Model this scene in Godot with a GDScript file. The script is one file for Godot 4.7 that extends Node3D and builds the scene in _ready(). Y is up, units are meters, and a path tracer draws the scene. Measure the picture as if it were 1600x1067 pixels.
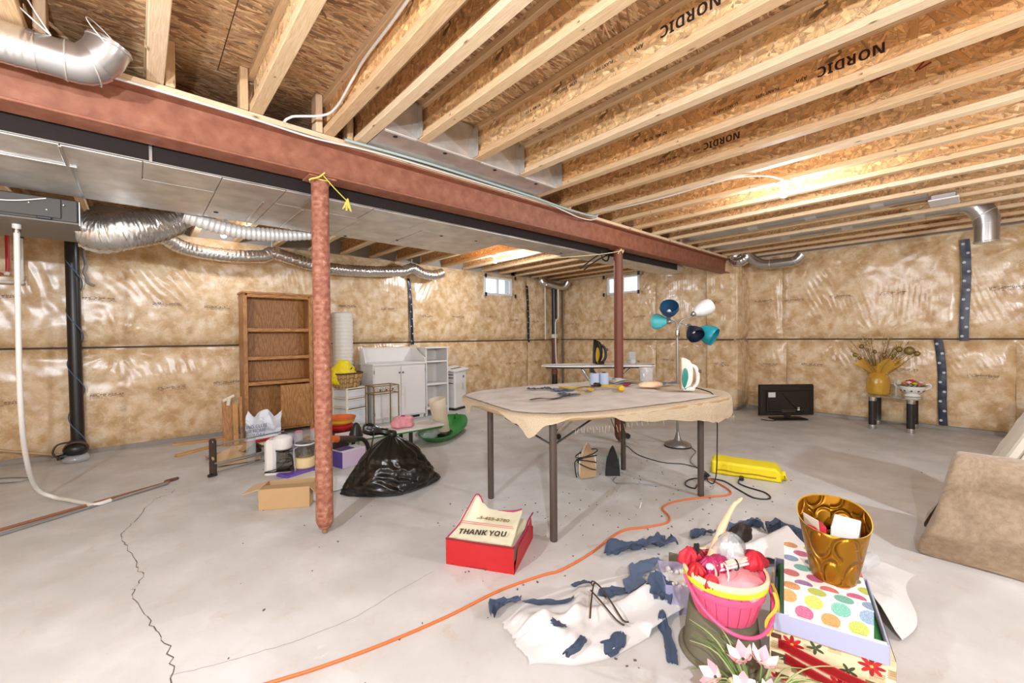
extends Node3D
# An unfinished basement with stored household goods. Metres, y up; the steel beam runs along x, the joists along z.

var M := {}            # materials by name
var used := {}         # names taken at top level
var font := SystemFont.new()
var fontb := SystemFont.new()

# ---------------------------------------------------------------- mesh builder
class MB:
	var v := PackedVector3Array()
	var n := PackedVector3Array()
	var t := PackedVector2Array()
	var ix := PackedInt32Array()
	var xf := Transform3D.IDENTITY

	func at(p: Vector3, e := Vector3.ZERO) -> MB:      # place what follows: position and Euler turn in degrees
		xf = Transform3D(Basis.from_euler(e * PI / 180.0), p)
		return self

	func put(p: Vector3, nn: Vector3, uv: Vector2) -> int:
		v.append(xf * p)
		n.append((xf.basis * nn).normalized())
		t.append(uv)
		return v.size() - 1

	func quad(a: Vector3, b: Vector3, c: Vector3, d: Vector3, ua: Vector2, ub: Vector2, uc: Vector2, ud: Vector2, out: Vector3) -> void:
		var nn := (b - a).cross(c - a)
		if nn.length_squared() < 1e-18:
			nn = (c - a).cross(d - a)
		nn = nn.normalized()
		var flip := nn.dot(out) < 0.0
		if flip:
			nn = -nn
		var i := put(a, nn, ua)
		put(b, nn, ub)
		put(c, nn, uc)
		put(d, nn, ud)
		if flip:
			ix.append_array([i, i + 1, i + 2, i, i + 2, i + 3])
		else:
			ix.append_array([i, i + 2, i + 1, i, i + 3, i + 2])

	func tri(a: Vector3, b: Vector3, c: Vector3, out: Vector3) -> void:
		var nn := (b - a).cross(c - a).normalized()
		var flip := nn.dot(out) < 0.0
		if flip:
			nn = -nn
		var i := put(a, nn, Vector2(a.x, a.z))
		put(b, nn, Vector2(b.x, b.z))
		put(c, nn, Vector2(c.x, c.z))
		ix.append_array([i, i + 1, i + 2] if flip else [i, i + 2, i + 1])

	# a flat four-cornered sheet with uvs 0..1
	func card(a: Vector3, b: Vector3, c: Vector3, d: Vector3) -> MB:
		quad(a, b, c, d, Vector2(0, 1), Vector2(1, 1), Vector2(1, 0), Vector2(0, 0), (b - a).cross(c - a))
		return self

	func card2(a: Vector3, b: Vector3, c: Vector3, d: Vector3, us: float, vs: float) -> MB:
		quad(a, b, c, d, Vector2(0, vs), Vector2(us, vs), Vector2(us, 0), Vector2(0, 0), (b - a).cross(c - a))
		return self

	# a chamfered box; g is the axis the grain (texture u) runs along
	func box(o: Vector3, s: Vector3, b := 0.002, g := 0) -> MB:
		var h := s * 0.5
		b = minf(b, minf(h.x, minf(h.y, h.z)) * 0.8)
		var w := xf.origin + o
		var off := Vector2(fposmod(w.x * 3.71 + w.z * 5.33, 7.0), fposmod(w.y * 2.93 + w.x * 1.77, 7.0))
		for k in 3:
			var i := (k + 1) % 3
			var j := (k + 2) % 3
			var ua := g if g != k else i
			var va := 3 - k - ua
			for sg in [-1.0, 1.0]:
				var p := []
				for c in [[-1, -1], [1, -1], [1, 1], [-1, 1]]:
					var q := Vector3.ZERO
					q[k] = sg * h[k]
					q[i] = c[0] * (h[i] - b)
					q[j] = c[1] * (h[j] - b)
					p.append(q)
				var out := Vector3.ZERO
				out[k] = sg
				var uv := []
				for q in p:
					uv.append(Vector2(q[ua], q[va]) + off)
				quad(p[0] + o, p[1] + o, p[2] + o, p[3] + o, uv[0], uv[1], uv[2], uv[3], out)
			if b <= 0.0:
				continue
			for si in [-1.0, 1.0]:
				for sj in [-1.0, 1.0]:
					var p := []
					for c in [[0, -1], [0, 1], [1, 1], [1, -1]]:
						var q := Vector3.ZERO
						q[k] = c[1] * (h[k] - b)
						q[i] = si * (h[i] - (b if c[0] else 0.0))
						q[j] = sj * (h[j] - (0.0 if c[0] else b))
						p.append(q)
					var out := Vector3.ZERO
					out[i] = si
					out[j] = sj
					var uv := []
					for q in p:
						uv.append(Vector2(q[k], q[i]) + off if g == k else Vector2(q[i], q[k]) + off)
					quad(p[0] + o, p[1] + o, p[2] + o, p[3] + o, uv[0], uv[1], uv[2], uv[3], out)
		if b > 0.0:
			for sx in [-1.0, 1.0]:
				for sy in [-1.0, 1.0]:
					for sz in [-1.0, 1.0]:
						tri(o + Vector3(sx * h.x, sy * (h.y - b), sz * (h.z - b)), o + Vector3(sx * (h.x - b), sy * h.y, sz * (h.z - b)), o + Vector3(sx * (h.x - b), sy * (h.y - b), sz * h.z), Vector3(sx, sy, sz))
		return self

	# a smooth sheet through rows of points; wrap joins the last column to the first
	func grid(rows: Array, wrap := false, us := 1.0, vs := 1.0) -> MB:
		var r := rows.size()
		var c: int = rows[0].size()
		var cc := c + 1 if wrap else c
		var base := v.size()
		var nn := PackedVector3Array()
		nn.resize(r * c)
		for i in r - 1:
			var A: PackedVector3Array = rows[i]
			var B: PackedVector3Array = rows[i + 1]
			for j in (c if wrap else c - 1):
				var k := (j + 1) % c
				var f := (A[k] - A[j]).cross(B[j] - A[j]) + (B[j] - B[k]).cross(A[k] - B[k])
				nn[i * c + j] += f
				nn[i * c + k] += f
				nn[(i + 1) * c + j] += f
				nn[(i + 1) * c + k] += f
		var first: PackedVector3Array = rows[0]
		var last: PackedVector3Array = rows[r - 1]
		for e in [[0, first], [r - 1, last]]:                  # a row drawn together to a point
			if e[1][0].distance_to(e[1][c / 2]) < 1e-6 and wrap:
				var s := Vector3.ZERO
				for j in c:
					s += nn[e[0] * c + j]
				for j in c:
					nn[e[0] * c + j] = s
		for i in r:
			var A: PackedVector3Array = rows[i]
			for j in cc:
				put(A[j % c], nn[i * c + j % c], Vector2(us * j / (cc - 1), vs * i / (r - 1)))
		for i in r - 1:
			for j in cc - 1:
				var a := base + i * cc + j
				ix.append_array([a, a + cc, a + 1, a + 1, a + cc, a + cc + 1])
		return self

	func sheet(nu: int, nv: int, f: Callable, us := 1.0, vs := 1.0) -> MB:
		var rows := []
		for i in nv + 1:
			var row := PackedVector3Array()
			for j in nu + 1:
				row.append(f.call(float(j) / nu, float(i) / nv))
			rows.append(row)
		return grid(rows, false, us, vs)

	# a sheet with a back, so that it has thickness
	func slab(nu: int, nv: int, f: Callable, th := 0.003, us := 1.0, vs := 1.0) -> MB:
		sheet(nu, nv, f, us, vs)
		sheet(nu, nv, func(a, b): return f.call(a, b) - Vector3(0, th, 0), us, vs)
		return self

	func tube(p: PackedVector3Array, r: Variant, sides := 10, caps := true, us := 1.0) -> MB:
		var m := p.size()
		var rows := []
		var up := Vector3.UP
		var tang := (p[1] - p[0]).normalized()
		if absf(tang.dot(up)) > 0.9:
			up = Vector3.RIGHT
		var side := tang.cross(up).normalized()
		var len := 0.0
		for i in m:
			var d: Vector3
			if i == 0:
				d = p[1] - p[0]
			elif i == m - 1:
				d = p[m - 1] - p[m - 2]
			else:
				d = (p[i + 1] - p[i]).normalized() + (p[i] - p[i - 1]).normalized()
			d = d.normalized()
			side = (side - d * side.dot(d)).normalized()
			var w := d.cross(side)
			var rr: float = r[i] if r is Array or r is PackedFloat32Array else r
			var row := PackedVector3Array()
			for k in sides:
				var a := TAU * k / sides
				row.append(p[i] + (side * cos(a) + w * sin(a)) * rr)
			rows.append(row)
			if i:
				len += p[i].distance_to(p[i - 1])
		grid(rows, true, us, len)
		if caps:
			for e in [[0, -1.0], [m - 1, 1.0]]:
				var row: PackedVector3Array = rows[e[0]]
				var dir: Vector3 = ((p[1] - p[0]) if e[0] == 0 else (p[m - 1] - p[m - 2])) * e[1]
				for k in sides:
					tri(p[e[0]], row[k], row[(k + 1) % sides], dir)
		return self

	func rod(a: Vector3, b: Vector3, r: float, sides := 10) -> MB:
		return tube(PackedVector3Array([a, b]), r, sides)

	# turned about y: profile of (radius, height)
	func lathe(prof: Array, seg := 24, us := 1.0, vs := 1.0, squash := Vector2(1, 1)) -> MB:
		var rows := []
		for q in prof:
			var row := PackedVector3Array()
			for k in seg:
				var a := TAU * k / seg
				row.append(Vector3(cos(a) * q.x * squash.x, q.y, -sin(a) * q.x * squash.y))
			rows.append(row)
		return grid(rows, true, us, vs)

	func ball(o: Vector3, r: Vector3, seg := 14, rings := 8) -> MB:
		var rows := []
		for i in rings + 1:
			var b := PI * i / rings - PI / 2
			var row := PackedVector3Array()
			for k in seg:
				var a := TAU * k / seg
				row.append(o + Vector3(cos(a) * cos(b) * r.x, sin(b) * r.y, -sin(a) * cos(b) * r.z))
			rows.append(row)
		return grid(rows, true)

	# a flat outline in x-y pushed out along z, from -d/2 to d/2, with a small chamfer
	func prism(poly: PackedVector2Array, d: float, b := 0.0) -> MB:
		var tr := Geometry2D.triangulate_polygon(poly)
		var inner := poly
		if b > 0.0:
			var off := Geometry2D.offset_polygon(poly, -b)
			if off.size() == 1 and off[0].size() == poly.size():
				inner = off[0]
				tr = Geometry2D.triangulate_polygon(inner)
		for s in [-1.0, 1.0]:
			for k in range(0, tr.size(), 3):
				var p := []
				for e in 3:
					var q := inner[tr[k + e]]
					p.append(Vector3(q.x, q.y, s * d / 2))
				tri(p[0], p[1], p[2], Vector3(0, 0, s))
		var m := poly.size()
		var mid := Vector2.ZERO
		for q in poly:
			mid += q / m
		var ccw := not Geometry2D.is_polygon_clockwise(poly)
		for k in m:
			var a := poly[k]
			var c := poly[(k + 1) % m]
			var e := (c - a)
			var out := Vector3(e.y, -e.x, 0) * (1.0 if ccw else -1.0)
			quad(Vector3(a.x, a.y, -d / 2 + b), Vector3(c.x, c.y, -d / 2 + b), Vector3(c.x, c.y, d / 2 - b), Vector3(a.x, a.y, d / 2 - b), Vector2(0, 0), Vector2(e.length(), 0), Vector2(e.length(), d), Vector2(0, d), out)
			if inner.size() == m and b > 0.0 and inner != poly:
				var ia := nearest(inner, a)
				var ic := nearest(inner, c)
				for s in [-1.0, 1.0]:
					quad(Vector3(a.x, a.y, s * (d / 2 - b)), Vector3(c.x, c.y, s * (d / 2 - b)), Vector3(ic.x, ic.y, s * d / 2), Vector3(ia.x, ia.y, s * d / 2), Vector2.ZERO, Vector2.RIGHT, Vector2.ONE, Vector2.DOWN, out + Vector3(0, 0, s * 0.01))
		return self

	func nearest(s: PackedVector2Array, p: Vector2) -> Vector2:
		var best := s[0]
		for q in s:
			if q.distance_squared_to(p) < best.distance_squared_to(p):
				best = q
		return best

	func mesh() -> ArrayMesh:
		var a := []
		a.resize(Mesh.ARRAY_MAX)
		a[Mesh.ARRAY_VERTEX] = v
		a[Mesh.ARRAY_NORMAL] = n
		a[Mesh.ARRAY_TEX_UV] = t
		a[Mesh.ARRAY_INDEX] = ix
		var m := ArrayMesh.new()
		m.add_surface_from_arrays(Mesh.PRIMITIVE_TRIANGLES, a)
		return m

# ---------------------------------------------------------------- nodes
func numbered(s: String) -> String:
	var k: int = used.get(s, 0)
	used[s] = k + 1
	return s if k == 0 else "%s_%03d" % [s, k]

func part(called: String, mb: MB, m: Material, parent: Node) -> MeshInstance3D:
	var o := MeshInstance3D.new()
	o.name = called
	o.mesh = mb.mesh()
	o.material_override = m
	parent.add_child(o, true)
	return o

func tag(o: Node, label: String, category: String, group := "") -> void:
	o.set_meta("label", label)
	o.set_meta("category", category)
	if group:
		o.set_meta("group", group)

func thing(called: String, label: String, category: String, at := Vector3.ZERO, turn := 0.0, group := "") -> Node3D:
	var o := Node3D.new()
	o.name = numbered(called)
	add_child(o)
	o.position = at
	o.rotation_degrees.y = turn
	tag(o, label, category, group)
	return o

func single(called: String, mb: MB, m: Material, label: String, category: String, at := Vector3.ZERO, turn := 0.0, group := "") -> MeshInstance3D:
	var o := part(numbered(called), mb, m, self)
	o.position = at
	o.rotation_degrees.y = turn
	tag(o, label, category, group)
	return o

func struct(called: String, mb: MB, m: Material) -> MeshInstance3D:
	var o := part(called, mb, m, self)
	o.set_meta("kind", "structure")
	return o

func lettering(words: String, h: float, m: Material, parent: Node, xf: Transform3D, depth := 0.0006, called := "lettering", bold := false) -> MeshInstance3D:
	var tm := TextMesh.new()
	tm.text = words
	tm.font = fontb if bold else font
	tm.font_size = 32
	tm.pixel_size = h / 24.0
	tm.depth = depth
	tm.curve_step = 4.0
	var o := MeshInstance3D.new()
	o.name = called
	o.mesh = tm
	o.material_override = m
	o.transform = xf
	parent.add_child(o, true)
	return o

func V(x: float, y: float, z: float) -> Vector3:
	return Vector3(x, y, z)

func path(pts: Array, step := 0.02) -> PackedVector3Array:      # a smooth curve through points
	var out := PackedVector3Array()
	var m := pts.size()
	for i in m - 1:
		var a: Vector3 = pts[maxi(i - 1, 0)]
		var b: Vector3 = pts[i]
		var c: Vector3 = pts[i + 1]
		var d: Vector3 = pts[mini(i + 2, m - 1)]
		var k := maxi(2, int(b.distance_to(c) / step))
		for j in k:
			out.append(b.cubic_interpolate(c, a, d, float(j) / k))
	out.append(pts[m - 1])
	return out

func circ(r: float, k := 24, sq := 1.0, pw := 2.0) -> PackedVector2Array:   # a (super)ellipse
	var out := PackedVector2Array()
	for i in k:
		var a := TAU * i / k
		var x := signf(cos(a)) * pow(absf(cos(a)), 2.0 / pw)
		var y := signf(sin(a)) * pow(absf(sin(a)), 2.0 / pw)
		out.append(Vector2(x * r, y * r * sq))
	return out

func rrect(w: float, h: float, r: float, k := 5) -> PackedVector2Array:
	var out := PackedVector2Array()
	for c in [[1, 1, 0.0], [-1, 1, 90.0], [-1, -1, 180.0], [1, -1, 270.0]]:
		for i in k + 1:
			var a := deg_to_rad(c[2] + 90.0 * i / k)
			out.append(Vector2(c[0] * (w / 2 - r) + cos(a) * r, c[1] * (h / 2 - r) + sin(a) * r))
	return out

var nz := FastNoiseLite.new()
func ns(x: float, y: float, z := 0.0) -> float:
	return nz.get_noise_3d(x, y, z)

func ordinal(k: int) -> String:
	return ["first", "second", "third", "fourth", "fifth", "sixth", "seventh", "eighth", "ninth", "tenth", "eleventh", "twelfth", "thirteenth", "fourteenth", "fifteenth", "sixteenth", "seventeenth", "eighteenth", "nineteenth", "twentieth", "twenty-first", "twenty-second"][k]

# ---------------------------------------------------------------- scene
func _ready() -> void:
	var yaw := deg_to_rad(48.1226)
	var pitch := deg_to_rad(-0.70269)
	var roll := deg_to_rad(-0.50581)
	var fw := V(cos(yaw) * cos(pitch), sin(pitch), -sin(yaw) * cos(pitch))
	var rt := fw.cross(Vector3.UP).normalized()
	var up := rt.cross(fw)
	var cam := Camera3D.new()
	cam.name = "camera"
	cam.transform = Transform3D(Basis(rt * cos(roll) + up * sin(roll), up * cos(roll) - rt * sin(roll), -fw), V(0, 1.2, 0))
	cam.fov = rad_to_deg(2.0 * atan(533.5 / 651.33))
	cam.near = 0.05
	add_child(cam)
	var env := Environment.new()
	env.background_mode = Environment.BG_COLOR
	env.background_color = Color(0.86, 0.93, 1.0)
	env.background_energy_multiplier = 3.0
	env.ambient_light_source = Environment.AMBIENT_SOURCE_DISABLED
	env.reflected_light_source = Environment.REFLECTION_SOURCE_DISABLED
	env.tonemap_mode = Environment.TONE_MAPPER_LINEAR
	env.tonemap_exposure = EXPOSURE
	env.sdfgi_enabled = true
	env.ssao_enabled = true
	env.ssil_enabled = true
	var we := WorldEnvironment.new()
	we.name = "world"
	we.environment = env
	add_child(we)
	materials()
	for b in BULBS:
		lamp(b[0], b[1], b[2])
	room()
	framing()
	ducts()
	services()
	left_wall_goods()
	left_floor_goods()
	table_group()
	far_right_goods()
	foreground_goods()

const EXPOSURE := 1.1
const BULBS := [
	[Vector3(3.882, 2.42, -1.04), "bare glowing bulb in a white ceramic holder under the joists nearest the tables", 1.0],
	[Vector3(3.998, 2.42, -4.82), "bare glowing bulb in a ceramic holder beyond the steel beam, near the windows", 1.5],
	[Vector3(0.72, 2.44, -5.55), "bare glowing bulb behind the white corrugated hose, above the oak bookcase", 0.5],
	[Vector3(-0.343, 1.86, 0.62), "unseen bare bulb on a cord behind the camera, placed to light the joists", 6.0],  # unseen, height and strength chosen to light the joist sides
	[Vector3(-1.19, 1.90, -0.9), "unseen bare bulb on a cord out of view, placed to light the left wall", 5.0],  # unseen, placed to brighten the left wall
	[Vector3(3.039, 1.95, 1.7), "unseen bare bulb on a cord out of view, placed to light the right floor", 4.5],  # unseen, placed to even out the light on the right floor
]

func lamp(at: Vector3, label: String, power: float) -> void:
	var o := thing("seen_or_unseen_bulb", label, "light bulb", at, 0.0, "bare bulbs on the joists")
	var h := MB.new()
	h.lathe([V2(0.001, 0.0), V2(0.055, 0.0), V2(0.058, -0.008), V2(0.05, -0.016), V2(0.03, -0.02), V2(0.026, -0.038), V2(0.024, -0.04), V2(0.001, -0.04)], 24)
	part("bulb_holder", h, M.ceramic, o)
	if at.y > 2.43:                                          # hung on a bar between two joists
		part("mounting_bar", MB.new().box(V(0.0, 0.006, 0), V(0.40, 0.012, 0.05), 0.002), M.galv, o)
	if at.y < 2.3:                                           # the unseen bulbs hang on a cord
		part("cord", MB.new().rod(V(0, -0.002, 0), V(0, 2.42 - at.y, 0), 0.004, 8), M.black, o)
	var b := MB.new()
	b.lathe([V2(0.001, -0.04), V2(0.013, -0.04), V2(0.014, -0.055), V2(0.022, -0.07), V2(0.029, -0.085), V2(0.030, -0.098), V2(0.026, -0.112), V2(0.016, -0.122), V2(0.001, -0.126)], 20)
	part("bulb_glass", b, M.bulb, o)
	var l := OmniLight3D.new()
	l.name = "bulb_light"
	l.position = V(0, -0.095, 0)
	l.light_color = Color(0.915, 0.95, 1.0)
	l.light_energy = power
	l.omni_range = 30.0
	l.omni_attenuation = 2.0
	l.light_size = 0.03
	l.shadow_enabled = true
	o.add_child(l)

func V2(x: float, y: float) -> Vector2:
	return Vector2(x, y)

# ---------------------------------------------------------------- room shell
# a wall face: origin O, along U, out N; height of the wool surface at (u, y)
func wool_h(u: float, y: float, q: Dictionary) -> float:
	var eu: float = minf(u - q.u0, q.u1 - u)
	var ey: float = minf(y - q.y0, q.y1 - y)
	var h: float = q.fat * (1.0 - exp(-maxf(ey, 0.0) / 0.07)) * (1.0 - 0.75 * exp(-maxf(eu, 0.0) / 0.05))
	h += 0.022 * ns(u * 1.3 + q.s, y * 1.5, q.s) * minf(1.0, ey / 0.1)
	h += 0.002 * ns(u * 7.0, y * 7.0, q.s)
	for t in q.tacks:
		var dx: float = u - t.x
		var dy: float = y - t.y
		var r := sqrt(dx * dx + dy * dy)
		if r < 0.6 and r > 0.001:
			var th := atan2(dy, dx)
			var wv := 0.5 * sin(th * 13.0 + t.z * 5.0 + 1.8 * ns(r * 6.0, th * 1.5, t.z)) + 0.5 * sin(th * 21.0 + t.z * 3.0)
			h += 0.013 * (1.0 - exp(-r / 0.035)) * exp(-r / 0.17) * wv - 0.028 * exp(-r / 0.05)
	for f in q.folds:                                        # a patch of hanging folds: centre, half size, lean
		var g: float = exp(-pow((u - f[0]) / f[2], 2.0) - pow((y - f[1]) / f[3], 2.0))
		if g > 0.02:
			var a: float = (u + (y - f[1]) * f[4]) * f[5] + 1.6 * ns(u * 2.5, y * 0.7, 7.0)
			h += 0.0042 * g * (1.0 - 1.6 * absf(sin(a)))
	return maxf(h, 0.004)

func wool(parent: Node, O: Vector3, U: Vector3, N: Vector3, q: Dictionary) -> void:
	var nu := int(ceil((q.u1 - q.u0) / 0.018))
	var nv := int(ceil((q.y1 - q.y0) / 0.018))
	var mb := MB.new()
	mb.sheet(nu, nv, func(a, b):
		var u: float = lerpf(q.u0, q.u1, a)
		var y: float = lerpf(q.y0, q.y1, b)
		return O + U * u + V(0, y, 0) + N * wool_h(u, y, q), q.u1 - q.u0, q.y1 - q.y0)
	if q.has("hole"):                                        # cut out the window
		var keep := PackedInt32Array()
		var r: Rect2 = q.hole
		for k in range(0, mb.ix.size(), 3):
			var c := (mb.v[mb.ix[k]] + mb.v[mb.ix[k + 1]] + mb.v[mb.ix[k + 2]]) / 3.0 - O
			if not r.has_point(Vector2(c.dot(U), c.y)):
				keep.append_array([mb.ix[k], mb.ix[k + 1], mb.ix[k + 2]])
		mb.ix = keep
	part("insulation_batt", mb, M.wool, parent)
	# brown print on the plastic, following its surface
	for s in q.stamps:
		var pm := MB.new()
		var rng := RandomNumberGenerator.new()
		rng.seed = int(s.x * 1000.0)
		for row in [[0.026, 0.003, 0.5], [0.012, 0.008, 0.8], [-0.002, 0.006, 0.8], [-0.014, 0.0025, 0.6], [-0.022, 0.0025, 0.5]]:
			var x := -0.125
			while x < 0.125:
				var w := rng.randf_range(0.004, 0.02)
				if rng.randf() < row[2]:
					var c := []
					for e in [[0, -1], [1, -1], [1, 1], [0, 1]]:
						var u: float = s.x + x + w * e[0]
						var y: float = s.y + row[0] + row[1] * 0.5 * e[1]
						c.append(O + U * u + V(0, y, 0) + N * (wool_h(u, y, q) + 0.004))
					pm.card(c[0], c[1], c[2], c[3])
				x += w + rng.randf_range(0.002, 0.008)
		part("printed_mark", pm, M.stamp, parent)

func tape(parent: Node, O: Vector3, U: Vector3, N: Vector3, q: Dictionary, ua: float, ya: float, ub: float, yb: float, w: float, label: String) -> void:
	var o := thing("sheathing_tape", label, "tape")
	var L := 40
	var mb := MB.new()
	mb.sheet(3, L, func(a, b):
		var y: float = lerpf(ya, yb, b)
		var u: float = lerpf(ua, ub, b) + (a - 0.5) * w + 0.012 * sin(b * 5.0)
		return O + U * u + V(0, y, 0) + N * (0.060 + 0.01 * ns(y * 3.0, q.s) + 0.004 * sin(a * PI)))
	part("tape_strip", mb, M.tape, o)
	var k := int(absf(yb - ya) / 0.11)
	for i in k:
		var b := (i + 0.5) / k
		var y: float = lerpf(ya, yb, b)
		var u: float = lerpf(ua, ub, b) + 0.012 * sin(b * 5.0) + w * 0.22 * (1.0 if i % 2 else -1.0)
		var d := MB.new()
		var c := O + U * u + V(0, y, 0) + N * (0.066 + 0.01 * ns(y * 3.0, q.s))
		for e in 10:
			var a0 := TAU * e / 10
			var a1 := TAU * (e + 1) / 10
			d.tri(c, c + (U * cos(a0) + V(0, sin(a0), 0)) * w * 0.2, c + (U * cos(a1) + V(0, sin(a1), 0)) * w * 0.2, N)
		part("printed_dot", d, M.tapedot, o)

func batt(u0: float, u1: float, y0: float, y1: float, s: float, tacks := [], stamps := [], folds := [], fat := 0.06) -> Dictionary:
	return {"u0": u0, "u1": u1, "y0": y0, "y1": y1, "s": s, "tacks": tacks, "stamps": stamps, "folds": folds, "fat": fat}

func room() -> void:
	# floor slab with two long cracks
	var fl := struct("floor", MB.new().box(V(2.5, -0.1, -1.4), V(10.4, 0.2, 10.4), 0.0), M.floor)
	var cr := RandomNumberGenerator.new()
	cr.seed = 4
	for ln in [[V(0.064, 0, -1.80), V(0.077, 0, -1.971), V(0.068, 0, -2.108), V(0.039, 0, -2.255), V(0.001, 0, -2.424), V(-0.042, 0, -2.615), V(-0.038, 0, -2.712), V(-0.003, 0, -2.81), V(-0.02, 0, -2.961), V(-0.056, 0, -3.219), V(-0.092, 0, -3.405), V(-0.089, 0, -3.57), V(-0.036, 0, -3.706), V(0.068, 0, -4.126), V(0.184, 0, -4.194), V(0.196, 0, -4.276), V(0.131, 0, -4.337)],
			[V(0.066, 0, -1.918), V(0.182, 0, -1.874), V(0.317, 0, -1.834), V(0.464, 0, -1.791), V(0.69, 0, -1.779), V(0.89, 0, -1.821), V(1.164, 0, -1.865)]]:
		var thin: bool = ln.size() < 9
		var mb := MB.new()
		var pts := []
		for i in ln.size() - 1:
			for j in 5:
				pts.append(ln[i].lerp(ln[i + 1], j / 5.0) + V(cr.randf_range(-1, 1), 0, cr.randf_range(-1, 1)) * (0.004 if thin else 0.010))
		for i in pts.size() - 1:
			var a: Vector3 = pts[i]
			var b: Vector3 = pts[i + 1]
			var sd := (b - a).cross(Vector3.UP).normalized() * (0.0007 if thin else cr.randf_range(0.0006, 0.0024))
			var e := V(0, 0.0008, 0)
			mb.card(a - sd + e, b - sd + e, b + sd + e, a + sd + e)
		part("crack", mb, M.crack, fl)
	var cb := MB.new()
	for k in 260:
		var near_table := k % 3 != 0
		var x := cr.randf_range(1.2, 3.6) if near_table else cr.randf_range(-0.3, 5.5)
		var z := cr.randf_range(-2.4, -0.8) if near_table else cr.randf_range(-4.5, -0.3)
		var r := cr.randf_range(0.0015, 0.005)
		cb.at(V(x, r * 0.5, z), V(0, cr.randf() * 180.0, 0)).box(Vector3.ZERO, V(r * 2.4, r, r * 1.3), 0.0)
	part("floor_crumbs", cb, M.crack, fl).set_meta("kind", "stuff")
	# walls of poured concrete with the wool blankets on them
	var wl := MB.new()
	for b in [[V(1.0, 1.3, -6.36), V(7.4, 2.7, 0.2)], [V(6.55, 1.3, -6.36), V(1.9, 2.7, 0.2)], [V(5.2, 0.95, -6.36), V(1.0, 2.0, 0.2)], [V(5.2, 2.53, -6.36), V(1.0, 0.3, 0.2)]]:
		wl.box(b[0], b[1], 0.0)
	var left := struct("wall_left", wl, M.concrete)
	var wf := MB.new()
	for b in [[V(7.26, 1.3, -3.4), V(0.28, 2.7, 1.62)], [V(7.22, 1.3, -5.9), V(0.2, 2.7, 1.0)], [V(7.22, 1.0, -4.7), V(0.2, 2.0, 1.5)], [V(7.22, 2.53, -4.7), V(0.2, 0.3, 1.5)]]:
		wf.box(b[0], b[1], 0.0)
	wf.box(V(7.24, 1.07, -2.73), V(0.48, 2.14, 0.4), 0.01)
	var far := struct("wall_far", wf, M.concrete)
	var right := struct("wall_right", MB.new().box(V(7.54, 1.3, 0.6), V(0.2, 2.7, 6.4), 0.0), M.concrete)
	var near := struct("wall_near", MB.new().box(V(2.5, 1.3, 3.7), V(10.4, 2.7, 0.2), 0.0), M.wool)
	var side := struct("wall_side", MB.new().box(V(-2.6, 1.3, -1.4), V(0.2, 2.7, 10.2), 0.0), M.wool)
	# ceiling: subfloor sheets over the joists, unseen slab above blocks light
	var ce := struct("ceiling", MB.new().box(V(2.5, 2.76, -1.4), V(10.6, 0.18, 10.6), 0.0), M.concrete)
	for i in 5:
		for j in 9:
			var x := -2.7 + i * 2.44 + (1.22 if j % 2 else 0.0) - 0.62
			part("subfloor_sheet", MB.new().box(V(x + 1.22, 2.657, -6.4 + j * 1.223 + 0.6), V(2.436, 0.02, 1.218), 0.001, 0), M.deck, ce)
	var sl := MB.new().box(V(2.2, 1.12, -6.243), V(9.6, 0.016, 0.02), 0.002)
	part("seam_strip", sl, M.rim, left)
	part("seam_strip", MB.new().box(V(7.113, 1.12, -4.6), V(0.02, 0.016, 3.4), 0.002), M.rim, far)
	part("seam_strip", MB.new().box(V(7.413, 1.12, 0.6), V(0.02, 0.016, 6.2), 0.002), M.rim, right)
	# left wall blankets
	var O := V(0, 0, -6.25)
	var U := Vector3.RIGHT
	var N := V(0, 0, 1)
	var lo := []
	lo.append(batt(-2.5, 1.9, 1.129, 2.42, 1.0, [V(-0.16, 1.14, 1)], [V2(-1.0, 1.62), V2(-0.30, 1.63), V2(0.25, 1.60), V2(0.72, 1.58)], [[0.3, 1.9, 0.5, 0.25, 0.8, 30.0], [-0.9, 1.75, 0.5, 0.3, 0.3, 25.0], [1.5, 1.7, 0.3, 0.4, 0.2, 30.0]]))
	lo.append(batt(-2.5, 1.9, 0.05, 1.111, 2.0, [V(-0.16, 1.10, 2)], [V2(-1.0, 0.60), V2(-0.26, 0.61), V2(0.28, 0.64), V2(0.80, 0.66)], [[0.25, 0.85, 0.4, 0.12, 0.3, 30.0]]))
	lo.append(batt(1.9, 3.33, 1.129, 2.42, 3.0, [V(2.45, 2.36, 3), V(3.3, 1.14, 8)], [V2(2.3, 1.66), V2(2.95, 1.64)], [[3.05, 1.6, 0.22, 0.45, 0.05, 60.0], [2.5, 1.45, 0.3, 0.3, 0.2, 40.0]]))
	lo.append(batt(1.9, 3.33, 0.05, 1.111, 4.0, [V(2.6, 1.1, 4)], [V2(2.9, 0.62)], [[2.6, 1.02, 0.5, 0.12, 0.1, 60.0]]))
	lo.append(batt(3.33, 6.02, 1.129, 2.42, 5.0, [V(4.82, 1.97, 5), V(5.60, 1.95, 6), V(3.75, 2.38, 1), V(4.6, 1.14, 2)], [V2(3.62, 1.55), V2(4.25, 1.55), V2(5.02, 1.57), V2(5.62, 1.52)], [[4.55, 1.55, 0.2, 0.4, -0.25, 55.0], [5.75, 1.7, 0.16, 0.35, 0.1, 50.0], [3.7, 1.9, 0.25, 0.4, -0.5, 40.0]]))
	lo[4].hole = Rect2(4.86, 2.0, 0.70, 0.34)
	lo.append(batt(3.33, 6.02, 0.05, 1.111, 6.0, [V(4.35, 1.10, 6), V(5.2, 1.1, 7)], [V2(4.6, 0.66), V2(5.5, 0.66)], [[4.5, 0.95, 0.5, 0.15, 0.5, 40.0]]))
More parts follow.
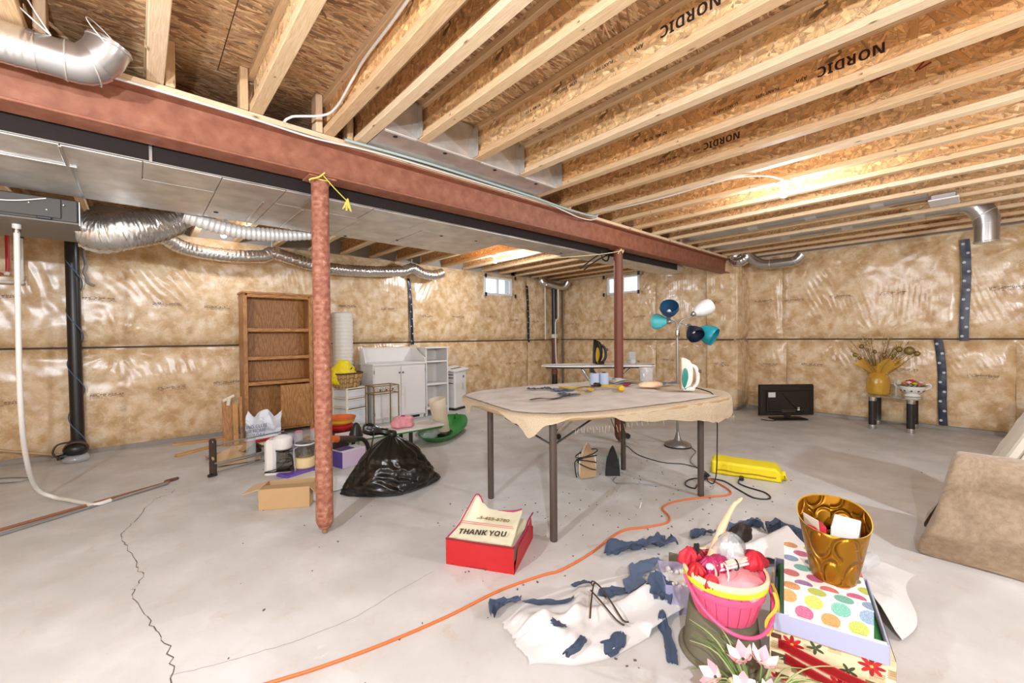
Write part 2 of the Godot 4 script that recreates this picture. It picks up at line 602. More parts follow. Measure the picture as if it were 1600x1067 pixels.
	lo.append(batt(6.02, 7.1, 1.129, 2.42, 7.0, [], [V2(6.2, 1.5)], [[6.2, 1.8, 0.2, 0.4, 0.2, 40.0]], 0.05))
	lo.append(batt(6.02, 7.1, 0.05, 1.111, 8.0, [], [V2(6.3, 0.66)]))
	for q in lo:
		wool(left, O, U, N, q)
	tape(left, O, U, N, lo[2], 3.29, 2.16, 3.37, 1.08, 0.055, "dark blue dotted tape strip up the wool behind the white cabinet")
	tape(left, O, U, N, lo[4], 5.97, 2.24, 6.03, 1.08, 0.06, "dark blue dotted tape strip between the first window and the corner pipe")
	# far wall, beyond the beam (u runs towards the viewer's right, +z)
	var O2 := V(7.12, 0, 0)
	var U2 := V(0, 0, 1)
	var N2 := V(-1, 0, 0)
	var fa := []
	fa.append(batt(-6.2, -3.95, 1.129, 2.42, 11.0, [V(-5.04, 1.98, 1), V(-4.22, 1.97, 2), V(-5.1, 1.14, 3), V(-4.0, 1.15, 9)], [V2(-5.9, 1.46), V2(-4.27, 1.55), V2(-5.2, 1.50)], [[-4.65, 1.55, 0.25, 0.4, -0.35, 45.0], [-5.6, 1.8, 0.25, 0.3, 0.3, 35.0]]))
	fa[0].hole = Rect2(-4.99, 2.02, 0.74, 0.34)
	fa.append(batt(-3.95, -2.93, 1.129, 2.42, 12.0, [V(-3.3, 1.14, 4), V(-3.9, 2.3, 3)], [], [[-3.35, 1.85, 0.4, 0.4, 0.02, 70.0]]))
	fa.append(batt(-6.2, -3.95, 0.05, 1.111, 13.0, [V(-5.1, 1.1, 5), V(-4.1, 1.1, 6)], [V2(-5.7, 0.66), V2(-4.4, 0.7)], [[-4.6, 0.95, 0.4, 0.12, 0.3, 40.0]]))
	fa.append(batt(-3.95, -2.93, 0.05, 1.111, 14.0, [V(-3.4, 1.1, 7)], [V2(-3.7, 0.75)], [[-3.3, 0.85, 0.3, 0.25, 0.6, 40.0]]))
	for q in fa:
		wool(far, O2, U2, N2, q)
	# the pilaster that carries the beam, wrapped in the same wool: a rounded front and a flank
	for e in [[0.05, 1.111, 1.0], [1.129, 2.40, 2.0]]:
		var mb := MB.new()
		var h: float = e[1] - e[0]
		mb.sheet(60, int(h / 0.018), func(a, b):
			var y: float = lerpf(e[0], e[1], b)
			var pl := 0.05 * (1.0 - exp(-minf(y - e[0], e[1] - y) / 0.06))
			var s: float = a * 1.25
			var x := 0.0
			var z := 0.0
			var fold := 0.006 * sin(s * 60.0 + 2.0 * ns(s * 3.0, y, e[2])) * absf(ns(s * 2.0, y * 1.5, 3.0)) * 3.0
			var sh := 0.02 * ns(s * 2.0, y * 2.0, e[2])
			if s < 0.4:                                       # hidden flank
				x = 7.40 - s
				z = -2.94 - pl
			elif s < 0.82:
				x = 7.0 - pl - fold - sh
				z = -2.94 + (s - 0.4) - pl + (s - 0.4) / 0.42 * 2.0 * pl
			else:
				x = 7.0 + (s - 0.82)
				z = -2.52 + pl + fold + sh
			var r := 0.0
			return V(x, y, z), 1.2, h)
		part("insulation_batt", mb, M.wool, far)
	for e in [[1.72, -2.80, 1.0], [0.72, -2.72, 1.0]]:           # print on the pilaster
		var pm := MB.new()
		var rng := RandomNumberGenerator.new()
		rng.seed = int(e[0] * 100.0)
		for k in 26:
			pm.box(V(6.925, e[0] + [0.03, 0.012, -0.006, -0.022][k % 4], e[1] + rng.randf_range(-0.11, 0.11)), V(0.002, 0.006, rng.randf_range(0.006, 0.022)), 0.0)
		part("printed_mark", pm, M.stamp, far)
	part("seam_strip", MB.new().box(V(6.955, 1.12, -2.73), V(0.03, 0.014, 0.36), 0.004), M.rim, far)
	# right wall
	var O3 := V(7.42, 0, 0)
	var ra := []
	ra.append(batt(-2.58, -2.0, 1.129, 2.42, 21.0, [V(-2.3, 1.14, 1)], [V2(-2.25, 1.72)], [[-2.2, 1.6, 0.2, 0.5, 0.1, 55.0]], 0.05))
	ra.append(batt(-2.0, -0.13, 1.129, 2.42, 22.0, [V(-1.62, 2.30, 2), V(-1.9, 1.14, 4), V(-0.9, 1.14, 5), V(-0.3, 2.36, 6)], [V2(-1.85, 1.70), V2(-1.28, 1.72), V2(-0.75, 1.72)], [[-1.55, 1.75, 0.25, 0.35, 0.5, 40.0], [-0.5, 1.65, 0.3, 0.22, -0.1, 60.0], [-1.3, 1.62, 0.3, 0.12, 0.3, 60.0]]))
	ra.append(batt(-0.13, 0.42, 1.129, 2.42, 23.0, [V(0.36, 2.2, 5)], [V2(0.22, 1.70)], [[0.1, 1.6, 0.25, 0.4, 0.35, 50.0]]))
	ra.append(batt(0.42, 3.6, 1.129, 2.42, 24.0, [], []))
	ra.append(batt(-2.5, -1.95, 0.05, 1.111, 25.0, [], [V2(-2.2, 0.72)], [[-2.2, 0.8, 0.2, 0.3, 0.2, 40.0]], 0.05))
	ra.append(batt(-1.95, -0.28, 0.05, 1.111, 26.0, [V(-1.3, 1.10, 3), V(-0.62, 1.10, 4)], [V2(-1.62, 0.74), V2(-0.62, 0.72)], [[-0.55, 0.9, 0.3, 0.2, 0.1, 55.0], [-1.2, 0.9, 0.35, 0.15, 0.6, 40.0]]))
	ra.append(batt(-0.28, 0.30, 0.05, 1.111, 27.0, [], [V2(0.05, 0.68)], [[-0.05, 0.85, 0.25, 0.3, 0.5, 50.0]]))
	ra.append(batt(0.30, 3.6, 0.05, 1.111, 28.0, [], []))
	for q in ra:
		wool(right, O3, U2, N2, q)
	tape(right, O3, U2, N2, ra[1], -0.10, 2.31, -0.09, 1.10, 0.078, "dark blue dotted tape strip on the upper wool of the right wall")
	tape(right, O3, U2, N2, ra[5], -0.32, 1.12, -0.26, 0.06, 0.078, "dark blue dotted tape strip on the lower wool beside the glass side table")
	# windows
	window("window_1", V(5.21, 2.17, -6.21), 0.0, 0.70, 0.34)
	window("window_2", V(7.08, 2.19, -4.62), -90.0, 0.74, 0.34)

func window(called: String, at: Vector3, turn: float, w: float, h: float) -> void:
	var o := Node3D.new()
	o.name = called
	add_child(o)
	o.position = at
	o.rotation_degrees.y = turn
	o.set_meta("kind", "structure")
	var f := MB.new()
	for s in [-1.0, 1.0]:
		f.box(V(s * (w / 2 - 0.02), 0, 0), V(0.04, h, 0.06), 0.004)
		f.box(V(0, s * (h / 2 - 0.018), 0), V(w - 0.08, 0.036, 0.06), 0.004)
	f.box(V(-0.03, 0, 0), V(0.03, h - 0.07, 0.05), 0.004)
	part("window_frame", f, M.white, o)
	var g := MB.new().box(V(-w / 4, 0, -0.012), V(w / 2, h - 0.06, 0.004), 0.0)
	part("pane", g, M.pane, o)
	part("pane", MB.new().box(V(w / 4, 0, 0.006), V(w / 2, h - 0.06, 0.004), 0.0), M.pane, o)
	var s2 := MB.new()
	for s in [-1.0, 1.0]:
		s2.box(V(w / 4 - 0.02 + s * (w / 4 - 0.03), 0, 0.008), V(0.018, h - 0.08, 0.02), 0.003)
	part("sash", s2, M.offwhite, o)
	# taped corners of the opening in the plastic
	var tm := MB.new()
	for c in [[-1, -1], [1, -1], [1, 1], [-1, 1]]:
		tm.box(V(c[0] * (w / 2 + 0.02), c[1] * (h / 2 + 0.005), 0.10), V(0.05, 0.07, 0.006), 0.002)
	part("corner_tape", tm, M.tape, o)

# ---------------------------------------------------------------- materials
func mt(hex: String, rough := 0.7, metal := 0.0, spec := 0.5) -> StandardMaterial3D:
	var m := StandardMaterial3D.new()
	m.albedo_color = Color(hex)
	m.roughness = rough
	m.metallic = metal
	m.metallic_specular = spec
	m.cull_mode = BaseMaterial3D.CULL_DISABLED
	return m

func itex(im: Image) -> ImageTexture:
	im.generate_mipmaps()
	return ImageTexture.create_from_image(im)

func noise_tex(size: int, freq: float, ramp: Array, sd: int, warp := 0.0, oct := 4, normal := false, bump := 4.0) -> NoiseTexture2D:
	var f := FastNoiseLite.new()
	f.seed = sd
	f.noise_type = FastNoiseLite.TYPE_SIMPLEX_SMOOTH
	f.frequency = freq
	f.fractal_octaves = oct
	if warp > 0.0:
		f.domain_warp_enabled = true
		f.domain_warp_amplitude = warp
		f.domain_warp_frequency = freq * 1.5
	var t := NoiseTexture2D.new()
	t.width = size
	t.height = size
	t.seamless = true
	t.noise = f
	t.as_normal_map = normal
	t.bump_strength = bump
	if ramp.size():
		var g := Gradient.new()
		var offs := PackedFloat32Array()
		var cols := PackedColorArray()
		for r in ramp:
			offs.append(r[0])
			cols.append(Color(r[1]))
		g.offsets = offs
		g.colors = cols
		t.color_ramp = g
	return t

# strand board: many flakes laid over each other; spread is how far they turn from the long axis
func osb(sd: int, spread: float, tones: Array, n: int, L: Vector2, W: Vector2) -> Image:
	var S := 1024
	var rng := RandomNumberGenerator.new()
	rng.seed = sd
	var d := PackedByteArray()
	d.resize(S * S * 3)
	var base := Color(tones[0])
	for i in S * S:
		d[i * 3] = base.r8
		d[i * 3 + 1] = base.g8
		d[i * 3 + 2] = base.b8
	for k in n:
		var c := Color(tones[rng.randi() % tones.size()])
		var s := 1.0 + rng.randfn(0.0, 0.09)
		if rng.randf() < 0.04:
			s *= 0.74
		var r := c.r8 * s
		var g := c.g8 * s
		var b := c.b8 * s
		var a := rng.randfn(0.0, spread)
		var l := rng.randf_range(L.x, L.y)
		var w := rng.randf_range(W.x, W.y)
		var x0 := rng.randf() * S
		var y0 := rng.randf() * S
		var ux := cos(a)
		var uy := sin(a)
		var jag := rng.randf_range(-0.5, 0.5)
		var j := 0.0
		while j < w:
			var st := 1.0 + 0.10 * sin(j * 2.3 + x0) + rng.randf_range(-0.05, 0.05)
			var e := l * (1.0 - 0.25 * absf(j / w - 0.5)) 
			var edge := 0.80 if j < 1.0 else 1.0
			var rr := clampi(int(r * st * edge), 0, 255)
			var gg := clampi(int(g * st * edge), 0, 255)
			var bb := clampi(int(b * st * edge), 0, 255)
			var i := jag * j
			while i < e:
				var x := int(x0 + ux * i - uy * j) & 1023
				var y := int(y0 + uy * i + ux * j) & 1023
				var o := (y * S + x) * 3
				d[o] = rr
				d[o + 1] = gg
				d[o + 2] = bb
				i += 0.9
			j += 0.9
	return Image.create_from_data(S, S, false, Image.FORMAT_RGB8, d)

# sawn timber, the grain along u
func timber(sd: int, a: Color, b: Color, knots: int, W := 512, H := 256, along := 0.012, across := 0.22, cath := 0.0) -> Image:
	var f := FastNoiseLite.new()
	f.seed = sd
	f.frequency = 1.0
	f.fractal_octaves = 3
	var rng := RandomNumberGenerator.new()
	rng.seed = sd
	var ks := []
	for k in knots:
		ks.append([rng.randf() * W, rng.randf() * H, rng.randf_range(2.0, 5.0)])
	var im := Image.create(W, H, false, Image.FORMAT_RGB8)
	for y in H:
		for x in W:
			var bend := 6.0 * f.get_noise_2d(x * 0.006, y * 0.012)
			var q := 0.5 + 0.5 * f.get_noise_2d(x * along, (y + bend) * across)
			q = clampf((q - 0.5) * 1.7 + 0.5, 0.0, 1.0)
			if cath > 0.0:                                   # cathedral grain of flat-sawn oak
				var yy := fposmod(y, 128.0) - 64.0
				var ring := sin((x * 0.05 + yy * yy * 0.004 + bend * 0.6) * 1.1)
				q = clampf(q + cath * (0.5 if ring > 0.55 else -0.05), 0.0, 1.0)
			var c := a.lerp(b, q)
			for k in ks:
				var dx: float = (x - k[0]) / 1.8
				var dy: float = y - k[1]
				var r2 := dx * dx + dy * dy
				if r2 < k[2] * k[2] * 4.0:
					c = c.lerp(Color(0.30, 0.17, 0.08), clampf(exp(-r2 / (k[2] * k[2])), 0, 1) * 0.75)
			im.set_pixel(x, y, c)
	return im

func printed(w: int, h: int, bg: Color) -> Image:
	var im := Image.create(w, h, false, Image.FORMAT_RGB8)
	im.fill(bg)
	return im

func blob(im: Image, cx: float, cy: float, rx: float, ry: float, c: Color, speck := 0.0, rot := 0.0) -> void:
	var r := int(maxf(rx, ry)) + 1
	for y in range(maxi(0, int(cy) - r), mini(im.get_height(), int(cy) + r)):
		for x in range(maxi(0, int(cx) - r), mini(im.get_width(), int(cx) + r)):
			var dx := x - cx
			var dy := y - cy
			var u := (dx * cos(rot) + dy * sin(rot)) / rx
			var w := (-dx * sin(rot) + dy * cos(rot)) / ry
			if u * u + w * w < 1.0:
				var cc := c
				if speck > 0.0:
					var q := sin(x * 12.9898 + y * 78.233) * 43758.5453
					cc = c.lerp(Color.WHITE if q - floor(q) > 0.6 else c.darkened(0.3), speck * (q - floor(q)))
				im.set_pixel(x, y, cc)

func materials() -> void:
	nz.seed = 5
	nz.frequency = 1.0
	nz.fractal_octaves = 3
	font.font_names = PackedStringArray(["Droid Sans"])
	fontb.font_names = PackedStringArray(["Droid Sans"])
	fontb.font_weight = 700
	# boards
	var deck := osb(3, 0.35, ["c9ab88", "d6bd9b", "b8966f", "dfc9aa", "a27e5e", "cfb192", "d2b899"], 5200, Vector2(50, 150), Vector2(5, 15))
	var m := mt("ffffff", 0.8)
	m.albedo_color = Color(0.98, 0.92, 0.84)
	m.albedo_texture = itex(deck)
	m.uv1_scale = V(0.8, 0.8, 1)
	M.deck = m
	var web := osb(9, 1.1, ["d2b084", "dcbd93", "c5a174", "e2c6a0", "cda97c", "d8b78b"], 4200, Vector2(30, 110), Vector2(6, 22))
	var wt := itex(web)
	var k := 0
	for c in [Color(1.0, 0.96, 0.90), Color(0.94, 0.86, 0.76), Color(1.0, 0.9, 0.78)]:
		m = mt("ffffff", 0.75)
		m.albedo_color = c
		m.albedo_texture = wt
		m.uv1_scale = V(0.9, 0.9, 1)
		M["web%d" % k] = m
		k += 1
	k = 0
	for c in [[Color("d0b08a"), Color("e2cba9"), 6], [Color("c8a67c"), Color("dcc099"), 8], [Color("c09a70"), Color("d6b78e"), 5]]:
		m = mt("ffffff", 0.7)
		m.albedo_texture = itex(timber(20 + k, c[0], c[1], c[2]))
		m.uv1_scale = V(1.1, 3.0, 1)
		M["wood%d" % k] = m
		k += 1
	m = mt("ffffff", 0.45)
	m.albedo_texture = itex(timber(41, Color("c79658"), Color("95602f"), 0, 512, 256, 0.02, 0.3, 0.6))
	m.albedo_texture.resource_name = "oak"
	m.uv1_scale = V(0.9, 2.0, 1)
	M.oak = m
	m = mt("ffffff", 0.6)
	m.albedo_texture = itex(timber(43, Color("b57f45"), Color("d5a86c"), 2))
	m.uv1_scale = V(1.4, 5.0, 1)
	M.pine = m
	# glass wool behind a clear plastic sheet
	m = mt("ffffff", 0.75)
	m.albedo_texture = noise_tex(1024, 0.0045, [[0.0, "b8905f"], [0.35, "cbaa7c"], [0.5, "d5b68b"], [0.66, "ddc39d"], [1.0, "e8d6b8"]], 11, 130.0, 5)
	m.detail_enabled = true
	m.detail_albedo = noise_tex(1024, 0.016, [[0.0, "a8773f90"], [0.36, "b5854e20"], [0.5, "c89a6400"], [0.64, "ecdcc214"], [1.0, "f4eada98"]], 12, 110.0, 5)
	m.detail_blend_mode = BaseMaterial3D.BLEND_MODE_MIX
	m.detail_uv_layer = BaseMaterial3D.DETAIL_UV_1
	m.uv1_scale = V(0.85, 0.85, 1)
	m.clearcoat_enabled = true
	m.clearcoat = 1.0
	m.clearcoat_roughness = 0.24
	M.wool = m
	# concrete
	m = mt("ffffff", 0.5)
	m.albedo_texture = noise_tex(1024, 0.006, [[0.0, "bab7b2"], [0.45, "c3c1bd"], [0.7, "c9c7c4"], [1.0, "d1d0ce"]], 21, 40.0, 5)
	m.detail_enabled = true
	m.detail_albedo = noise_tex(1024, 0.02, [[0.0, "a48e7270"], [0.2, "bda68c28"], [0.36, "b8a89a00"], [0.7, "c8c6c200"], [1.0, "e4e3e090"]], 22, 80.0, 5)
	m.detail_blend_mode = BaseMaterial3D.BLEND_MODE_MIX
	m.uv1_scale = V(0.35, 0.35, 1)
	m.roughness_texture = noise_tex(512, 0.02, [[0.0, "606060"], [1.0, "b8b8b8"]], 23, 20.0, 4)
	m.roughness = 1.0
	M.floor = m
	m = mt("9b958c", 0.9)
	M.concrete = m
	m = mt("5b5650", 0.9)
	M.crack = m
	# metals
	m = mt("ffffff", 0.42, 0.7)
	m.albedo_texture = noise_tex(512, 0.01, [[0.0, "bdbab4"], [0.5, "cfccc6"], [1.0, "dedcd6"]], 31, 30.0, 4)
	m.uv1_triplanar = true
	m.uv1_scale = V(0.9, 0.9, 0.9)
	m.roughness_texture = noise_tex(256, 0.03, [[0.0, "606060"], [1.0, "a0a0a0"]], 32, 20.0, 3)
	m.roughness = 0.8
	M.galv = m
	M.pipe = mt("c4c4c2", 0.28, 0.9)
	M.foil = mt("d8d7d4", 0.25, 0.95)
	M.foilwhite = mt("dcdad5", 0.45, 0.4)
	M.chrome = mt("cfcfcf", 0.15, 1.0)
	M.steelgrey = mt("9a9a98", 0.35, 0.7)
	m = mt("ffffff", 0.55)
	m.albedo_texture = noise_tex(1024, 0.012, [[0.0, "7e4a35"], [0.4, "8d5740"], [0.7, "966048"], [0.88, "9f6a50"], [0.94, "b08a6e"], [1.0, "bb9e84"]], 33, 30.0, 6)
	m.uv1_triplanar = true
	m.uv1_scale = V(0.8, 0.8, 0.8)
	M.beam = m
	m = mt("ffffff", 0.7)
	m.albedo_texture = noise_tex(512, 0.03, [[0.0, "6f3e2e"], [0.36, "8c5340"], [0.6, "9c664f"], [0.8, "ad7f69"], [0.9, "bc9884"], [1.0, "cdb2a0"]], 34, 20.0, 6)
	m.uv1_triplanar = true
	m.uv1_scale = V(1.6, 1.6, 1.6)
	M.rust = m
	M.redpaint = mt("74402f", 0.55)
	M.hvac = mt("77726b", 0.55, 0.2)
	M.hvacdark = mt("4b4742", 0.6, 0.2)
	M.darkstrip = mt("1c130f", 0.95)
	# plain colours
	for e in [["white", "dedcd9", 0.5], ["offwhite", "dcd8cf", 0.5], ["cream", "e6dcc8", 0.55], ["black", "1b1a19", 0.4], ["blackmatt", "232120", 0.85], ["legbrown", "4a4039", 0.4], ["red", "b5191f", 0.55], ["reddark", "7d1018", 0.6], ["yellow", "ecd811", 0.45], ["ropeyellow", "d6c35a", 0.8], ["orange", "d0682c", 0.5], ["pvcwhite", "d9d6cf", 0.35], ["pexred", "b3262a", 0.4], ["copper", "8a5a3c", 0.45], ["tape", "131c33", 0.35], ["tapedot", "b9bec8", 0.5], ["ink", "2a140e", 0.8], ["stamp", "54392c", 0.7], ["abs", "1d1b1b", 0.35], ["navy", "1d4a6e", 0.45], ["midnight", "1a2338", 0.4], ["teal", "1c8f9e", 0.4], ["aqua", "57c7cf", 0.45], ["irongreen", "1d7f78", 0.35], ["greyteal", "9fb3b0", 0.4], ["brownplate", "5a3a2c", 0.45], ["ironsole", "ab8d68", 0.35], ["denim", "3c4a61", 0.85], ["denimlight", "52637d", 0.85], ["paper", "d6d5d3", 0.8], ["pinkplastic", "d94f7c", 0.4], ["pinkwood", "e0567f", 0.55], ["lime", "c4d426", 0.6], ["lace", "ecc9a6", 0.8], ["skin", "e3bd98", 0.5], ["hair", "1c1614", 0.6], ["scarlet", "c81f33", 0.6], ["magenta", "a81e56", 0.5], ["olive", "6b6652", 0.85], ["petal", "f0dcd8", 0.6], ["petalpink", "e0607a", 0.6], ["petalblush", "e8a3ac", 0.6], ["leaf", "5f7a34", 0.6], ["leafpale", "9aa86a", 0.6], ["lavender", "a6aac6", 0.6], ["lilac", "cbb8cf", 0.5], ["violet", "4a3a86", 0.5], ["purple", "6a4fae", 0.5], ["boxgreen", "1d7a2c", 0.4], ["bagblue", "dfe6ef", 0.35], ["bagink", "33507a", 0.6], ["bagpink", "e9a0a6", 0.4], ["cardboard", "b5946a", 0.8], ["cardinside", "c9ab84", 0.8], ["wicker", "a88658", 0.8], ["greenplastic", "2f8a3c", 0.3], ["gold", "c49a2c", 0.4], ["tapegold", "c9a528", 0.6], ["thread", "a9b6cc", 0.6], ["tvblack", "231d1a", 0.4], ["ceramic", "e8e6e0", 0.25], ["mattress", "ddd6c8", 0.85], ["burlap", "c7ae8c", 0.9], ["canvas", "ddd3c6", 0.85], ["straw", "e4cf9a", 0.7], ["rim", "3a2c22", 0.6], ["bronze", "8a7440", 0.5], ["knob", "6b5f50", 0.4], ["pearl", "eae6e0", 0.3], ["brass", "8a6f48", 0.4], ["greyfoam", "8d8a86", 0.9]]:
		M[e[0]] = mt(e[1], e[2])
	M.trashbag = mt("15130f", 0.28)
	M.gold.metallic = 0.6
	M.bronze.metallic = 0.5
	M.knob.metallic = 0.7
	for e in ["denim", "denimlight", "burlap", "canvas", "scarlet"]:
		M[e].rim_enabled = true
		M[e].rim = 0.3
	# see-through
	for e in [["glass", Color(0.75, 0.85, 0.82, 0.12), 0.03], ["clear", Color(0.86, 0.88, 0.9, 0.28), 0.12], ["clearbag", Color(0.88, 0.92, 0.93, 0.35), 0.2], ["drawer", Color(0.90, 0.93, 0.95, 0.86), 0.22], ["pane", Color(0.9, 0.95, 1.0, 0.15), 0.05], ["lidclear", Color(0.8, 0.78, 0.92, 0.35), 0.15], ["carafe", Color(0.3, 0.3, 0.26, 0.45), 0.06], ["organza", Color(0.85, 0.66, 0.22, 0.62), 0.25], ["plasticbag", Color(0.93, 0.92, 0.80, 0.8), 0.25]]:
		m = mt("ffffff", e[2])
		m.albedo_color = e[1]
		m.transparency = BaseMaterial3D.TRANSPARENCY_ALPHA
		M[e[0]] = m
	# cloth of the big cushion
	m = mt("ffffff", 0.95)
	m.albedo_texture = noise_tex(512, 0.02, [[0.0, "8c7963"], [0.5, "9a8770"], [1.0, "a8957f"]], 51, 10.0, 4)
	m.detail_enabled = true
	m.detail_albedo = noise_tex(256, 0.25, [[0.0, "6b584660"], [0.5, "9d897300"], [1.0, "c7b8a460"]], 52, 0.0, 2)
	m.detail_blend_mode = BaseMaterial3D.BLEND_MODE_MIX
	m.uv1_scale = V(2.5, 2.5, 1)
	m.rim_enabled = true
	m.rim = 0.4
	M.cushion = m
	# woven basket: crossed strands
	var wim := printed(128, 128, Color("8a6a40"))
	for y in 128:
		for x in 128:
			var over := ((x / 16) + (y / 16)) % 2 == 0
			var q := sin((x if over else y) % 16 / 16.0 * PI)
			wim.set_pixel(x, y, Color("6e4f2a").lerp(Color("d0ac74"), q * (0.9 if over else 0.7)))
	m = mt("ffffff", 0.75)
	m.albedo_texture = itex(wim)
	m.uv1_scale = V(2.0, 0.5, 1)
	M.weave = m
	# polka-dot print
	var dots := printed(512, 512, Color("f1efea"))
	var dc := ["cc8238", "8e5f9c", "5aa68e", "ba466f", "4f7d86", "a9b63c", "c25450", "7690ac"]
	for r in 6:
		for c in 5:
			var col := Color(dc[(r * 3 + c * 5 + (r / 2)) % dc.size()])
			blob(dots, (c + (0.5 if r % 2 else 0.0)) * 112.0 + 32, r * 92.0 + 40, 41, 38, col, 0.5)
	m = mt("ffffff", 0.6)
	m.albedo_texture = itex(dots)
	M.dots = m
	# Christmas print: cream, poinsettias, dark squares and leaves
	var xm := printed(512, 384, Color("dccaa4"))
	var rng := RandomNumberGenerator.new()
	rng.seed = 77
	for i in 26:
		var x := rng.randi_range(0, 440)
		var y := rng.randi_range(0, 320)
		var w := rng.randi_range(30, 90)
		var h := rng.randi_range(24, 60)
		xm.fill_rect(Rect2i(x, y, w, h), Color(["c9b489", "8a7a52", "5c3a2c", "e4d6b6", "b79f74", "4a4a32"][i % 6]))
		for j in 3:
			xm.fill_rect(Rect2i(x + 6, y + 6 + j * 9, maxi(4, w - 14 - j * 6), 2), Color("6e4a34"))
	for p in [[90, 80], [430, 330], [270, 210], [40, 300], [380, 60]]:
		for a in 8:
			var an := TAU * a / 8.0
			blob(xm, p[0] + cos(an) * 24, p[1] + sin(an) * 24, 24, 9, Color("c21f24") if a % 2 else Color("9c161d"), 0.0, an)
		blob(xm, p[0], p[1], 7, 7, Color("d8b848"))
	for p in [[180, 60], [300, 120], [200, 300], [470, 180], [120, 190]]:
		for a in 5:
			var an := TAU * a / 5.0 + 0.4
			blob(xm, p[0] + cos(an) * 18, p[1] + sin(an) * 18, 17, 7, Color("3f4a2c"), 0.0, an)
	m = mt("ffffff", 0.5)
	m.albedo_texture = itex(xm)
	M.xmas = m
	# embossed swirls of the gold bucket: height map and normal map
	var hm := Image.create(512, 256, false, Image.FORMAT_RGB8)
	for y in 256:
		for x in 512:
			var h := 0.0
			for c in 12:
				for r in 5:
					if absf(x - (c * 44.0 + (22.0 if r % 2 else 0.0))) > 34 or absf(y - r * 56.0) > 40:
						continue
					var dx := x - (c * 44.0 + (22.0 if r % 2 else 0.0))
					var dy := (y - r * 56.0) * 0.75
					var rr := sqrt(dx * dx + dy * dy)
					var an := atan2(dy, dx)
					var band := exp(-pow((rr - 20.0) / 3.2, 2.0))
					if (an < 1.9 if (c + r) % 2 else an > -1.2):
						h = maxf(h, band)
			hm.set_pixel(x, y, Color(h, h, h))
	var nm: Image = hm.duplicate()
	nm.bump_map_to_normal_map(5.0)
	m = mt("9a6a14", 0.34, 0.75)
	m.normal_enabled = true
	m.normal_texture = itex(nm)
	m.normal_scale = 1.0
	m.uv1_scale = V(1.0, 1.0, 1)
	M.goldbucket = m
	# patterned orange bowl, burlap, brushed stamps
	m = mt("ffffff", 0.9)
	m.albedo_texture = noise_tex(512, 0.05, [[0.0, "a8977c"], [0.5, "b9a88d"], [1.0, "cabca4"]], 61, 20.0, 4)
	m.uv1_scale = V(2, 2, 1)
	M.burlap = m
	m = mt("ffffff", 0.85)
	m.albedo_texture = noise_tex(512, 0.012, [[0.0, "bdb3a7"], [0.5, "cdc5bb"], [1.0, "d8d2ca"]], 62, 20.0, 4)
	M.canvas = m
	# lamps
	m = mt("ffffff", 0.4)
	m.emission_enabled = true
	m.emission = Color(1.0, 0.97, 0.90)
	m.emission_energy_multiplier = 12.0
	M.bulb = m

# ---------------------------------------------------------------- joists, beam, posts
const YJ := 2.42
const TOP := 2.647
const NEAR_X := [-1.19, -0.765, -0.343, 0.078, 0.495, 0.874, 1.057, 1.342, 1.766, 2.196, 2.618, 3.039, 3.461, 3.882, 4.303, 4.725, 5.146, 5.568, 5.989, 6.41, 6.832, 7.23]

func joist(x: float, z0: float, z1: float, label: String, grp: String, k: int) -> Node3D:
	var o := thing("floor_joist", label, "joist", V(x, YJ, z0), 0.0, grp)
	var L := z1 - z0
	var w: StandardMaterial3D = M["wood%d" % (k % 3)]
	part("bottom_flange", MB.new().box(V(0, 0.019, L / 2), V(0.064, 0.038, L), 0.003, 2), w, o)
	part("top_flange", MB.new().box(V(0, TOP - YJ - 0.019, L / 2), V(0.064, 0.038, L), 0.003, 2), w, o)
	part("web", MB.new().box(V(0, (TOP - YJ) / 2, L / 2), V(0.0095, TOP - YJ - 0.06, L), 0.0, 2), M["web%d" % ((k * 2 + k / 3) % 3)], o)
	return o

func print_web(o: Node3D, words: String, h: float, y: float, z: float) -> void:   # upside down on the face towards the camera
	lettering(words, h, M.ink, o, Transform3D(Basis(V(0, 0, -1), V(0, -1, 0), V(-1, 0, 0)), V(-0.0052, y - YJ, z - o.position.z)), 0.0006, "printed_lettering", true)

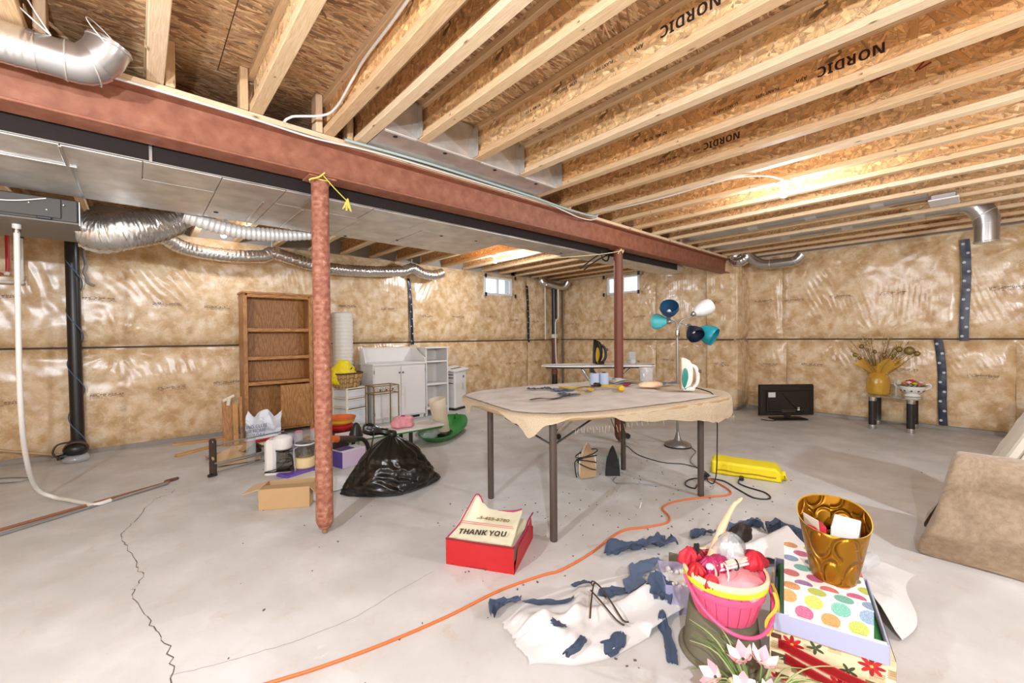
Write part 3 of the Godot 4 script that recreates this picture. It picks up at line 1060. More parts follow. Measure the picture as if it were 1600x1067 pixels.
func framing() -> void:
	# joists on the camera's side of the beam
	var js := []
	for k in NEAR_X.size():
		var z0 := -2.665 if not k in [7, 8, 9] else -2.305
		var lb := "wood I-joist on the near side of the beam, %s from the right wall" % ordinal(NEAR_X.size() - 1 - k)
		js.append(joist(NEAR_X[k], z0, 3.58, lb, "joists before the steel beam", k))
	for k in 21:
		var lb := "wood I-joist on the far side of the beam, %s from the end wall" % ordinal(20 - k)
		joist(0.51 + 0.436 * (k - 5), -6.24, -2.685, lb, "joists beyond the steel beam", k + 1)
	print_web(js[8], "NORDIC", 0.052, 2.552, -0.82)
	print_web(js[8], "APA", 0.020, 2.545, -1.06)
	print_web(js[8], "PLANT 1051", 0.016, 2.552, -1.26)
	print_web(js[8], "CCMC 13032-R", 0.016, 2.555, -1.50)
	print_web(js[8], "NI-40x  9 1/2", 0.016, 2.545, -1.76)
	print_web(js[10], "NORDIC", 0.052, 2.536, -0.42)
	print_web(js[10], "APA", 0.020, 2.536, -0.62)
	print_web(js[10], "PLANT 1051", 0.016, 2.535, -0.78)
	print_web(js[10], "CCMC 13032-R", 0.016, 2.540, -1.00)
	print_web(js[10], "NI-40x  NI-20", 0.020, 2.536, -1.45)
	print_web(js[11], "NORDIC", 0.048, 2.545, -1.19)
	print_web(js[11], "APA", 0.020, 2.54, -1.36)
	print_web(js[11], "PLANT 1051  CCMC 13032-R", 0.016, 2.54, -1.62)
	print_web(js[11], "NI-40x  9 1/2", 0.016, 2.54, -1.98)
	for s in [[-0.40, 2.585, -0.30, 2.60], [-0.22, 2.56, -0.17, 2.615], [-0.205, 2.565, -0.16, 2.58]]:
		var mk := MB.new()
		mk.rod(V(-0.0055, s[1] - YJ, s[0] - js[11].position.z), V(-0.0055, s[3] - YJ, s[2] - js[11].position.z), 0.004, 6)
		part("marker_stroke", mk, M.reddark, js[11])
	# squash blocks standing on the plate beside the joist ends
	for k in [1, 2, 3, 4, 5, 6, 10, 11, 12, 13, 14, 15, 16, 17, 18, 19, 20]:
		var x: float = NEAR_X[k]
		var sd := -0.056 if k in [4, 5, 6] else 0.056
		single("squash_block", MB.new().box(V(0, 0.112, 0), V(0.038, 0.224, 0.085), 0.003, 1), M["wood%d" % ((k + 1) % 3)], "upright wood block on the plate beside the %s near joist from right" % ordinal(NEAR_X.size() - 1 - k), "wood block", V(x + sd, YJ + 0.001, -2.645), 0.0, "blocks on the beam plate")
	# the header that carries three joists, in sheet metal
	var hd := thing("joist_header", "sheet metal faced header box above the beam carrying three short joists", "header", V(1.057, YJ, -2.31))
	part("header_beam", MB.new().box(V(0.78, 0.112, -0.02), V(1.49, 0.224, 0.035), 0.002), M.wood2, hd)
	part("bottom_sheet", MB.new().box(V(0.78, 0.0, -0.135), V(1.49, 0.003, 0.25), 0.0), M.galv, hd)
	var xs := [0.036, 0.249, 0.321, 0.673, 0.745, 1.103, 1.175, 1.526]
	for i in 4:
		var a: float = xs[i * 2]
		var b: float = xs[i * 2 + 1]
		part("face_sheet", MB.new().box(V((a + b) / 2, 0.112, 0.0), V(b - a, 0.22, 0.002), 0.0), M.galv, hd)
		part("bright_lip", MB.new().box(V((a + b) / 2, -0.001, -0.012), V(b - a - 0.01, 0.003, 0.022), 0.001), M.white, hd)
		var hole := MB.new().at(V((a + b) / 2 - 0.02, -0.0035, -0.05))
		hole.lathe([V2(0.001, 0), V2(0.014, 0), V2(0.014, 0.002)], 16)
		part("round_hole", hole, M.blackmatt, hd)
		var hg := MB.new()
		hg.box(V(b - 0.001, 0.105, 0.028), V(0.003, 0.20, 0.055), 0.0005)
		hg.box(V(b - 0.02, 0.105, 0.003), V(0.04, 0.20, 0.003), 0.0005)
		part("joist_hanger", hg, M.galv, hd)
	# the steel beam and the plate on it
	var bm := thing("steel_beam", "long rust red steel I-beam crossing the ceiling on two posts", "beam", V(-2.45, 2.168, -2.675))
	bm.set_meta("kind", "thing")
	var L := 9.5
	part("bottom_flange", MB.new().box(V(L / 2, 0.006, 0), V(L, 0.012, 0.146), 0.003), M.beam, bm)
	part("top_flange", MB.new().box(V(L / 2, 0.212, 0), V(L, 0.012, 0.146), 0.003), M.beam, bm)
	part("web", MB.new().box(V(L / 2, 0.109, 0.0), V(L, 0.20, 0.009), 0.001), M.beam, bm)
	single("beam_plate", MB.new().box(V(4.7, 0.0155, 0), V(9.4, 0.030, 0.146), 0.003, 0), M.wood0, "flat sawn wood plate lying along the top of the steel beam", "plank", V(-2.45, 2.387, -2.675))
	# posts
	for e in [[V(0.838, 0, -2.675), M.rust, "rusty red steel post nearest the camera, by the black trash bag", 0.05], [V(4.0, 0, -2.675), M.redpaint, "smooth dark red steel post behind the cloth covered table", 0.05]]:
		var o := thing("steel_post", e[2], "post", e[0], 0.0, "posts under the steel beam")
		o.set_meta("kind", "thing")
		var r: float = e[3]
		part("tube", MB.new().lathe([V2(0.001, 0.045), V2(r * 0.75, 0.05), V2(r * 0.97, 0.075), V2(r, 0.085), V2(r, 2.155), V2(0.001, 2.155)], 28), e[1], o)
		var sc := MB.new()
		var pr := [V2(0.001, 0.0)]
		for i in 14:
			pr.append(V2(0.017 if i % 2 else 0.0145, 0.004 + i * 0.0035))
		pr.append(V2(0.001, 0.053))
		sc.lathe(pr, 16)
		part("jack_screw", sc, M.brass, o)
		part("collar", MB.new().lathe([V2(0.02, 0.036), V2(0.034, 0.038), V2(0.036, 0.05), V2(0.02, 0.052)], 20), e[1], o)
		part("cap_plate", MB.new().box(V(0, 2.161, 0), V(0.16, 0.011, 0.13), 0.002), e[1], o)

# ---------------------------------------------------------------- ducts
func crinkled(p: PackedVector3Array, r: float, amp: float, freq: float, sd: float, sides := 22) -> MB:   # crumpled foil hose
	var mb := MB.new()
	var rr := PackedFloat32Array()
	for i in p.size():
		rr.append(r)
	mb.tube(p, rr, sides, false)
	var i := 0
	for q in mb.v.size():
		var ring := q / (sides + 1)
		var k := (q % (sides + 1)) % sides
		var a := TAU * k / sides
		var c: Vector3 = p[mini(ring, p.size() - 1)]
		var d := (mb.v[q] - c)
		var s := 1.0 + amp * sin(ring * freq + 1.6 * ns(cos(a) * 2.0, sin(a) * 2.0, ring * 0.3 + sd)) + amp * 3.0 * (absf(ns(cos(a) * 3.2 + sd, sin(a) * 3.2, ring * 0.42)) - 0.2) + amp * 1.2 * ns(cos(a) * 7.0, sin(a) * 7.0 + sd, ring * 0.8)
		mb.v[q] = c + d * s
	# new normals from the moved surface
	var nn := PackedVector3Array()
	nn.resize(mb.v.size())
	for t in range(0, mb.ix.size(), 3):
		var a0 := mb.v[mb.ix[t]]
		var f := (mb.v[mb.ix[t + 2]] - a0).cross(mb.v[mb.ix[t + 1]] - a0)
		for e in 3:
			nn[mb.ix[t + e]] += f
	for q in mb.v.size():                                    # join the seam column
		if q % (sides + 1) == sides:
			var o := q - sides
			var s := nn[q] + nn[o]
			nn[q] = s
			nn[o] = s
	for q in mb.v.size():
		mb.n[q] = nn[q].normalized()
	return mb

func ring(mb: MB, at: Vector3, dir: Vector3, r: float, w := 0.006) -> void:
	var u := dir.normalized().cross(V(0.31, 0.95, 0.1)).normalized()
	var q := u.cross(dir.normalized())
	var p := PackedVector3Array()
	for k in 25:
		var a := TAU * k / 24
		p.append(at + (u * cos(a) + q * sin(a)) * r)
	mb.tube(p, w, 6, false)

func ducts() -> void:
	# the trunk beside the beam
	var t := thing("trunk_duct", "wide flat sheet metal trunk duct hung behind the steel beam", "duct", V(0, 2.09, -3.27))
	part("duct_body", MB.new().box(V(0.2, 0.115, 0), V(4.84, 0.21, 0.955), 0.004), M.galv, t)
	part("duct_end", MB.new().box(V(4.20, 0.115, 0.305), V(3.16, 0.21, 0.345), 0.004), M.galv, t)
	var nx := [-2.2, -0.255, 0.03, 0.36, 0.68, 1.23, 1.66, 2.62, 3.14, 4.1, 5.78]
	for i in nx.size() - 1:
		part("bottom_panel", MB.new().box(V((nx[i] + nx[i + 1]) / 2, 0.004 - 0.0015 * (i % 2), 0.325), V(nx[i + 1] - nx[i] - 0.004, 0.006, 0.298), 0.001), M.galv, t)
	var fx := [-2.2, -0.24, 0.36, 0.68, 1.26, 1.78, 2.62]
	for i in fx.size() - 1:
		part("bottom_panel", MB.new().box(V((fx[i] + fx[i + 1]) / 2, 0.004 - 0.0015 * (i % 2), -0.148), V(fx[i + 1] - fx[i] - 0.004, 0.006, 0.652), 0.001), M.galv, t)
	for e in [[-0.255, 0.325, 0.29], [-0.24, -0.148, 0.64], [0.86, -0.15, 0.6], [0.62, -0.14, 0.6]]:
		part("drive_cleat", MB.new().box(V(e[0], -0.002, e[1]), V(0.014, 0.008, e[2]), 0.002, 2), M.pipe, t)
	part("seam_cleat", MB.new().box(V(-1.22, -0.003, 0.175), V(2.0, 0.008, 0.016), 0.002), M.pipe, t)
	part("dark_side_strip", MB.new().box(V(1.7, 0.118, 0.48), V(7.8, 0.21, 0.006), 0.0), M.darkstrip, t)  # dark brown strip along the duct side behind the beam
	for e in [[0.06, 0.478], [0.86, 0.478], [0.90, 0.478]]:
		part("hanger_strap", MB.new().box(V(e[0], 0.17, 0.488), V(0.012, 0.33, 0.003), 0.0), M.pipe, t)
	part("hanger_strap", MB.new().box(V(0.88, -0.004, 0.33), V(0.10, 0.004, 0.26), 0.001), M.pipe, t)
	for e in [[0.42, -0.30], [1.36, -0.42], [1.78, -0.28], [2.35, 0.16], [2.0, 0.12], [3.4, 0.28]]:
		part("round_hole", MB.new().at(V(e[0], -0.0005, e[1])).lathe([V2(0.001, 0), V2(0.014, 0), V2(0.014, -0.002), V2(0.001, -0.002)], 14), M.blackmatt, t)
	# long round ducts in the joist bays of the near side
	for e in [[5.357, 2.492, -2.62, -0.30, "long round sheet metal duct in the bay ending at the white register boot"], [6.20, 2.492, -2.62, -0.03, "long round sheet metal duct in the bay ending at the downward elbow"]]:
		var o := thing("round_duct", e[4], "duct", V(e[0], e[1], e[2]), 0.0, "round ducts in the joist bays")
		var L: float = e[3] - e[2]
		part("duct_pipe", MB.new().rod(V(0, 0, 0), V(0, 0, L), 0.080, 24), M.pipe, o)
		for s in [0.38, 0.62, 0.85]:
			part("joint_band", MB.new().rod(V(0, 0, L * s - 0.05), V(0, 0, L * s + 0.05), 0.084, 24), M.galv, o)
	var bt := thing("register_boot", "small white ceiling register boot under the joists at right", "vent", V(5.357, 2.372, -0.20))
	part("boot_box", MB.new().box(V(0, 0.02, 0), V(0.24, 0.045, 0.16), 0.006), M.pipe, bt)
	part("register_plate", MB.new().box(V(0, -0.006, 0), V(0.27, 0.012, 0.19), 0.004), M.white, bt)
	# elbow that turns down beside the right wall
	var el := thing("elbow_duct", "shiny round elbow duct dropping from the joists above the right wall", "duct", V(6.20, 2.075, 0.06))
	part("drop_pipe", MB.new().rod(V(0, 0, 0), V(0, 0.20, 0), 0.088, 26), M.pipe, el)
	var g := MB.new()
	ring(g, V(0, 0.01, 0), Vector3.UP, 0.088, 0.005)
	ring(g, V(0, 0.19, 0), Vector3.UP, 0.088, 0.006)
	part("crimp_ring", g, M.galv, el)
	part("elbow_gore", MB.new().tube(path([V(0, 0.18, 0), V(0, 0.27, -0.01), V(0, 0.36, -0.06)], 0.03), 0.094, 24), M.pipe, el)
	part("elbow_gore", MB.new().tube(path([V(0, 0.33, -0.03), V(-0.01, 0.40, -0.11), V(-0.01, 0.415, -0.17)], 0.03), 0.09, 24), M.pipe, el)
	var g2 := MB.new()
	ring(g2, V(0, 0.28, -0.015), V(0, 0.8, -0.5), 0.095, 0.005)
	part("crimp_ring", g2, M.galv, el)
	# foil and pipe at the pilaster
	var b := thing("bump_duct", "shiny foil elbow and round pipe lying over the beam's far end", "duct", V(6.93, 2.21, -2.0))
	part("foil_elbow", crinkled(path([V(-0.02, 0.24, -0.50), V(-0.02, 0.16, -0.52), V(-0.03, 0.11, -0.44), V(-0.03, 0.15, -0.35), V(-0.03, 0.20, -0.33)], 0.012), 0.078, 0.05, 2.1, 4.0), M.foil, b)
	part("duct_pipe", MB.new().tube(path([V(-0.03, 0.20, -0.33), V(-0.02, 0.10, -0.24), V(-0.02, 0.03, -0.13), V(-0.02, 0.012, 0.0), V(-0.02, 0.015, 0.26), V(-0.02, 0.05, 0.33), V(-0.02, 0.10, 0.37)], 0.03), 0.068, 22), M.pipe, b)
	var g3 := MB.new()
	ring(g3, V(-0.02, 0.012, -0.02), V(0, 0, 1), 0.070, 0.005)
	ring(g3, V(-0.02, 0.02, 0.28), V(0, 0.5, 1), 0.070, 0.005)
	part("crimp_ring", g3, M.galv, b)
	# pipe in the far corner
	var c := thing("corner_duct", "round metal duct with foil elbow above the far corner drain pipe", "duct", V(6.75, 2.30, -6.0))
	part("duct_pipe", MB.new().tube(path([V(-0.42, 0.0, -0.02), V(-0.2, -0.03, 0.0), V(0.0, -0.05, 0.02), V(0.10, -0.03, 0.08), V(0.14, 0.06, 0.14)], 0.03), 0.07, 20), M.pipe, c)
	part("foil_elbow", crinkled(path([V(-0.44, 0.14, -0.06), V(-0.47, 0.04, -0.04), V(-0.40, -0.01, -0.02)], 0.012), 0.08, 0.06, 2.2, 1.0), M.foil, c)
	# big foil hose from the ventilator, its lower twin and the collar
	var f := thing("foil_hose", "big crumpled foil hose curving from the grey ventilator to the trunk duct", "duct hose", V(0, 2.0, -4.0))
	part("foil_sleeve", crinkled(path([V(-0.25, -0.03, -0.08), V(-0.16, -0.05, -0.05), V(-0.04, -0.02, -0.02), V(0.09, 0.04, -0.06), V(0.20, 0.13, -0.12)], 0.006), 0.128, 0.028, 2.6, 2.0, 44), M.foil, f)
	part("metal_collar", MB.new().tube(path([V(0.19, 0.12, -0.12), V(0.26, 0.165, -0.17), V(0.30, 0.2, -0.2)], 0.03), 0.095, 24), M.galv, f)
	part("foil_flap", MB.new().slab(6, 6, func(a, bb): return V(-0.03 + a * 0.10, 0.085 + 0.012 * sin(a * 5.0) + bb * 0.02, 0.06 - bb * 0.05), 0.001), M.foil, f)
	var f2 := thing("lower_foil_hose", "pale foil hose sagging under the big foil hose by the ventilator", "duct hose", V(0, 1.94, -4.35))
	part("foil_sleeve", crinkled(path([V(-0.28, 0.02, 0.0), V(-0.2, -0.01, 0.0), V(-0.1, 0.02, 0.0), V(0.0, 0.08, -0.05), V(0.14, 0.2, -0.2)], 0.009), 0.085, 0.04, 1.7, 6.0, 26), M.foilwhite, f2)
	# insulated foil hose along the left wall
	var w := thing("wall_foil_hose", "long silver foil hose sagging along the top of the left wall", "duct hose", V(0, 2.2, -5.97))
	part("foil_sleeve", crinkled(path([V(0.12, 0.18, 0.30), V(0.24, 0.09, 0.12), V(0.38, 0.035, 0.0), V(0.6, 0.0, 0), V(0.9, -0.005, 0), V(1.18, 0.03, 0), V(1.28, 0.085, 0), V(1.39, 0.065, 0), V(1.70, -0.005, 0), V(2.03, -0.04, 0), V(2.56, -0.025, 0), V(3.06, 0.03, 0), V(3.24, 0.09, 0), V(3.42, 0.03, 0), V(3.62, 0.015, 0), V(3.80, 0.07, 0)], 0.013), 0.078, 0.05, 1.9, 8.0, 22), M.foil, w)
	for e in [[1.28, 0.14], [3.24, 0.14]]:
		part("hanger_tie", MB.new().rod(V(e[0], e[1], 0), V(e[0], e[1] + 0.1, 0.0), 0.008, 6), M.foil, w)
	# white ribbed hose under the trunk's far edge
	var h := thing("ribbed_hose", "white ribbed plastic hose hanging in a sag below the trunk duct's edge", "duct hose", V(0, 2.04, -3.84))
	var pr := path([V(0.26, 0.06, 0), V(0.42, 0.02, 0), V(0.58, -0.005, 0), V(0.76, 0.0, 0), V(0.94, 0.02, 0), V(1.16, 0.055, 0)], 0.006)
	var rr := PackedFloat32Array()
	for i in pr.size():
		rr.append((0.052 - 0.02 * maxf(0.0, (float(i) / pr.size() - 0.6) * 2.0)) * (1.0 + 0.07 * sin(i * 1.15)))
	for x in [0.51, 0.946]:
		part("hose_strap", MB.new().box(V(x, 0.19, 0.0), V(0.02, 0.382, 0.012), 0.002), M.pvcwhite, h)
	part("ribbed_sleeve", MB.new().tube(pr, rr, 20), M.foilwhite, h)
	# pipe with elbow up at the near left, over the beam
	var p := thing("near_elbow_duct", "round galvanized pipe and elbow with a hoop above the beam's near end", "duct", V(-0.3, 2.335, -2.47))
	part("duct_pipe", MB.new().rod(V(-1.2, -0.005, 0), V(0.11, 0.0, 0), 0.072, 28), M.pipe, p)
	part("elbow_gore", MB.new().tube(path([V(0.09, 0.0, 0), V(0.15, 0.004, 0.0), V(0.19, 0.03, 0.01)], 0.02), 0.075, 28), M.pipe, p)
	part("elbow_gore", MB.new().tube(path([V(0.17, 0.015, 0.0), V(0.21, 0.06, 0.02), V(0.23, 0.11, 0.03)], 0.02), 0.073, 28, false), M.pipe, p)
	var g4 := MB.new()
	ring(g4, V(0.10, 0, 0), V(1, 0, 0), 0.076, 0.003)
	ring(g4, V(0.17, 0.01, 0), V(0.9, 0.4, 0), 0.077, 0.003)
	ring(g4, V(0.228, 0.10, 0.03), V(0.3, 0.9, 0.2), 0.074, 0.003)
	part("crimp_ring", g4, M.galv, p)
	var hp := MB.new()
	ring(hp, V(0.225, 0.12, 0.035), V(0.6, 0.5, 0.4), 0.085, 0.0022)
	part("wire_hoop", hp, M.pvcwhite, p)
	for e in [[-0.02, 0.0], [0.05, 0.05]]:
		part("tie_wire", MB.new().tube(path([V(0.06, 0.072, 0.02), V(-0.03 + e[1], 0.12, 0.10), V(-0.12 + e[1] * 2.0, 0.15, 0.3)], 0.03), 0.003, 6), M.pvcwhite, p)
	part("foil_wrap", crinkled(path([V(-0.10, -0.002, 0), V(-0.04, -0.001, 0), V(0.02, 0, 0)], 0.006), 0.074, 0.012, 2.0, 3.0, 26), M.foil, p)

# ---------------------------------------------------------------- ventilator, pipes, cables
func services() -> void:
	var v := thing("ventilator", "grey metal ventilator box hung below the trunk duct at the left edge", "ventilator", V(-0.95, 1.93, -4.09))
	part("case", MB.new().box(V(0, 0.07, 0), V(1.36, 0.14, 0.66), 0.006), M.hvacdark, v)
	part("bottom_tray", MB.new().box(V(0, -0.004, 0), V(1.37, 0.012, 0.67), 0.004), M.hvac, v)
	part("front_door", MB.new().box(V(-0.03, 0.075, 0.335), V(1.28, 0.12, 0.012), 0.004), M.hvacdark, v)
	for x in [0.10, 0.42]:
		part("door_latch", MB.new().box(V(x + 0.12, 0.008, 0.342), V(0.06, 0.014, 0.016), 0.003), M.black, v)
	for e in [[0.30, 0.11], [0.48, 0.09], [0.62, 0.10], [0.55, 0.06]]:
		part("screw_head", MB.new().ball(V(e[0], e[1], 0.342), V(0.006, 0.006, 0.003), 8, 4), M.chrome, v)
	part("grey_wire", MB.new().tube(path([V(0.0, 0.11, 0.35), V(0.2, 0.075, 0.36), V(0.4, 0.08, 0.36), V(0.55, 0.125, 0.35)], 0.03), 0.004, 6), M.pvcwhite, v)
	part("side_trim", MB.new().box(V(0.687, 0.06, 0), V(0.008, 0.15, 0.66), 0.002), M.pipe, v)
	part("drain_port", MB.new().rod(V(0.40, -0.035, 0.12), V(0.40, 0.0, 0.12), 0.02, 14), M.pvcwhite, v)
	# clear drain hose to the floor
	var h := thing("drain_hose", "translucent white drain hose hanging from the ventilator and curling onto the floor", "hose", V(-0.55, 0, -3.97))
	part("hose_tube", MB.new().tube(path([V(0, 1.90, 0), V(-0.005, 1.4, -0.02), V(-0.015, 0.8, -0.10), V(-0.03, 0.4, -0.35), V(-0.02, 0.12, -0.62), V(0.06, 0.022, -0.66), V(0.15, 0.016, -0.52), V(0.24, 0.016, -0.36), V(0.30, 0.016, -0.26), V(0.38, 0.016, -0.30)], 0.03), 0.014, 12), M.pvcwhite, h)
	part("hose_clamp", MB.new().rod(V(0, 1.865, 0), V(0, 1.89, 0), 0.018, 12), M.chrome, h)
	# pex pipes
	for e in [["red", M.pexred, -0.90, 2.25, 1.826], ["white", M.pvcwhite, -0.815, 2.20, 1.75]]:
		var o := thing("water_pipe", "%s plastic water pipe turning an elbow at the left edge" % e[0], "pipe", V(e[2], e[4], -6.05), 0.0)
		part("pipe_run", MB.new().tube(path([V(0, e[3] - e[4], 0), V(0, 0.03, 0), V(-0.02, 0.0, 0), V(-0.06, 0, 0), V(-0.9, 0, 0)], 0.05), 0.014, 12), e[1], o)
		part("elbow_fitting", MB.new().ball(V(-0.005, 0.004, 0), V(0.022, 0.022, 0.022), 12, 8), M.pvcwhite, o)
		if e[0] == "white":
			part("clamp_ring", MB.new().rod(V(-0.045, 0, 0), V(-0.035, 0, 0), 0.019, 12), M.black, o)
			part("pipe_clip", MB.new().rod(V(0, 0.42, 0), V(0, 0.44, 0), 0.022, 12), M.black, o)
	# black stack with cord and light-like fitting at its foot
	var s := thing("black_stack", "black drain stack pipe wrapped by a cord against the left wall", "pipe", V(-0.475, 0, -6.09))
	part("pipe_tube", MB.new().tube(PackedVector3Array([V(0.004, 0.12, 0), V(-0.005, 1.2, 0), V(-0.012, 2.42, 0)]), 0.052, 24), M.abs, s)
	part("foot_hub", MB.new().lathe([V2(0.001, 0.05), V2(0.06, 0.05), V2(0.066, 0.08), V2(0.066, 0.16), V2(0.055, 0.19), V2(0.001, 0.19)], 24), M.abs, s)
	var cp := []
	for i in 60:
		var a := i * 0.42
		cp.append(V(0.058 * cos(a), 0.16 + i * 0.036, 0.058 * sin(a)))
	part("wrapped_cord", MB.new().tube(path(cp, 0.02), 0.005, 6), M.denimlight, s)
	var fx := thing("floor_fitting", "dark coiled pump fitting with a clear base at the foot of the stack", "fitting", V(-0.475, 0, -5.95))
	part("clear_base", MB.new().lathe([V2(0.001, 0.0), V2(0.09, 0.0), V2(0.10, 0.03), V2(0.085, 0.07), V2(0.001, 0.075)], 22), M.clear, fx)
	part("coil_body", MB.new().ball(V(0, 0.125, 0), V(0.09, 0.075, 0.09), 20, 12), M.abs, fx)
	var cr := MB.new()
	for k in 4:
		var pts := PackedVector3Array()
		for i in 25:
			var a := TAU * i / 24
			pts.append(V(0.085 * cos(a), 0.125 + 0.075 * sin(a), 0.02 * k - 0.03 + 0.04 * sin(a)))
		cr.tube(pts, 0.006, 6, false)
	part("cable_loop", cr, M.brownplate, fx)
	part("side_outlet", MB.new().rod(V(-0.13, 0.06, 0.02), V(-0.04, 0.08, 0), 0.025, 12), M.abs, fx)
	part("cable_loop", MB.new().tube(path([V(-0.02, 0.20, 0.02), V(-0.12, 0.19, 0.03), V(-0.15, 0.11, 0.04), V(-0.10, 0.05, 0.04)], 0.02), 0.008, 8), M.black, fx)
	single("conduit_run", MB.new().tube(path([V(-0.10, 0.065, 0), V(-0.42, 0.17, 0.02), V(-1.2, 0.42, 0.04)], 0.1), 0.013, 10), M.ironsole, "thin tan plastic line rising left from the stack's foot along the wall", "pipe", V(-0.475, 0, -6.02))
	var gc := []
	for e in [[-0.33, 1.765], [-0.378, 1.79], [-0.39, 1.85], [-0.404, 1.90], [-0.389, 1.98], [-0.405, 2.09], [-0.39, 2.2], [-0.36, 2.34]]:
		gc.append(V(e[0], e[1], 0))
	single("flat_grey_cable", MB.new().tube(path(gc, 0.02), 0.014, 8), M.greyfoam, "grey sleeved cable dangling on the wool right of the black stack", "cable", V(0, 0, -6.12))
	# drain stack in the far corner with white pipes
	var ds := thing("corner_stack", "brown and black drain pipe standing in the far corner", "pipe", V(6.68, 0, -6.08))
	part("pipe_tube", MB.new().rod(V(0, 0, 0), V(0, 0.42, 0), 0.06, 18), M.abs, ds)
	part("pipe_tube", MB.new().rod(V(0, 0.42, 0), V(0, 1.20, 0), 0.058, 18), M.brownplate, ds)
	part("pipe_tube", MB.new().rod(V(0, 1.20, 0), V(0, 2.3, 0), 0.056, 18), M.abs, ds)
	for y in [0.42, 1.08, 1.2]:
		part("pipe_coupling", MB.new().rod(V(0, y - 0.04, 0), V(0, y + 0.04, 0), 0.068, 18), M.redpaint if y < 1.15 else M.offwhite, ds)
	single("corner_white_pipe", MB.new().tube(path([V(0.03, 2.3, 0.08), V(0.03, 1.62, 0.08), V(-0.02, 1.55, 0.08), V(-0.06, 1.48, 0.08), V(-0.06, 0.9, 0.08), V(-0.04, 0.62, 0.08), V(0.0, 0.5, 0.08)], 0.04), 0.016, 10), M.pvcwhite, "kinked white plastic pipe running down the corner drain stack", "pipe", V(6.66, 0, -6.05))
	single("slim_white_pipe", MB.new().rod(V(0, 1.13, 0), V(0, 2.25, 0), 0.013, 10), M.pvcwhite, "slim straight white pipe left of the corner drain stack", "pipe", V(6.40, 0, -6.08))
	# house wiring
	var c1 := []
	for e in [[-2.2, 2.35], [-0.6, 2.37], [-0.06, 2.375], [0.213, 2.376], [0.483, 2.374], [0.736, 2.366], [0.878, 2.372], [1.199, 2.392], [1.687, 2.394], [2.31, 2.395], [2.69, 2.398], [3.0, 2.37], [3.2, 2.35], [3.40, 2.36], [3.49, 2.40], [3.50, 2.45]]:
		c1.append(V(e[0], e[1], 0))
	single("beam_cable", MB.new().tube(path(c1, 0.04), 0.006, 8), M.pvcwhite, "white electrical cable stapled along the plate on the steel beam", "cable", V(0, 0, -2.585))
	var c1b := []
	for e in [[0.95, 2.40, -2.56], [1.5, 2.402, -2.54], [2.0, 2.403, -2.55], [2.6, 2.40, -2.56], [3.0, 2.39, -2.57], [3.45, 2.40, -2.56], [3.5, 2.5, -2.58]]:
		c1b.append(V(e[0], e[1], e[2]))
	single("grey_beam_cable", MB.new().tube(path(c1b, 0.05), 0.009, 8), M.greyteal, "thicker grey cable lying beside the white one under the sheet metal", "cable")
	single("joist_cable", MB.new().tube(path([V(0.62, 2.40, -2.57), V(0.66, 2.44, -2.56), V(0.80, 2.47, -2.50), V(0.845, 2.49, -2.40), V(0.842, 2.53, -2.15), V(0.842, 2.56, -2.0), V(0.842, 2.57, -1.7), V(0.842, 2.585, -1.45), V(0.842, 2.60, -1.0)], 0.03), 0.007, 8), M.pvcwhite, "white cable climbing from the beam plate up the side of a joist", "cable")
	single("bulb_cable", MB.new().tube(path([V(3.44, 2.44, -2.5), V(3.42, 2.41, -2.3), V(3.42, 2.395, -1.8), V(3.43, 2.405, -1.3), V(3.6, 2.41, -1.08), V(3.85, 2.425, -1.03)], 0.05), 0.006, 8), M.pvcwhite, "thin white cable run across the joists to the nearest bulb", "cable")
	single("bulb_tail", MB.new().tube(path([V(3.90, 2.43, -1.0), V(3.92, 2.40, -0.92), V(3.90, 2.44, -0.90), V(3.93, 2.48, -0.88)], 0.01), 0.004, 6), M.pvcwhite, "short curled white wire beside the nearest bulb's holder", "cable")
	# strings on the posts
	var y := thing("yellow_string", "yellow nylon string tied round the top of the rusty post", "string", V(0.838, 2.15, -2.675))
	var kn := MB.new()
	var lp := PackedVector3Array()
	for i in 25:
		var a := TAU * i / 24
		lp.append(V(cos(a) * 0.055, 0.004 * sin(a * 3.0), sin(a) * 0.055))
	kn.tube(lp, 0.004, 6, false)
	part("string_loop", kn, M.ropeyellow, y)
	part("string_tail", MB.new().tube(path([V(0.0, 0.03, 0.09), V(-0.03, 0.0, 0.08), V(-0.065, -0.012, 0.06), V(-0.075, -0.02, 0.05)], 0.02), 0.005, 6), M.ropeyellow, y)
	part("string_tail", MB.new().tube(path([V(-0.01, 0.02, 0.08), V(0.06, -0.04, 0.07), V(0.14, -0.10, 0.06)], 0.03), 0.003, 6), M.ropeyellow, y)
	var ts := MB.new()
	for k in 7:
		ts.rod(V(0.145, -0.085, 0.06), V(0.115 + k * 0.009, -0.155 + 0.01 * sin(k * 2.0), 0.055 + 0.004 * (k % 3)), 0.004, 6)
	part("string_tuft", ts, M.ropeyellow, y)
	var y2 := thing("white_string", "pale string stretched from the top of the dark red post", "string", V(4.0, 2.12, -2.675))
	part("string_loop", MB.new().tube(path([V(-0.05, -0.02, 0.03), V(-0.03, 0.03, 0.06), V(0.0, -0.01, 0.06), V(0.02, 0.03, 0.055), V(0.06, 0.02, 0.03)], 0.02), 0.005, 6), M.straw, y2)
	part("string_tail", MB.new().tube(path([V(0.0, 0.02, 0.058), V(-0.3, -0.05, 0.0), V(-0.9, -0.13, -0.3)], 0.1), 0.004, 6), M.straw, y2)
	var bw := thing("black_wire", "looped black wires hanging by the top of the dark red post", "cable", V(3.88, 2.08, -2.80))
	part("wire_strand", MB.new().tube(path([V(0.12, 0.08, 0), V(0.03, 0.05, 0), V(-0.12, -0.02, -0.02), V(-0.34, -0.16, -0.04)], 0.03), 0.007, 6), M.black, bw)
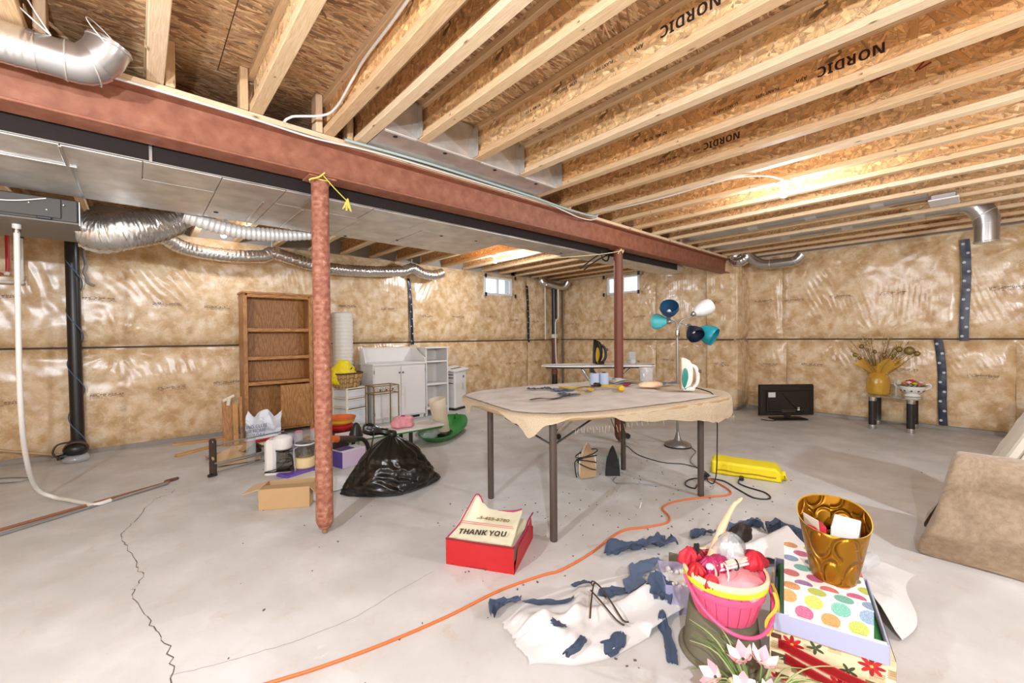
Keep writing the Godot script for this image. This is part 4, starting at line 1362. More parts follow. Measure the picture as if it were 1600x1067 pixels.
	part("wire_strand", MB.new().tube(path([V(0.12, 0.08, 0.01), V(0.05, 0.02, 0.02), V(-0.1, -0.05, 0.0), V(-0.30, -0.17, -0.02)], 0.03), 0.007, 6), M.black, bw)
	part("wire_strand", MB.new().tube(path([V(-0.05, 0.05, 0.02), V(-0.02, -0.03, 0.02), V(0.06, -0.04, 0.02), V(0.11, 0.02, 0.01), V(0.13, 0.09, 0)], 0.02), 0.009, 6), M.black, bw)
	# copper lines and loose wire on the floor
	for e in [[0.0, -0.665, -4.10, 0.175, -4.50, "brown copper pipe lying on the floor below the hose's end, the farther one"], [1.0, -0.70, -3.97, 0.165, -4.46, "brown copper pipe lying on the floor nearer the camera of the two"]]:
		single("copper_pipe", MB.new().rod(V(e[1] - 0.6 * (e[3] - e[1]), 0.011, e[2] - 0.6 * (e[4] - e[2])), V(e[3], 0.011, e[4]), 0.010, 10), M.copper if e[0] == 0.0 else M.steelgrey, e[5], "pipe")
	single("pipe_plug", MB.new().at(V(0.19, 0.013, -4.54), V(0, 25, 90)).lathe([V2(0.001, -0.06), V2(0.012, -0.05), V2(0.014, 0.03), V2(0.009, 0.05), V2(0.001, 0.05)], 12), M.brownplate, "dark wrapped end where the two copper pipes meet", "fitting")
	single("floor_wire", MB.new().tube(path([V(-1.0, 0.006, -5.7), V(-0.84, 0.006, -5.62), V(-0.70, 0.006, -5.47), V(-0.78, 0.006, -5.42), V(-0.92, 0.006, -5.50)], 0.03), 0.005, 6), M.steelgrey, "thin bent wire lying on the floor at the far left", "wire")

# ---------------------------------------------------------------- along the left wall
# a crumpled closed sack: rings of noisy radius from bottom to top; prof gives (radius x, height, radius z)
func sack(prof: Array, seg: int, rough: float, sd: float, sharp := 3.0) -> MB:
	var rows := []
	var m := prof.size()
	var steps := (m - 1) * 6
	for i in steps + 1:
		var f := float(i) / 6.0
		var k := mini(int(f), m - 2)
		var a: Vector3 = prof[maxi(k - 1, 0)]
		var b: Vector3 = prof[k]
		var c: Vector3 = prof[k + 1]
		var d: Vector3 = prof[mini(k + 2, m - 1)]
		var q := b.cubic_interpolate(c, a, d, f - k)
		var row := PackedVector3Array()
		for j in seg:
			var an := TAU * j / seg
			var w := ns(cos(an) * sharp + sd, sin(an) * sharp, q.y * 5.0 + sd) + 0.6 * absf(ns(cos(an) * sharp * 2.2, sin(an) * sharp * 2.2 + sd, q.y * 9.0))
			var s := 1.0 + rough * w
			row.append(V(cos(an) * q.x * s, maxf(q.y, 0.001), -sin(an) * q.z * s))
		rows.append(row)
	return MB.new().grid(rows, true, 1.0, 1.0)

func left_wall_goods() -> void:
	# oak bookcase
	var b := thing("bookcase", "tall oak bookcase with three open shelves and one low cupboard door", "bookcase", V(1.322, 0, -6.0))
	for s in [-1.0, 1.0]:
		part("side_panel", MB.new().box(V(s * 0.372, 0.885, 0), V(0.03, 1.77, 0.29), 0.003, 1), M.oak, b)
		part("face_stile", MB.new().box(V(s * 0.366, 0.86, 0.15), V(0.044, 1.72, 0.018), 0.003, 1), M.oak, b)
	part("top_panel", MB.new().box(V(0, 1.758, 0.005), V(0.80, 0.026, 0.32), 0.004), M.oak, b)
	part("top_rail", MB.new().box(V(0, 1.725, 0.15), V(0.69, 0.045, 0.018), 0.003), M.oak, b)
	part("back_panel", MB.new().box(V(0, 0.88, -0.135), V(0.72, 1.74, 0.008), 0.0, 1), M.oak, b)
	for y in [1.305, 0.96, 0.65, 0.07]:
		part("shelf", MB.new().box(V(0, y, 0.0), V(0.714, 0.03, 0.27), 0.003), M.oak, b)
		part("shelf_edge", MB.new().box(V(0, y, 0.142), V(0.69, 0.042, 0.014), 0.003), M.oak, b)
	var d := part("door", MB.new().box(V(0.172, 0.345, 0.163), V(0.345, 0.53, 0.018), 0.004, 1), M.oak, b)
	part("hinge", MB.new().box(V(0.34, 0.5, 0.168), V(0.012, 0.04, 0.02), 0.002), M.brass, d)
	part("door_catch", MB.new().box(V(-0.02, 0.615, 0.12), V(0.03, 0.02, 0.03), 0.003), M.black, b)
	# three boards leaning by the bookcase
	for e in [[0.0, 0.50, 0.09, 0.0, M.oak, "oak board leaning against the wall left of the bookcase, the widest of three"], [0.075, 0.46, 0.05, 0.03, M.pine, "pale board leaning between the widest board and the bookcase"], [0.125, 0.54, 0.03, 0.05, M.oak, "narrow board leaning closest to the bookcase's left side"]]:
		single("leaning_board", MB.new().at(V(0, 0, 0), V(-7, 0, 0)).box(V(0, e[1] / 2, 0), V(e[2], e[1], 0.018), 0.002, 1), e[4], e[5], "board", V(0.735 + e[0], 0.002, -5.62 + e[3]))
	var kn := MB.new()
	kn.rod(V(-0.05, 0, 0.02), V(0.06, 0.05, -0.02), 0.018, 8)
	kn.rod(V(0.0, -0.05, 0.02), V(0.01, 0.03, 0.02), 0.02, 8)
	single("torn_strip", kn, M.cream, "torn cream packing strip hooked over the leaning boards", "packing strip", V(0.745, 0.50, -5.66))
	# roll of ribbed paper
	var pr := []
	for i in 92:
		pr.append(V2(0.136 + (0.007 if i % 3 == 1 else 0.0), 0.005 + i * 0.017))
	pr.push_front(V2(0.001, 0.005))
	pr.append(V2(0.09, 1.56))
	pr.append(V2(0.085, 1.4))
	single("ribbed_roll", MB.new().lathe(pr, 30), M.offwhite, "tall cream roll of ribbed wrap standing behind the yellow bag basket", "roll", V(2.16, 0, -6.01))
	# plastic drawer unit with basket on it
	var u := thing("drawer_unit", "white plastic drawer tower with cloudy clear drawers under the wicker basket", "drawer unit", V(2.12, 0, -5.66), 18.0)
	part("top_panel", MB.new().box(V(0, 0.535, 0), V(0.34, 0.022, 0.30), 0.006), M.cream, u)
	for s in [[-1, -1], [1, -1], [1, 1], [-1, 1]]:
		part("corner_post", MB.new().box(V(s[0] * 0.155, 0.265, s[1] * 0.135), V(0.025, 0.53, 0.025), 0.004, 1), M.cream, u)
	part("base_rail", MB.new().box(V(0, 0.012, 0), V(0.335, 0.024, 0.295), 0.006), M.cream, u)
	for e in [[0.46, 0.115], [0.335, 0.115], [0.145, 0.235]]:
		var dr := part("drawer", MB.new().box(V(0, e[0], 0.004), V(0.286, e[1] - 0.012, 0.288), 0.012), M.drawer, u)
		part("drawer_lip", MB.new().box(V(0, e[0] + e[1] / 2 - 0.014, 0.152), V(0.29, 0.016, 0.012), 0.004), M.cream, dr)
		part("rail", MB.new().box(V(0, e[0] - e[1] / 2, 0.002), V(0.34, 0.012, 0.298), 0.004), M.cream, u)
		part("drawer_contents", sack([V(0.02, 0.008, 0.02), V(0.10, 0.02, 0.09), V(0.11, 0.05, 0.1), V(0.07, 0.075, 0.06), V(0.001, 0.08, 0.001)], 18, 0.3, e[0] * 9.0), M.burlap if e[0] < 0.2 else M.lilac, dr).position = V(0, e[0] - e[1] / 2 + 0.005, 0)
	var bk := thing("wicker_basket", "woven tan basket on top of the plastic drawer tower", "basket", V(2.05, 0.548, -5.58), 18.0)
	var wr := []
	for e in [[0.155, 0.0], [0.19, 0.10], [0.205, 0.185], [0.20, 0.187], [0.15, 0.012]]:
		var c := circ(e[0], 36, 0.72, 3.2)
		var row := PackedVector3Array()
		for q in c:
			row.append(V(q.x, e[1], -q.y))
		wr.append(row)
	part("basket_body", MB.new().grid(wr, true, 2.0, 1.6), M.weave, bk)
	part("basket_floor", MB.new().box(V(0, 0.006, 0), V(0.24, 0.012, 0.17), 0.002), M.wicker, bk)
	var rm := PackedVector3Array()
	for q in circ(0.205, 37, 0.72, 3.2):
		rm.append(V(q.x, 0.187, -q.y))
	rm.append(rm[0])
	part("dark_rim", MB.new().tube(rm, 0.009, 8, false), M.rim, bk)
	var yb := thing("yellow_bag", "crumpled bright yellow plastic bag heaped in the wicker basket", "plastic bag", V(2.0, 0.57, -5.56), 18.0)
	part("bag_body", sack([V(0.02, 0.0, 0.02), V(0.13, 0.03, 0.09), V(0.165, 0.12, 0.11), V(0.15, 0.20, 0.10), V(0.10, 0.28, 0.07), V(0.06, 0.33, 0.05), V(0.001, 0.345, 0.001)], 40, 0.38, 3.0, 2.6), M.yellow, yb)
	part("bag_handle", sack([V(0.01, 0.15, 0.01), V(0.05, 0.18, 0.04), V(0.055, 0.24, 0.04), V(0.02, 0.27, 0.02), V(0.001, 0.275, 0.001)], 24, 0.4, 9.0), M.yellow, yb).position = V(0.11, -0.01, 0)
	part("dark_print", MB.new().at(V(0.05, 0.22, 0.085), V(0, 0, 40)).ball(Vector3.ZERO, V(0.03, 0.008, 0.012), 10, 6), M.black, yb)
	# white changing cabinet
	var c := thing("white_cabinet", "white two-door changing cabinet with a raised tray on top", "cabinet", V(2.79, 0, -5.735))
	part("body", MB.new().box(V(0, 0.435, 0), V(0.81, 0.75, 0.44), 0.003), M.white, c)
	part("plinth", MB.new().box(V(0, 0.03, -0.02), V(0.79, 0.06, 0.40), 0.003), M.white, c)
	part("plinth_recess", MB.new().box(V(0.22, 0.045, 0.183), V(0.20, 0.05, 0.012), 0.002), M.blackmatt, c)
	part("counter", MB.new().box(V(0, 0.822, 0.01), V(0.83, 0.026, 0.47), 0.004), M.white, c)
	for s in [-1.0, 1.0]:
		var dd := part("door", MB.new().box(V(s * 0.197, 0.435, 0.230), V(0.386, 0.71, 0.018), 0.005), M.white, c)
		part("knob", MB.new().ball(V(s * 0.028, 0.70, 0.252), V(0.013, 0.013, 0.014), 12, 8), M.knob, dd)
		for y in [0.14, 0.72]:
			part("hinge", MB.new().box(V(s * 0.392, y, 0.232), V(0.008, 0.05, 0.02), 0.002), M.steelgrey, dd)
		var sp := PackedVector2Array([V2(-0.22, 0), V2(0.22, 0), V2(0.22, 0.05), V2(-0.08, 0.21), V2(-0.22, 0.21)]) if s > 0 else PackedVector2Array([V2(-0.22, 0), V2(-0.02, 0), V2(-0.10, 0.21), V2(-0.22, 0.21)])
		part("tray_side", MB.new().at(V(s * 0.404, 0.835, 0), V(0, -90, 0)).prism(sp, 0.016), M.white, c)
	part("tray_back", MB.new().box(V(0, 0.94, -0.215), V(0.80, 0.21, 0.016), 0.003), M.white, c)
	part("tray_cap", MB.new().box(V(0, 1.047, -0.215), V(0.83, 0.014, 0.03), 0.003), M.offwhite, c)
	# white open shelf beside it
	var w := thing("white_shelf", "narrow white open shelf unit at the right of the white cabinet", "shelf", V(3.425, 0, -5.72))
	for s in [-1.0, 1.0]:
		part("side_panel", MB.new().box(V(s * 0.19, 0.52, 0), V(0.022, 1.03, 0.34), 0.003), M.white, w)
	part("back_panel", MB.new().box(V(0, 0.52, -0.165), V(0.37, 1.0, 0.008), 0.0), M.offwhite, w)
	part("top_panel", MB.new().box(V(0, 1.036, 0), V(0.43, 0.02, 0.37), 0.004), M.white, w)
	for y in [0.825, 0.475, 0.11]:
		part("shelf", MB.new().box(V(0, y, 0.0), V(0.36, 0.022, 0.33), 0.003), M.white, w)
	# shredder
	var sh := thing("paper_shredder", "white paper shredder on a black base standing right of the open shelf", "shredder", V(3.93, 0, -5.84), 20.0)
	part("bin", MB.new().box(V(0, 0.33, 0), V(0.33, 0.60, 0.27), 0.018), M.white, sh)
	part("base", MB.new().box(V(0, 0.016, 0), V(0.34, 0.032, 0.28), 0.008), M.black, sh)
	part("slanted_lid", MB.new().at(V(0.01, 0.665, 0.0), V(8, 0, 3)).box(Vector3.ZERO, V(0.42, 0.035, 0.30), 0.010), M.white, sh)
	part("paper_slot", MB.new().at(V(0.0, 0.684, 0.04), V(8, 0, 3)).box(Vector3.ZERO, V(0.27, 0.006, 0.035), 0.002), M.steelgrey, sh)
	part("window_strip", MB.new().box(V(0.05, 0.38, 0.136), V(0.035, 0.12, 0.006), 0.003), M.clear, sh)
	part("round_badge", MB.new().at(V(0.07, 0.54, 0.136), V(90, 0, 0)).lathe([V2(0.001, 0.003), V2(0.022, 0.003), V2(0.022, 0), V2(0.001, 0)], 14), M.steelgrey, sh)
	for y in [0.58, 0.53, 0.44]:
		part("side_vent", MB.new().box(V(-0.166, y, 0.02), V(0.006, 0.014, 0.16), 0.002), M.black, sh)
	# wire plant stand
	var p := thing("plant_stand", "slim bronze wire plant stand with scrollwork apron before the white cabinet", "plant stand", V(2.43, 0, -5.33), 4.0)
	for s in [[-1, -1], [1, -1], [1, 1], [-1, 1]]:
		part("leg", MB.new().box(V(s[0] * 0.18, 0.28, s[1] * 0.11), V(0.014, 0.56, 0.014), 0.002, 1), M.bronze, p)
	for y in [0.562, 0.46]:
		var r := MB.new()
		for s in [-1.0, 1.0]:
			r.box(V(0, y, s * 0.11), V(0.37, 0.012, 0.012), 0.002)
			r.box(V(s * 0.18, y, 0), V(0.012, 0.012, 0.22), 0.002)
		part("frame_ring", r, M.bronze, p)
	var sc := MB.new()
	for k in 5:
		var pts := PackedVector3Array()
		for i in 22:
			var a := i * 0.42
			var rad := 0.034 - i * 0.0013
			pts.append(V(-0.14 + k * 0.07 + cos(a) * rad, 0.51 + sin(a) * rad, 0.112))
		sc.tube(pts, 0.003, 5)
	part("scrollwork", sc, M.bronze, p)
	for k in 3:
		part("metal_rose", MB.new().ball(V(-0.09 + k * 0.09, 0.51, 0.114), V(0.014, 0.014, 0.01), 10, 6), M.scarlet if k == 1 else M.knob, p)

# ---------------------------------------------------------------- clutter on the floor at left
func left_floor_goods() -> void:
	# planks and flattened carton
	for e in [[0.27, -6.06, 0.95, -5.98, "tan plank lying on the floor along the foot of the left wall"], [0.27, -5.45, 0.80, -5.78, "tan plank slanting out over the floor towards the black bracket"]]:
		var a := V(e[0], 0.012, e[1])
		var q := V(e[2], 0.012, e[3])
		var o := single("floor_plank", MB.new().box(V(a.distance_to(q) / 2, 0, 0), V(a.distance_to(q), 0.022, 0.055), 0.003), M.pine, e[4], "plank", a, rad_to_deg(atan2(-(q.z - a.z), q.x - a.x)))
	var fc := thing("opened_carton", "opened brown carton lying with its flaps spread behind the black bracket", "carton", V(0.70, 0, -5.12), 12.0)
	part("carton_bottom", MB.new().slab(8, 8, func(a, b): return V(-0.20 + a * 0.36, 0.02 + 0.03 * a * b, 0.28 - b * 0.40), 0.004), M.cardboard, fc)
	part("carton_flap", MB.new().slab(10, 6, func(a, b): return V(-0.24 + a * 0.42, 0.012 + 0.11 * sin(a * 2.6) * b, 0.36 - 0.28 * b + a * 0.1), 0.004), M.cardinside, fc)
	part("carton_flap", MB.new().slab(10, 6, func(a, b): return V(-0.02 + a * 0.26, 0.02 + 0.15 * (1.0 - absf(a - 0.4) * 1.2) * (1.0 - b * 0.3), 0.34 - 0.26 * b), 0.004), M.cardboard, fc)
	# dark end plate with thin rods
	var r := thing("rack_end", "dark brown slotted end plate with thin grey rods, standing on the floor", "rack", V(0.465, 0, -4.45), 14.0)
	var pl := PackedVector2Array()
	for q in rrect(0.055, 0.325, 0.024):
		pl.append(q + V2(0, 0.168))
	var pm := CSGCombiner3D.new()
	pm.name = "end_plate"
	r.add_child(pm, true)
	var cp := CSGPolygon3D.new()
	cp.name = "plate_blank"
	cp.polygon = pl
	cp.depth = 0.018
	cp.material = M.rim
	pm.add_child(cp)
	pm.rotation_degrees.y = -55.0
	for y in [0.30, 0.155]:
		var h := CSGCylinder3D.new()
		h.name = "plate_hole"
		h.operation = CSGShape3D.OPERATION_SUBTRACTION
		h.radius = 0.014 if y > 0.2 else 0.02
		h.height = 0.1
		h.position = V(0, y, -0.009)
		h.rotation_degrees.x = 90.0
		h.material = M.rim
		pm.add_child(h, true)
	part("foot", MB.new().box(V(0, 0.012, 0), V(0.07, 0.024, 0.03), 0.005), M.black, r)
	for e in [[0.27, 0.0], [0.115, 0.02], [0.085, -0.02], [0.03, 0.0]]:
		part("rod", MB.new().rod(V(0.01, e[0], e[1]), V(0.62, e[0] + 0.01, e[1]), 0.007, 8), M.steelgrey, r)
	# white printed bag
	var wb := thing("printed_white_bag", "slumped white plastic bag with blue print before the oak bookcase", "plastic bag", V(1.02, 0.0, -5.32), -35.0)
	part("bag_body", MB.new().slab(22, 16, func(a, b): return V(-0.17 + a * 0.36 + b * 0.05, 0.12 + b * (0.21 + 0.09 * absf(sin(a * 5.2 - 0.9))) + 0.02 * ns(a * 3.0, b * 3.0, 2.0), 0.08 * sin(b * 2.0) + 0.05 * ns(a * 2.5, b * 2.5, 5.0)), 0.03), M.bagblue, wb)
	for k in 3:
		lettering(["SAVING CLUB", "YOUR HOME", "EVERY DAY"][k], 0.036, M.bagink, wb, Transform3D(Basis.from_euler(V(-0.25, 0, 0.12)), V(-0.03, 0.25 - k * 0.05, 0.165 - k * 0.008)), 0.001, "blue_print")
	part("bag_base", sack([V(0.02, 0.0, 0.02), V(0.16, 0.01, 0.10), V(0.17, 0.09, 0.11), V(0.12, 0.16, 0.06), V(0.001, 0.18, 0.001)], 26, 0.3, 5.0), M.bagblue, wb)
	# jars and small wares heaped behind the coffee maker
	for e in [[0.80, -4.70, 0.042, 0.25, "clear glass jar at the left end of the small wares heap"], [1.24, -4.75, 0.045, 0.22, "clear pink tinted tumbler behind the food processor"], [1.37, -4.68, 0.04, 0.24, "clear tumbler close to the rusty post behind the food processor"]]:
		var j := thing("glass_jar", e[4], "glass", V(e[0], 0.002, e[1]))
		part("jar_body", MB.new().lathe([V2(0.001, 0), V2(e[2] * 0.8, 0.002), V2(e[2], 0.03), V2(e[2], e[3] * 0.75), V2(e[2] * 0.9, e[3] * 0.85), V2(e[2] * 0.9, e[3])], 20), M.clear, j)
		part("jar_rim", MB.new().lathe([V2(e[2] * 0.9, e[3] - 0.004), V2(e[2] * 0.96, e[3]), V2(e[2] * 0.88, e[3] + 0.004)], 20), M.petalpink if e[0] > 1.1 else M.greyteal, j)
	var kt := thing("black_kettle_lens", "shiny black round appliance lying on its side in the heap", "appliance", V(1.08, 0.17, -4.74), 10.0)
	part("round_body", MB.new().at(Vector3.ZERO, V(0, 0, 80)).lathe([V2(0.001, -0.035), V2(0.055, -0.03), V2(0.06, 0.0), V2(0.05, 0.03), V2(0.03, 0.04), V2(0.001, 0.03)], 24), M.black, kt)
	part("stand_foot", MB.new().box(V(0, -0.09, 0), V(0.05, 0.1, 0.05), 0.01), M.black, kt)
	var hr := RandomNumberGenerator.new()
	hr.seed = 8
	var heap := [["folded_cloth", "grey folded cloth in the heap left of the black appliance", M.greyfoam, 0.965, 0.10, -4.66, 0.085], ["cream_cloth", "cream crumpled cloth in front of the white printed bag", M.cream, 1.02, 0.05, -4.95, 0.10], ["grey_garment", "pale grey garment in the heap right of the black appliance", M.lavender, 1.20, 0.10, -4.93, 0.09], ["brown_garment", "rosy brown garment under the pink tumblers", M.ironsole, 1.38, 0.07, -4.90, 0.09], ["violet_folder_pile", "violet crumpled sleeve at the bookcase's foot", M.purple, 1.22, 0.06, -5.35, 0.09], ["dark_garment", "dark crumpled garment between the glass jar and black appliance", M.rim, 0.85, 0.07, -4.86, 0.07]]
	for e in heap:
		single(e[0], sack([V(0.02, 0.0, 0.02), V(e[6], 0.01, e[6] * 0.8), V(e[6] * 0.95, e[4], e[6] * 0.75), V(e[6] * 0.5, e[4] * 1.6, e[6] * 0.4), V(0.001, e[4] * 1.8, 0.001)], 28, 0.35, e[3] * 7.0), e[2], e[1], "cloth", V(e[3], 0.0, e[5]), hr.randf_range(-40, 40))
	single("red_band", MB.new().box(V(0, 0.012, 0), V(0.36, 0.024, 0.05), 0.006), M.red, "red strip lying at the foot of the printed white bag", "strip", V(0.98, 0.10, -5.12), 12.0)
	single("stir_sticks", MB.new().box(V(0, 0.0, 0), V(0.24, 0.03, 0.05), 0.01), M.straw, "pale bundled sticks lying under the red strip", "sticks", V(0.92, 0.075, -5.06), 14.0)
	# purple tray, coffee maker, food processor
	single("purple_tray", MB.new().box(V(0, 0.012, 0), V(0.32, 0.024, 0.16), 0.006), M.purple, "flat purple case lying under the coffee maker and food processor", "case", V(1.05, 0.0, -4.04), 18.0)
	single("cream_sheet", MB.new().box(V(0, 0.003, 0), V(0.42, 0.006, 0.2), 0.001), M.cream, "cream paper sheet on the floor before the purple case", "paper", V(0.98, 0.0, -3.86), 18.0)
	var cm := thing("coffee_maker", "white drip coffee maker with a dark empty bay standing on the floor", "coffee maker", V(0.92, 0.0, -4.15), -28.0)
	part("back_tower", MB.new().box(V(-0.055, 0.165, 0), V(0.09, 0.29, 0.15), 0.02), M.white, cm)
	part("base_plate", MB.new().box(V(0.01, 0.016, 0), V(0.215, 0.03, 0.16), 0.01), M.white, cm)
	part("black_foot", MB.new().box(V(0.01, 0.033, 0.003), V(0.217, 0.006, 0.162), 0.002), M.black, cm)
	part("brew_head", MB.new().at(V(0.03, 0.215, 0)).lathe([V2(0.001, 0.0), V2(0.07, 0.0), V2(0.078, 0.02), V2(0.08, 0.09), V2(0.07, 0.11), V2(0.03, 0.125), V2(0.001, 0.127)], 26), M.white, cm)
	part("head_seam", MB.new().at(V(0.03, 0.21, 0)).lathe([V2(0.001, 0.0), V2(0.074, 0.0), V2(0.074, 0.006), V2(0.001, 0.006)], 26), M.black, cm)
	part("carafe", MB.new().at(V(0.035, 0.04, 0)).lathe([V2(0.001, 0.0), V2(0.05, 0.0), V2(0.066, 0.03), V2(0.066, 0.08), V2(0.05, 0.13), V2(0.048, 0.15)], 24), M.carafe, cm)
	part("carafe_band", MB.new().at(V(0.035, 0.1, 0)).lathe([V2(0.064, 0.0), V2(0.066, 0.006), V2(0.062, 0.012)], 24), M.black, cm)
	part("carafe_handle", MB.new().tube(path([V(0.095, 0.06, 0.02), V(0.12, 0.08, 0.04), V(0.11, 0.16, 0.04), V(0.08, 0.165, 0.02)], 0.02), 0.007, 8), M.black, cm)
	part("power_cord", MB.new().tube(path([V(-0.09, 0.04, 0.085), V(0.02, 0.07, 0.09), V(0.08, 0.13, 0.085), V(0.11, 0.19, 0.08)], 0.02), 0.004, 6), M.black, cm)
	var fp := thing("food_processor", "food processor with a smoky clear bowl on a cream base by the rusty post", "food processor", V(1.12, 0.025, -4.10), 10.0)
	part("motor_base", MB.new().lathe([V2(0.001, 0.0), V2(0.088, 0.0), V2(0.092, 0.02), V2(0.086, 0.08), V2(0.075, 0.095), V2(0.001, 0.1)], 28), M.straw, fp)
	part("work_bowl", MB.new().lathe([V2(0.06, 0.1), V2(0.078, 0.102), V2(0.083, 0.21), V2(0.085, 0.215), V2(0.08, 0.225), V2(0.03, 0.235)], 28), M.carafe, fp)
	part("blade_shaft", MB.new().rod(V(0, 0.09, 0), V(0, 0.2, 0), 0.018, 12), M.clear, fp)
	part("bowl_handle", MB.new().tube(path([V(-0.08, 0.20, 0.03), V(-0.115, 0.19, 0.04), V(-0.115, 0.10, 0.04), V(-0.105, 0.0, 0.04)], 0.02), 0.006, 8), M.clear, fp)
	part("lid_rim", MB.new().lathe([V2(0.084, 0.21), V2(0.089, 0.216), V2(0.084, 0.222)], 28), M.bagblue, fp)
	# open carton nearest the camera at left
	var cb := thing("open_carton", "open brown cardboard box on the floor left of the rusty post", "carton", V(0.80, 0, -3.34), -31.0)
	part("front_panel", MB.new().box(V(0, 0.072, 0.10), V(0.33, 0.142, 0.004), 0.001), M.cardboard, cb)
	part("back_panel", MB.new().box(V(0, 0.072, -0.10), V(0.33, 0.142, 0.004), 0.001), M.cardboard, cb)
	for s in [-1.0, 1.0]:
		part("side_panel", MB.new().box(V(s * 0.165, 0.072, 0), V(0.004, 0.142, 0.20), 0.001), M.cardboard, cb)
	part("box_bottom", MB.new().box(V(0, 0.004, 0), V(0.33, 0.005, 0.20), 0.001), M.cardinside, cb)
	part("top_flap", MB.new().at(V(0, 0.145, 0.10), V(-6, 0, 0)).box(V(0.0, 0, -0.06), V(0.33, 0.004, 0.125), 0.001), M.cardboard, cb)
	part("left_flap", MB.new().at(V(-0.165, 0.144, 0), V(0, 0, 14)).box(V(-0.055, 0, 0), V(0.11, 0.004, 0.19), 0.001), M.cardinside, cb)
	part("right_flap", MB.new().at(V(0.165, 0.144, 0), V(0, 0, -52)).box(V(0.04, 0, 0), V(0.08, 0.004, 0.19), 0.001), M.cardboard, cb)
	single("blue_wrapper", MB.new().box(V(0, 0.05, 0), V(0.03, 0.10, 0.11), 0.012), M.bagblue, "pale blue wrapper leaning between the open carton and the rusty post", "wrapper", V(0.965, 0.0, -3.22), 24.0)
	# tissue box
	var tb := thing("tissue_box", "lilac box with violet end and blue top on the floor", "box", V(1.475, 0, -3.98), 14.0)
	part("box_shell", MB.new().box(V(0, 0.075, 0), V(0.25, 0.15, 0.17), 0.004), M.lilac, tb)
	part("violet_end", MB.new().box(V(-0.126, 0.075, 0), V(0.003, 0.149, 0.168), 0.001), M.violet, tb)
	part("white_top", MB.new().box(V(0, 0.151, 0), V(0.248, 0.004, 0.168), 0.001), M.white, tb)
	part("blue_top", MB.new().box(V(-0.04, 0.154, -0.015), V(0.15, 0.006, 0.11), 0.002), M.violet, tb)
	# low white plank bench and the things on it
	var bn := thing("low_bench", "low bench with a long white plank top and black bracket legs", "bench", V(2.05, 0, -4.26), -1.0)
	part("plank_top", MB.new().box(V(0, 0.195, 0), V(1.10, 0.022, 0.36), 0.004), M.white, bn)
	part("green_edge", MB.new().box(V(0, 0.176, 0.05), V(1.06, 0.016, 0.24), 0.002), M.boxgreen, bn)
	for s in [[-0.42, 0.1], [-0.42, -0.12], [0.16, 0.12], [0.16, -0.12]]:
		part("leg", MB.new().box(V(s[0], 0.084, s[1]), V(0.025, 0.168, 0.05), 0.003, 1), M.black if s[0] > 0 else M.chrome, bn)
	var pk := thing("pink_bag", "crumpled translucent pink plastic bag sitting on the white bench", "plastic bag", V(2.18, 0.207, -4.26), 20.0)
	part("bag_body", sack([V(0.02, 0.0, 0.02), V(0.12, 0.006, 0.09), V(0.14, 0.05, 0.10), V(0.10, 0.10, 0.08), V(0.05, 0.12, 0.04), V(0.02, 0.10, 0.02), V(0.001, 0.07, 0.001)], 40, 0.42, 12.0, 2.8), M.bagpink, pk)
	part("dark_gather", sack([V(0.005, 0.09, 0.005), V(0.02, 0.1, 0.015), V(0.018, 0.125, 0.012), V(0.001, 0.13, 0.001)], 12, 0.4, 2.0), M.magenta, pk)
	var ob := thing("orange_bowl", "patterned orange bowl with red foot behind the rusty post", "bowl", V(1.66, 0.18, -4.72))
	part("bowl_body", MB.new().lathe([V2(0.001, 0.05), V2(0.09, 0.05), V2(0.14, 0.09), V2(0.165, 0.145), V2(0.16, 0.147), V2(0.13, 0.1), V2(0.001, 0.07)], 30), M.orange, ob)
	part("red_foot", MB.new().lathe([V2(0.001, 0.0), V2(0.11, 0.0), V2(0.14, 0.05), V2(0.13, 0.06), V2(0.001, 0.06)], 30), M.red, ob)
	part("yellow_band", MB.new().lathe([V2(0.141, 0.088), V2(0.1555, 0.117), V2(0.150, 0.119)], 30), M.tapegold, ob)
	single("bowl_crate", MB.new().box(V(0, 0.09, 0), V(0.30, 0.178, 0.26), 0.01), M.rim, "dark crate under the orange bowl behind the rusty post", "crate", V(1.66, 0, -4.73), 10.0)
	var dk := thing("hair_dryer", "dark grey hair dryer lying with its nozzle towards the rusty post", "hair dryer", V(1.50, 0.20, -4.02), 10.0)
	part("barrel", MB.new().rod(V(-0.16, 0.06, 0), V(0.06, 0.02, 0), 0.03, 14), M.rim, dk)
	part("orange_ring", MB.new().rod(V(-0.17, 0.062, 0), V(-0.12, 0.053, 0), 0.033, 14), M.orange, dk)
	part("handle", MB.new().tube(path([V(0.04, 0.02, 0), V(0.12, 0.01, 0.0), V(0.18, -0.05, 0.0), V(0.21, -0.15, 0.0)], 0.02), 0.02, 10), M.black, dk)
	single("dark_pouch", sack([V(0.01, 0.0, 0.01), V(0.06, 0.01, 0.05), V(0.05, 0.08, 0.04), V(0.02, 0.14, 0.02), V(0.001, 0.15, 0.001)], 20, 0.3, 3.0), M.black, "small black pouch on the left end of the white bench", "pouch", V(1.60, 0.207, -4.12))
	single("white_sack", sack([V(0.02, 0.0, 0.02), V(0.16, 0.005, 0.09), V(0.15, 0.04, 0.08), V(0.08, 0.07, 0.05), V(0.001, 0.08, 0.001)], 28, 0.35, 6.0), M.paper, "white crumpled sheet on the floor between the rusty post and the trash bag", "sheet", V(1.18, 0, -3.45), 10.0)
	# green sled with white bucket
	var gs := thing("green_sled", "shallow green plastic sled lying on the floor beyond the trash bag", "sled", V(2.78, 0.0, -4.36), 38.0)
	var sr := []
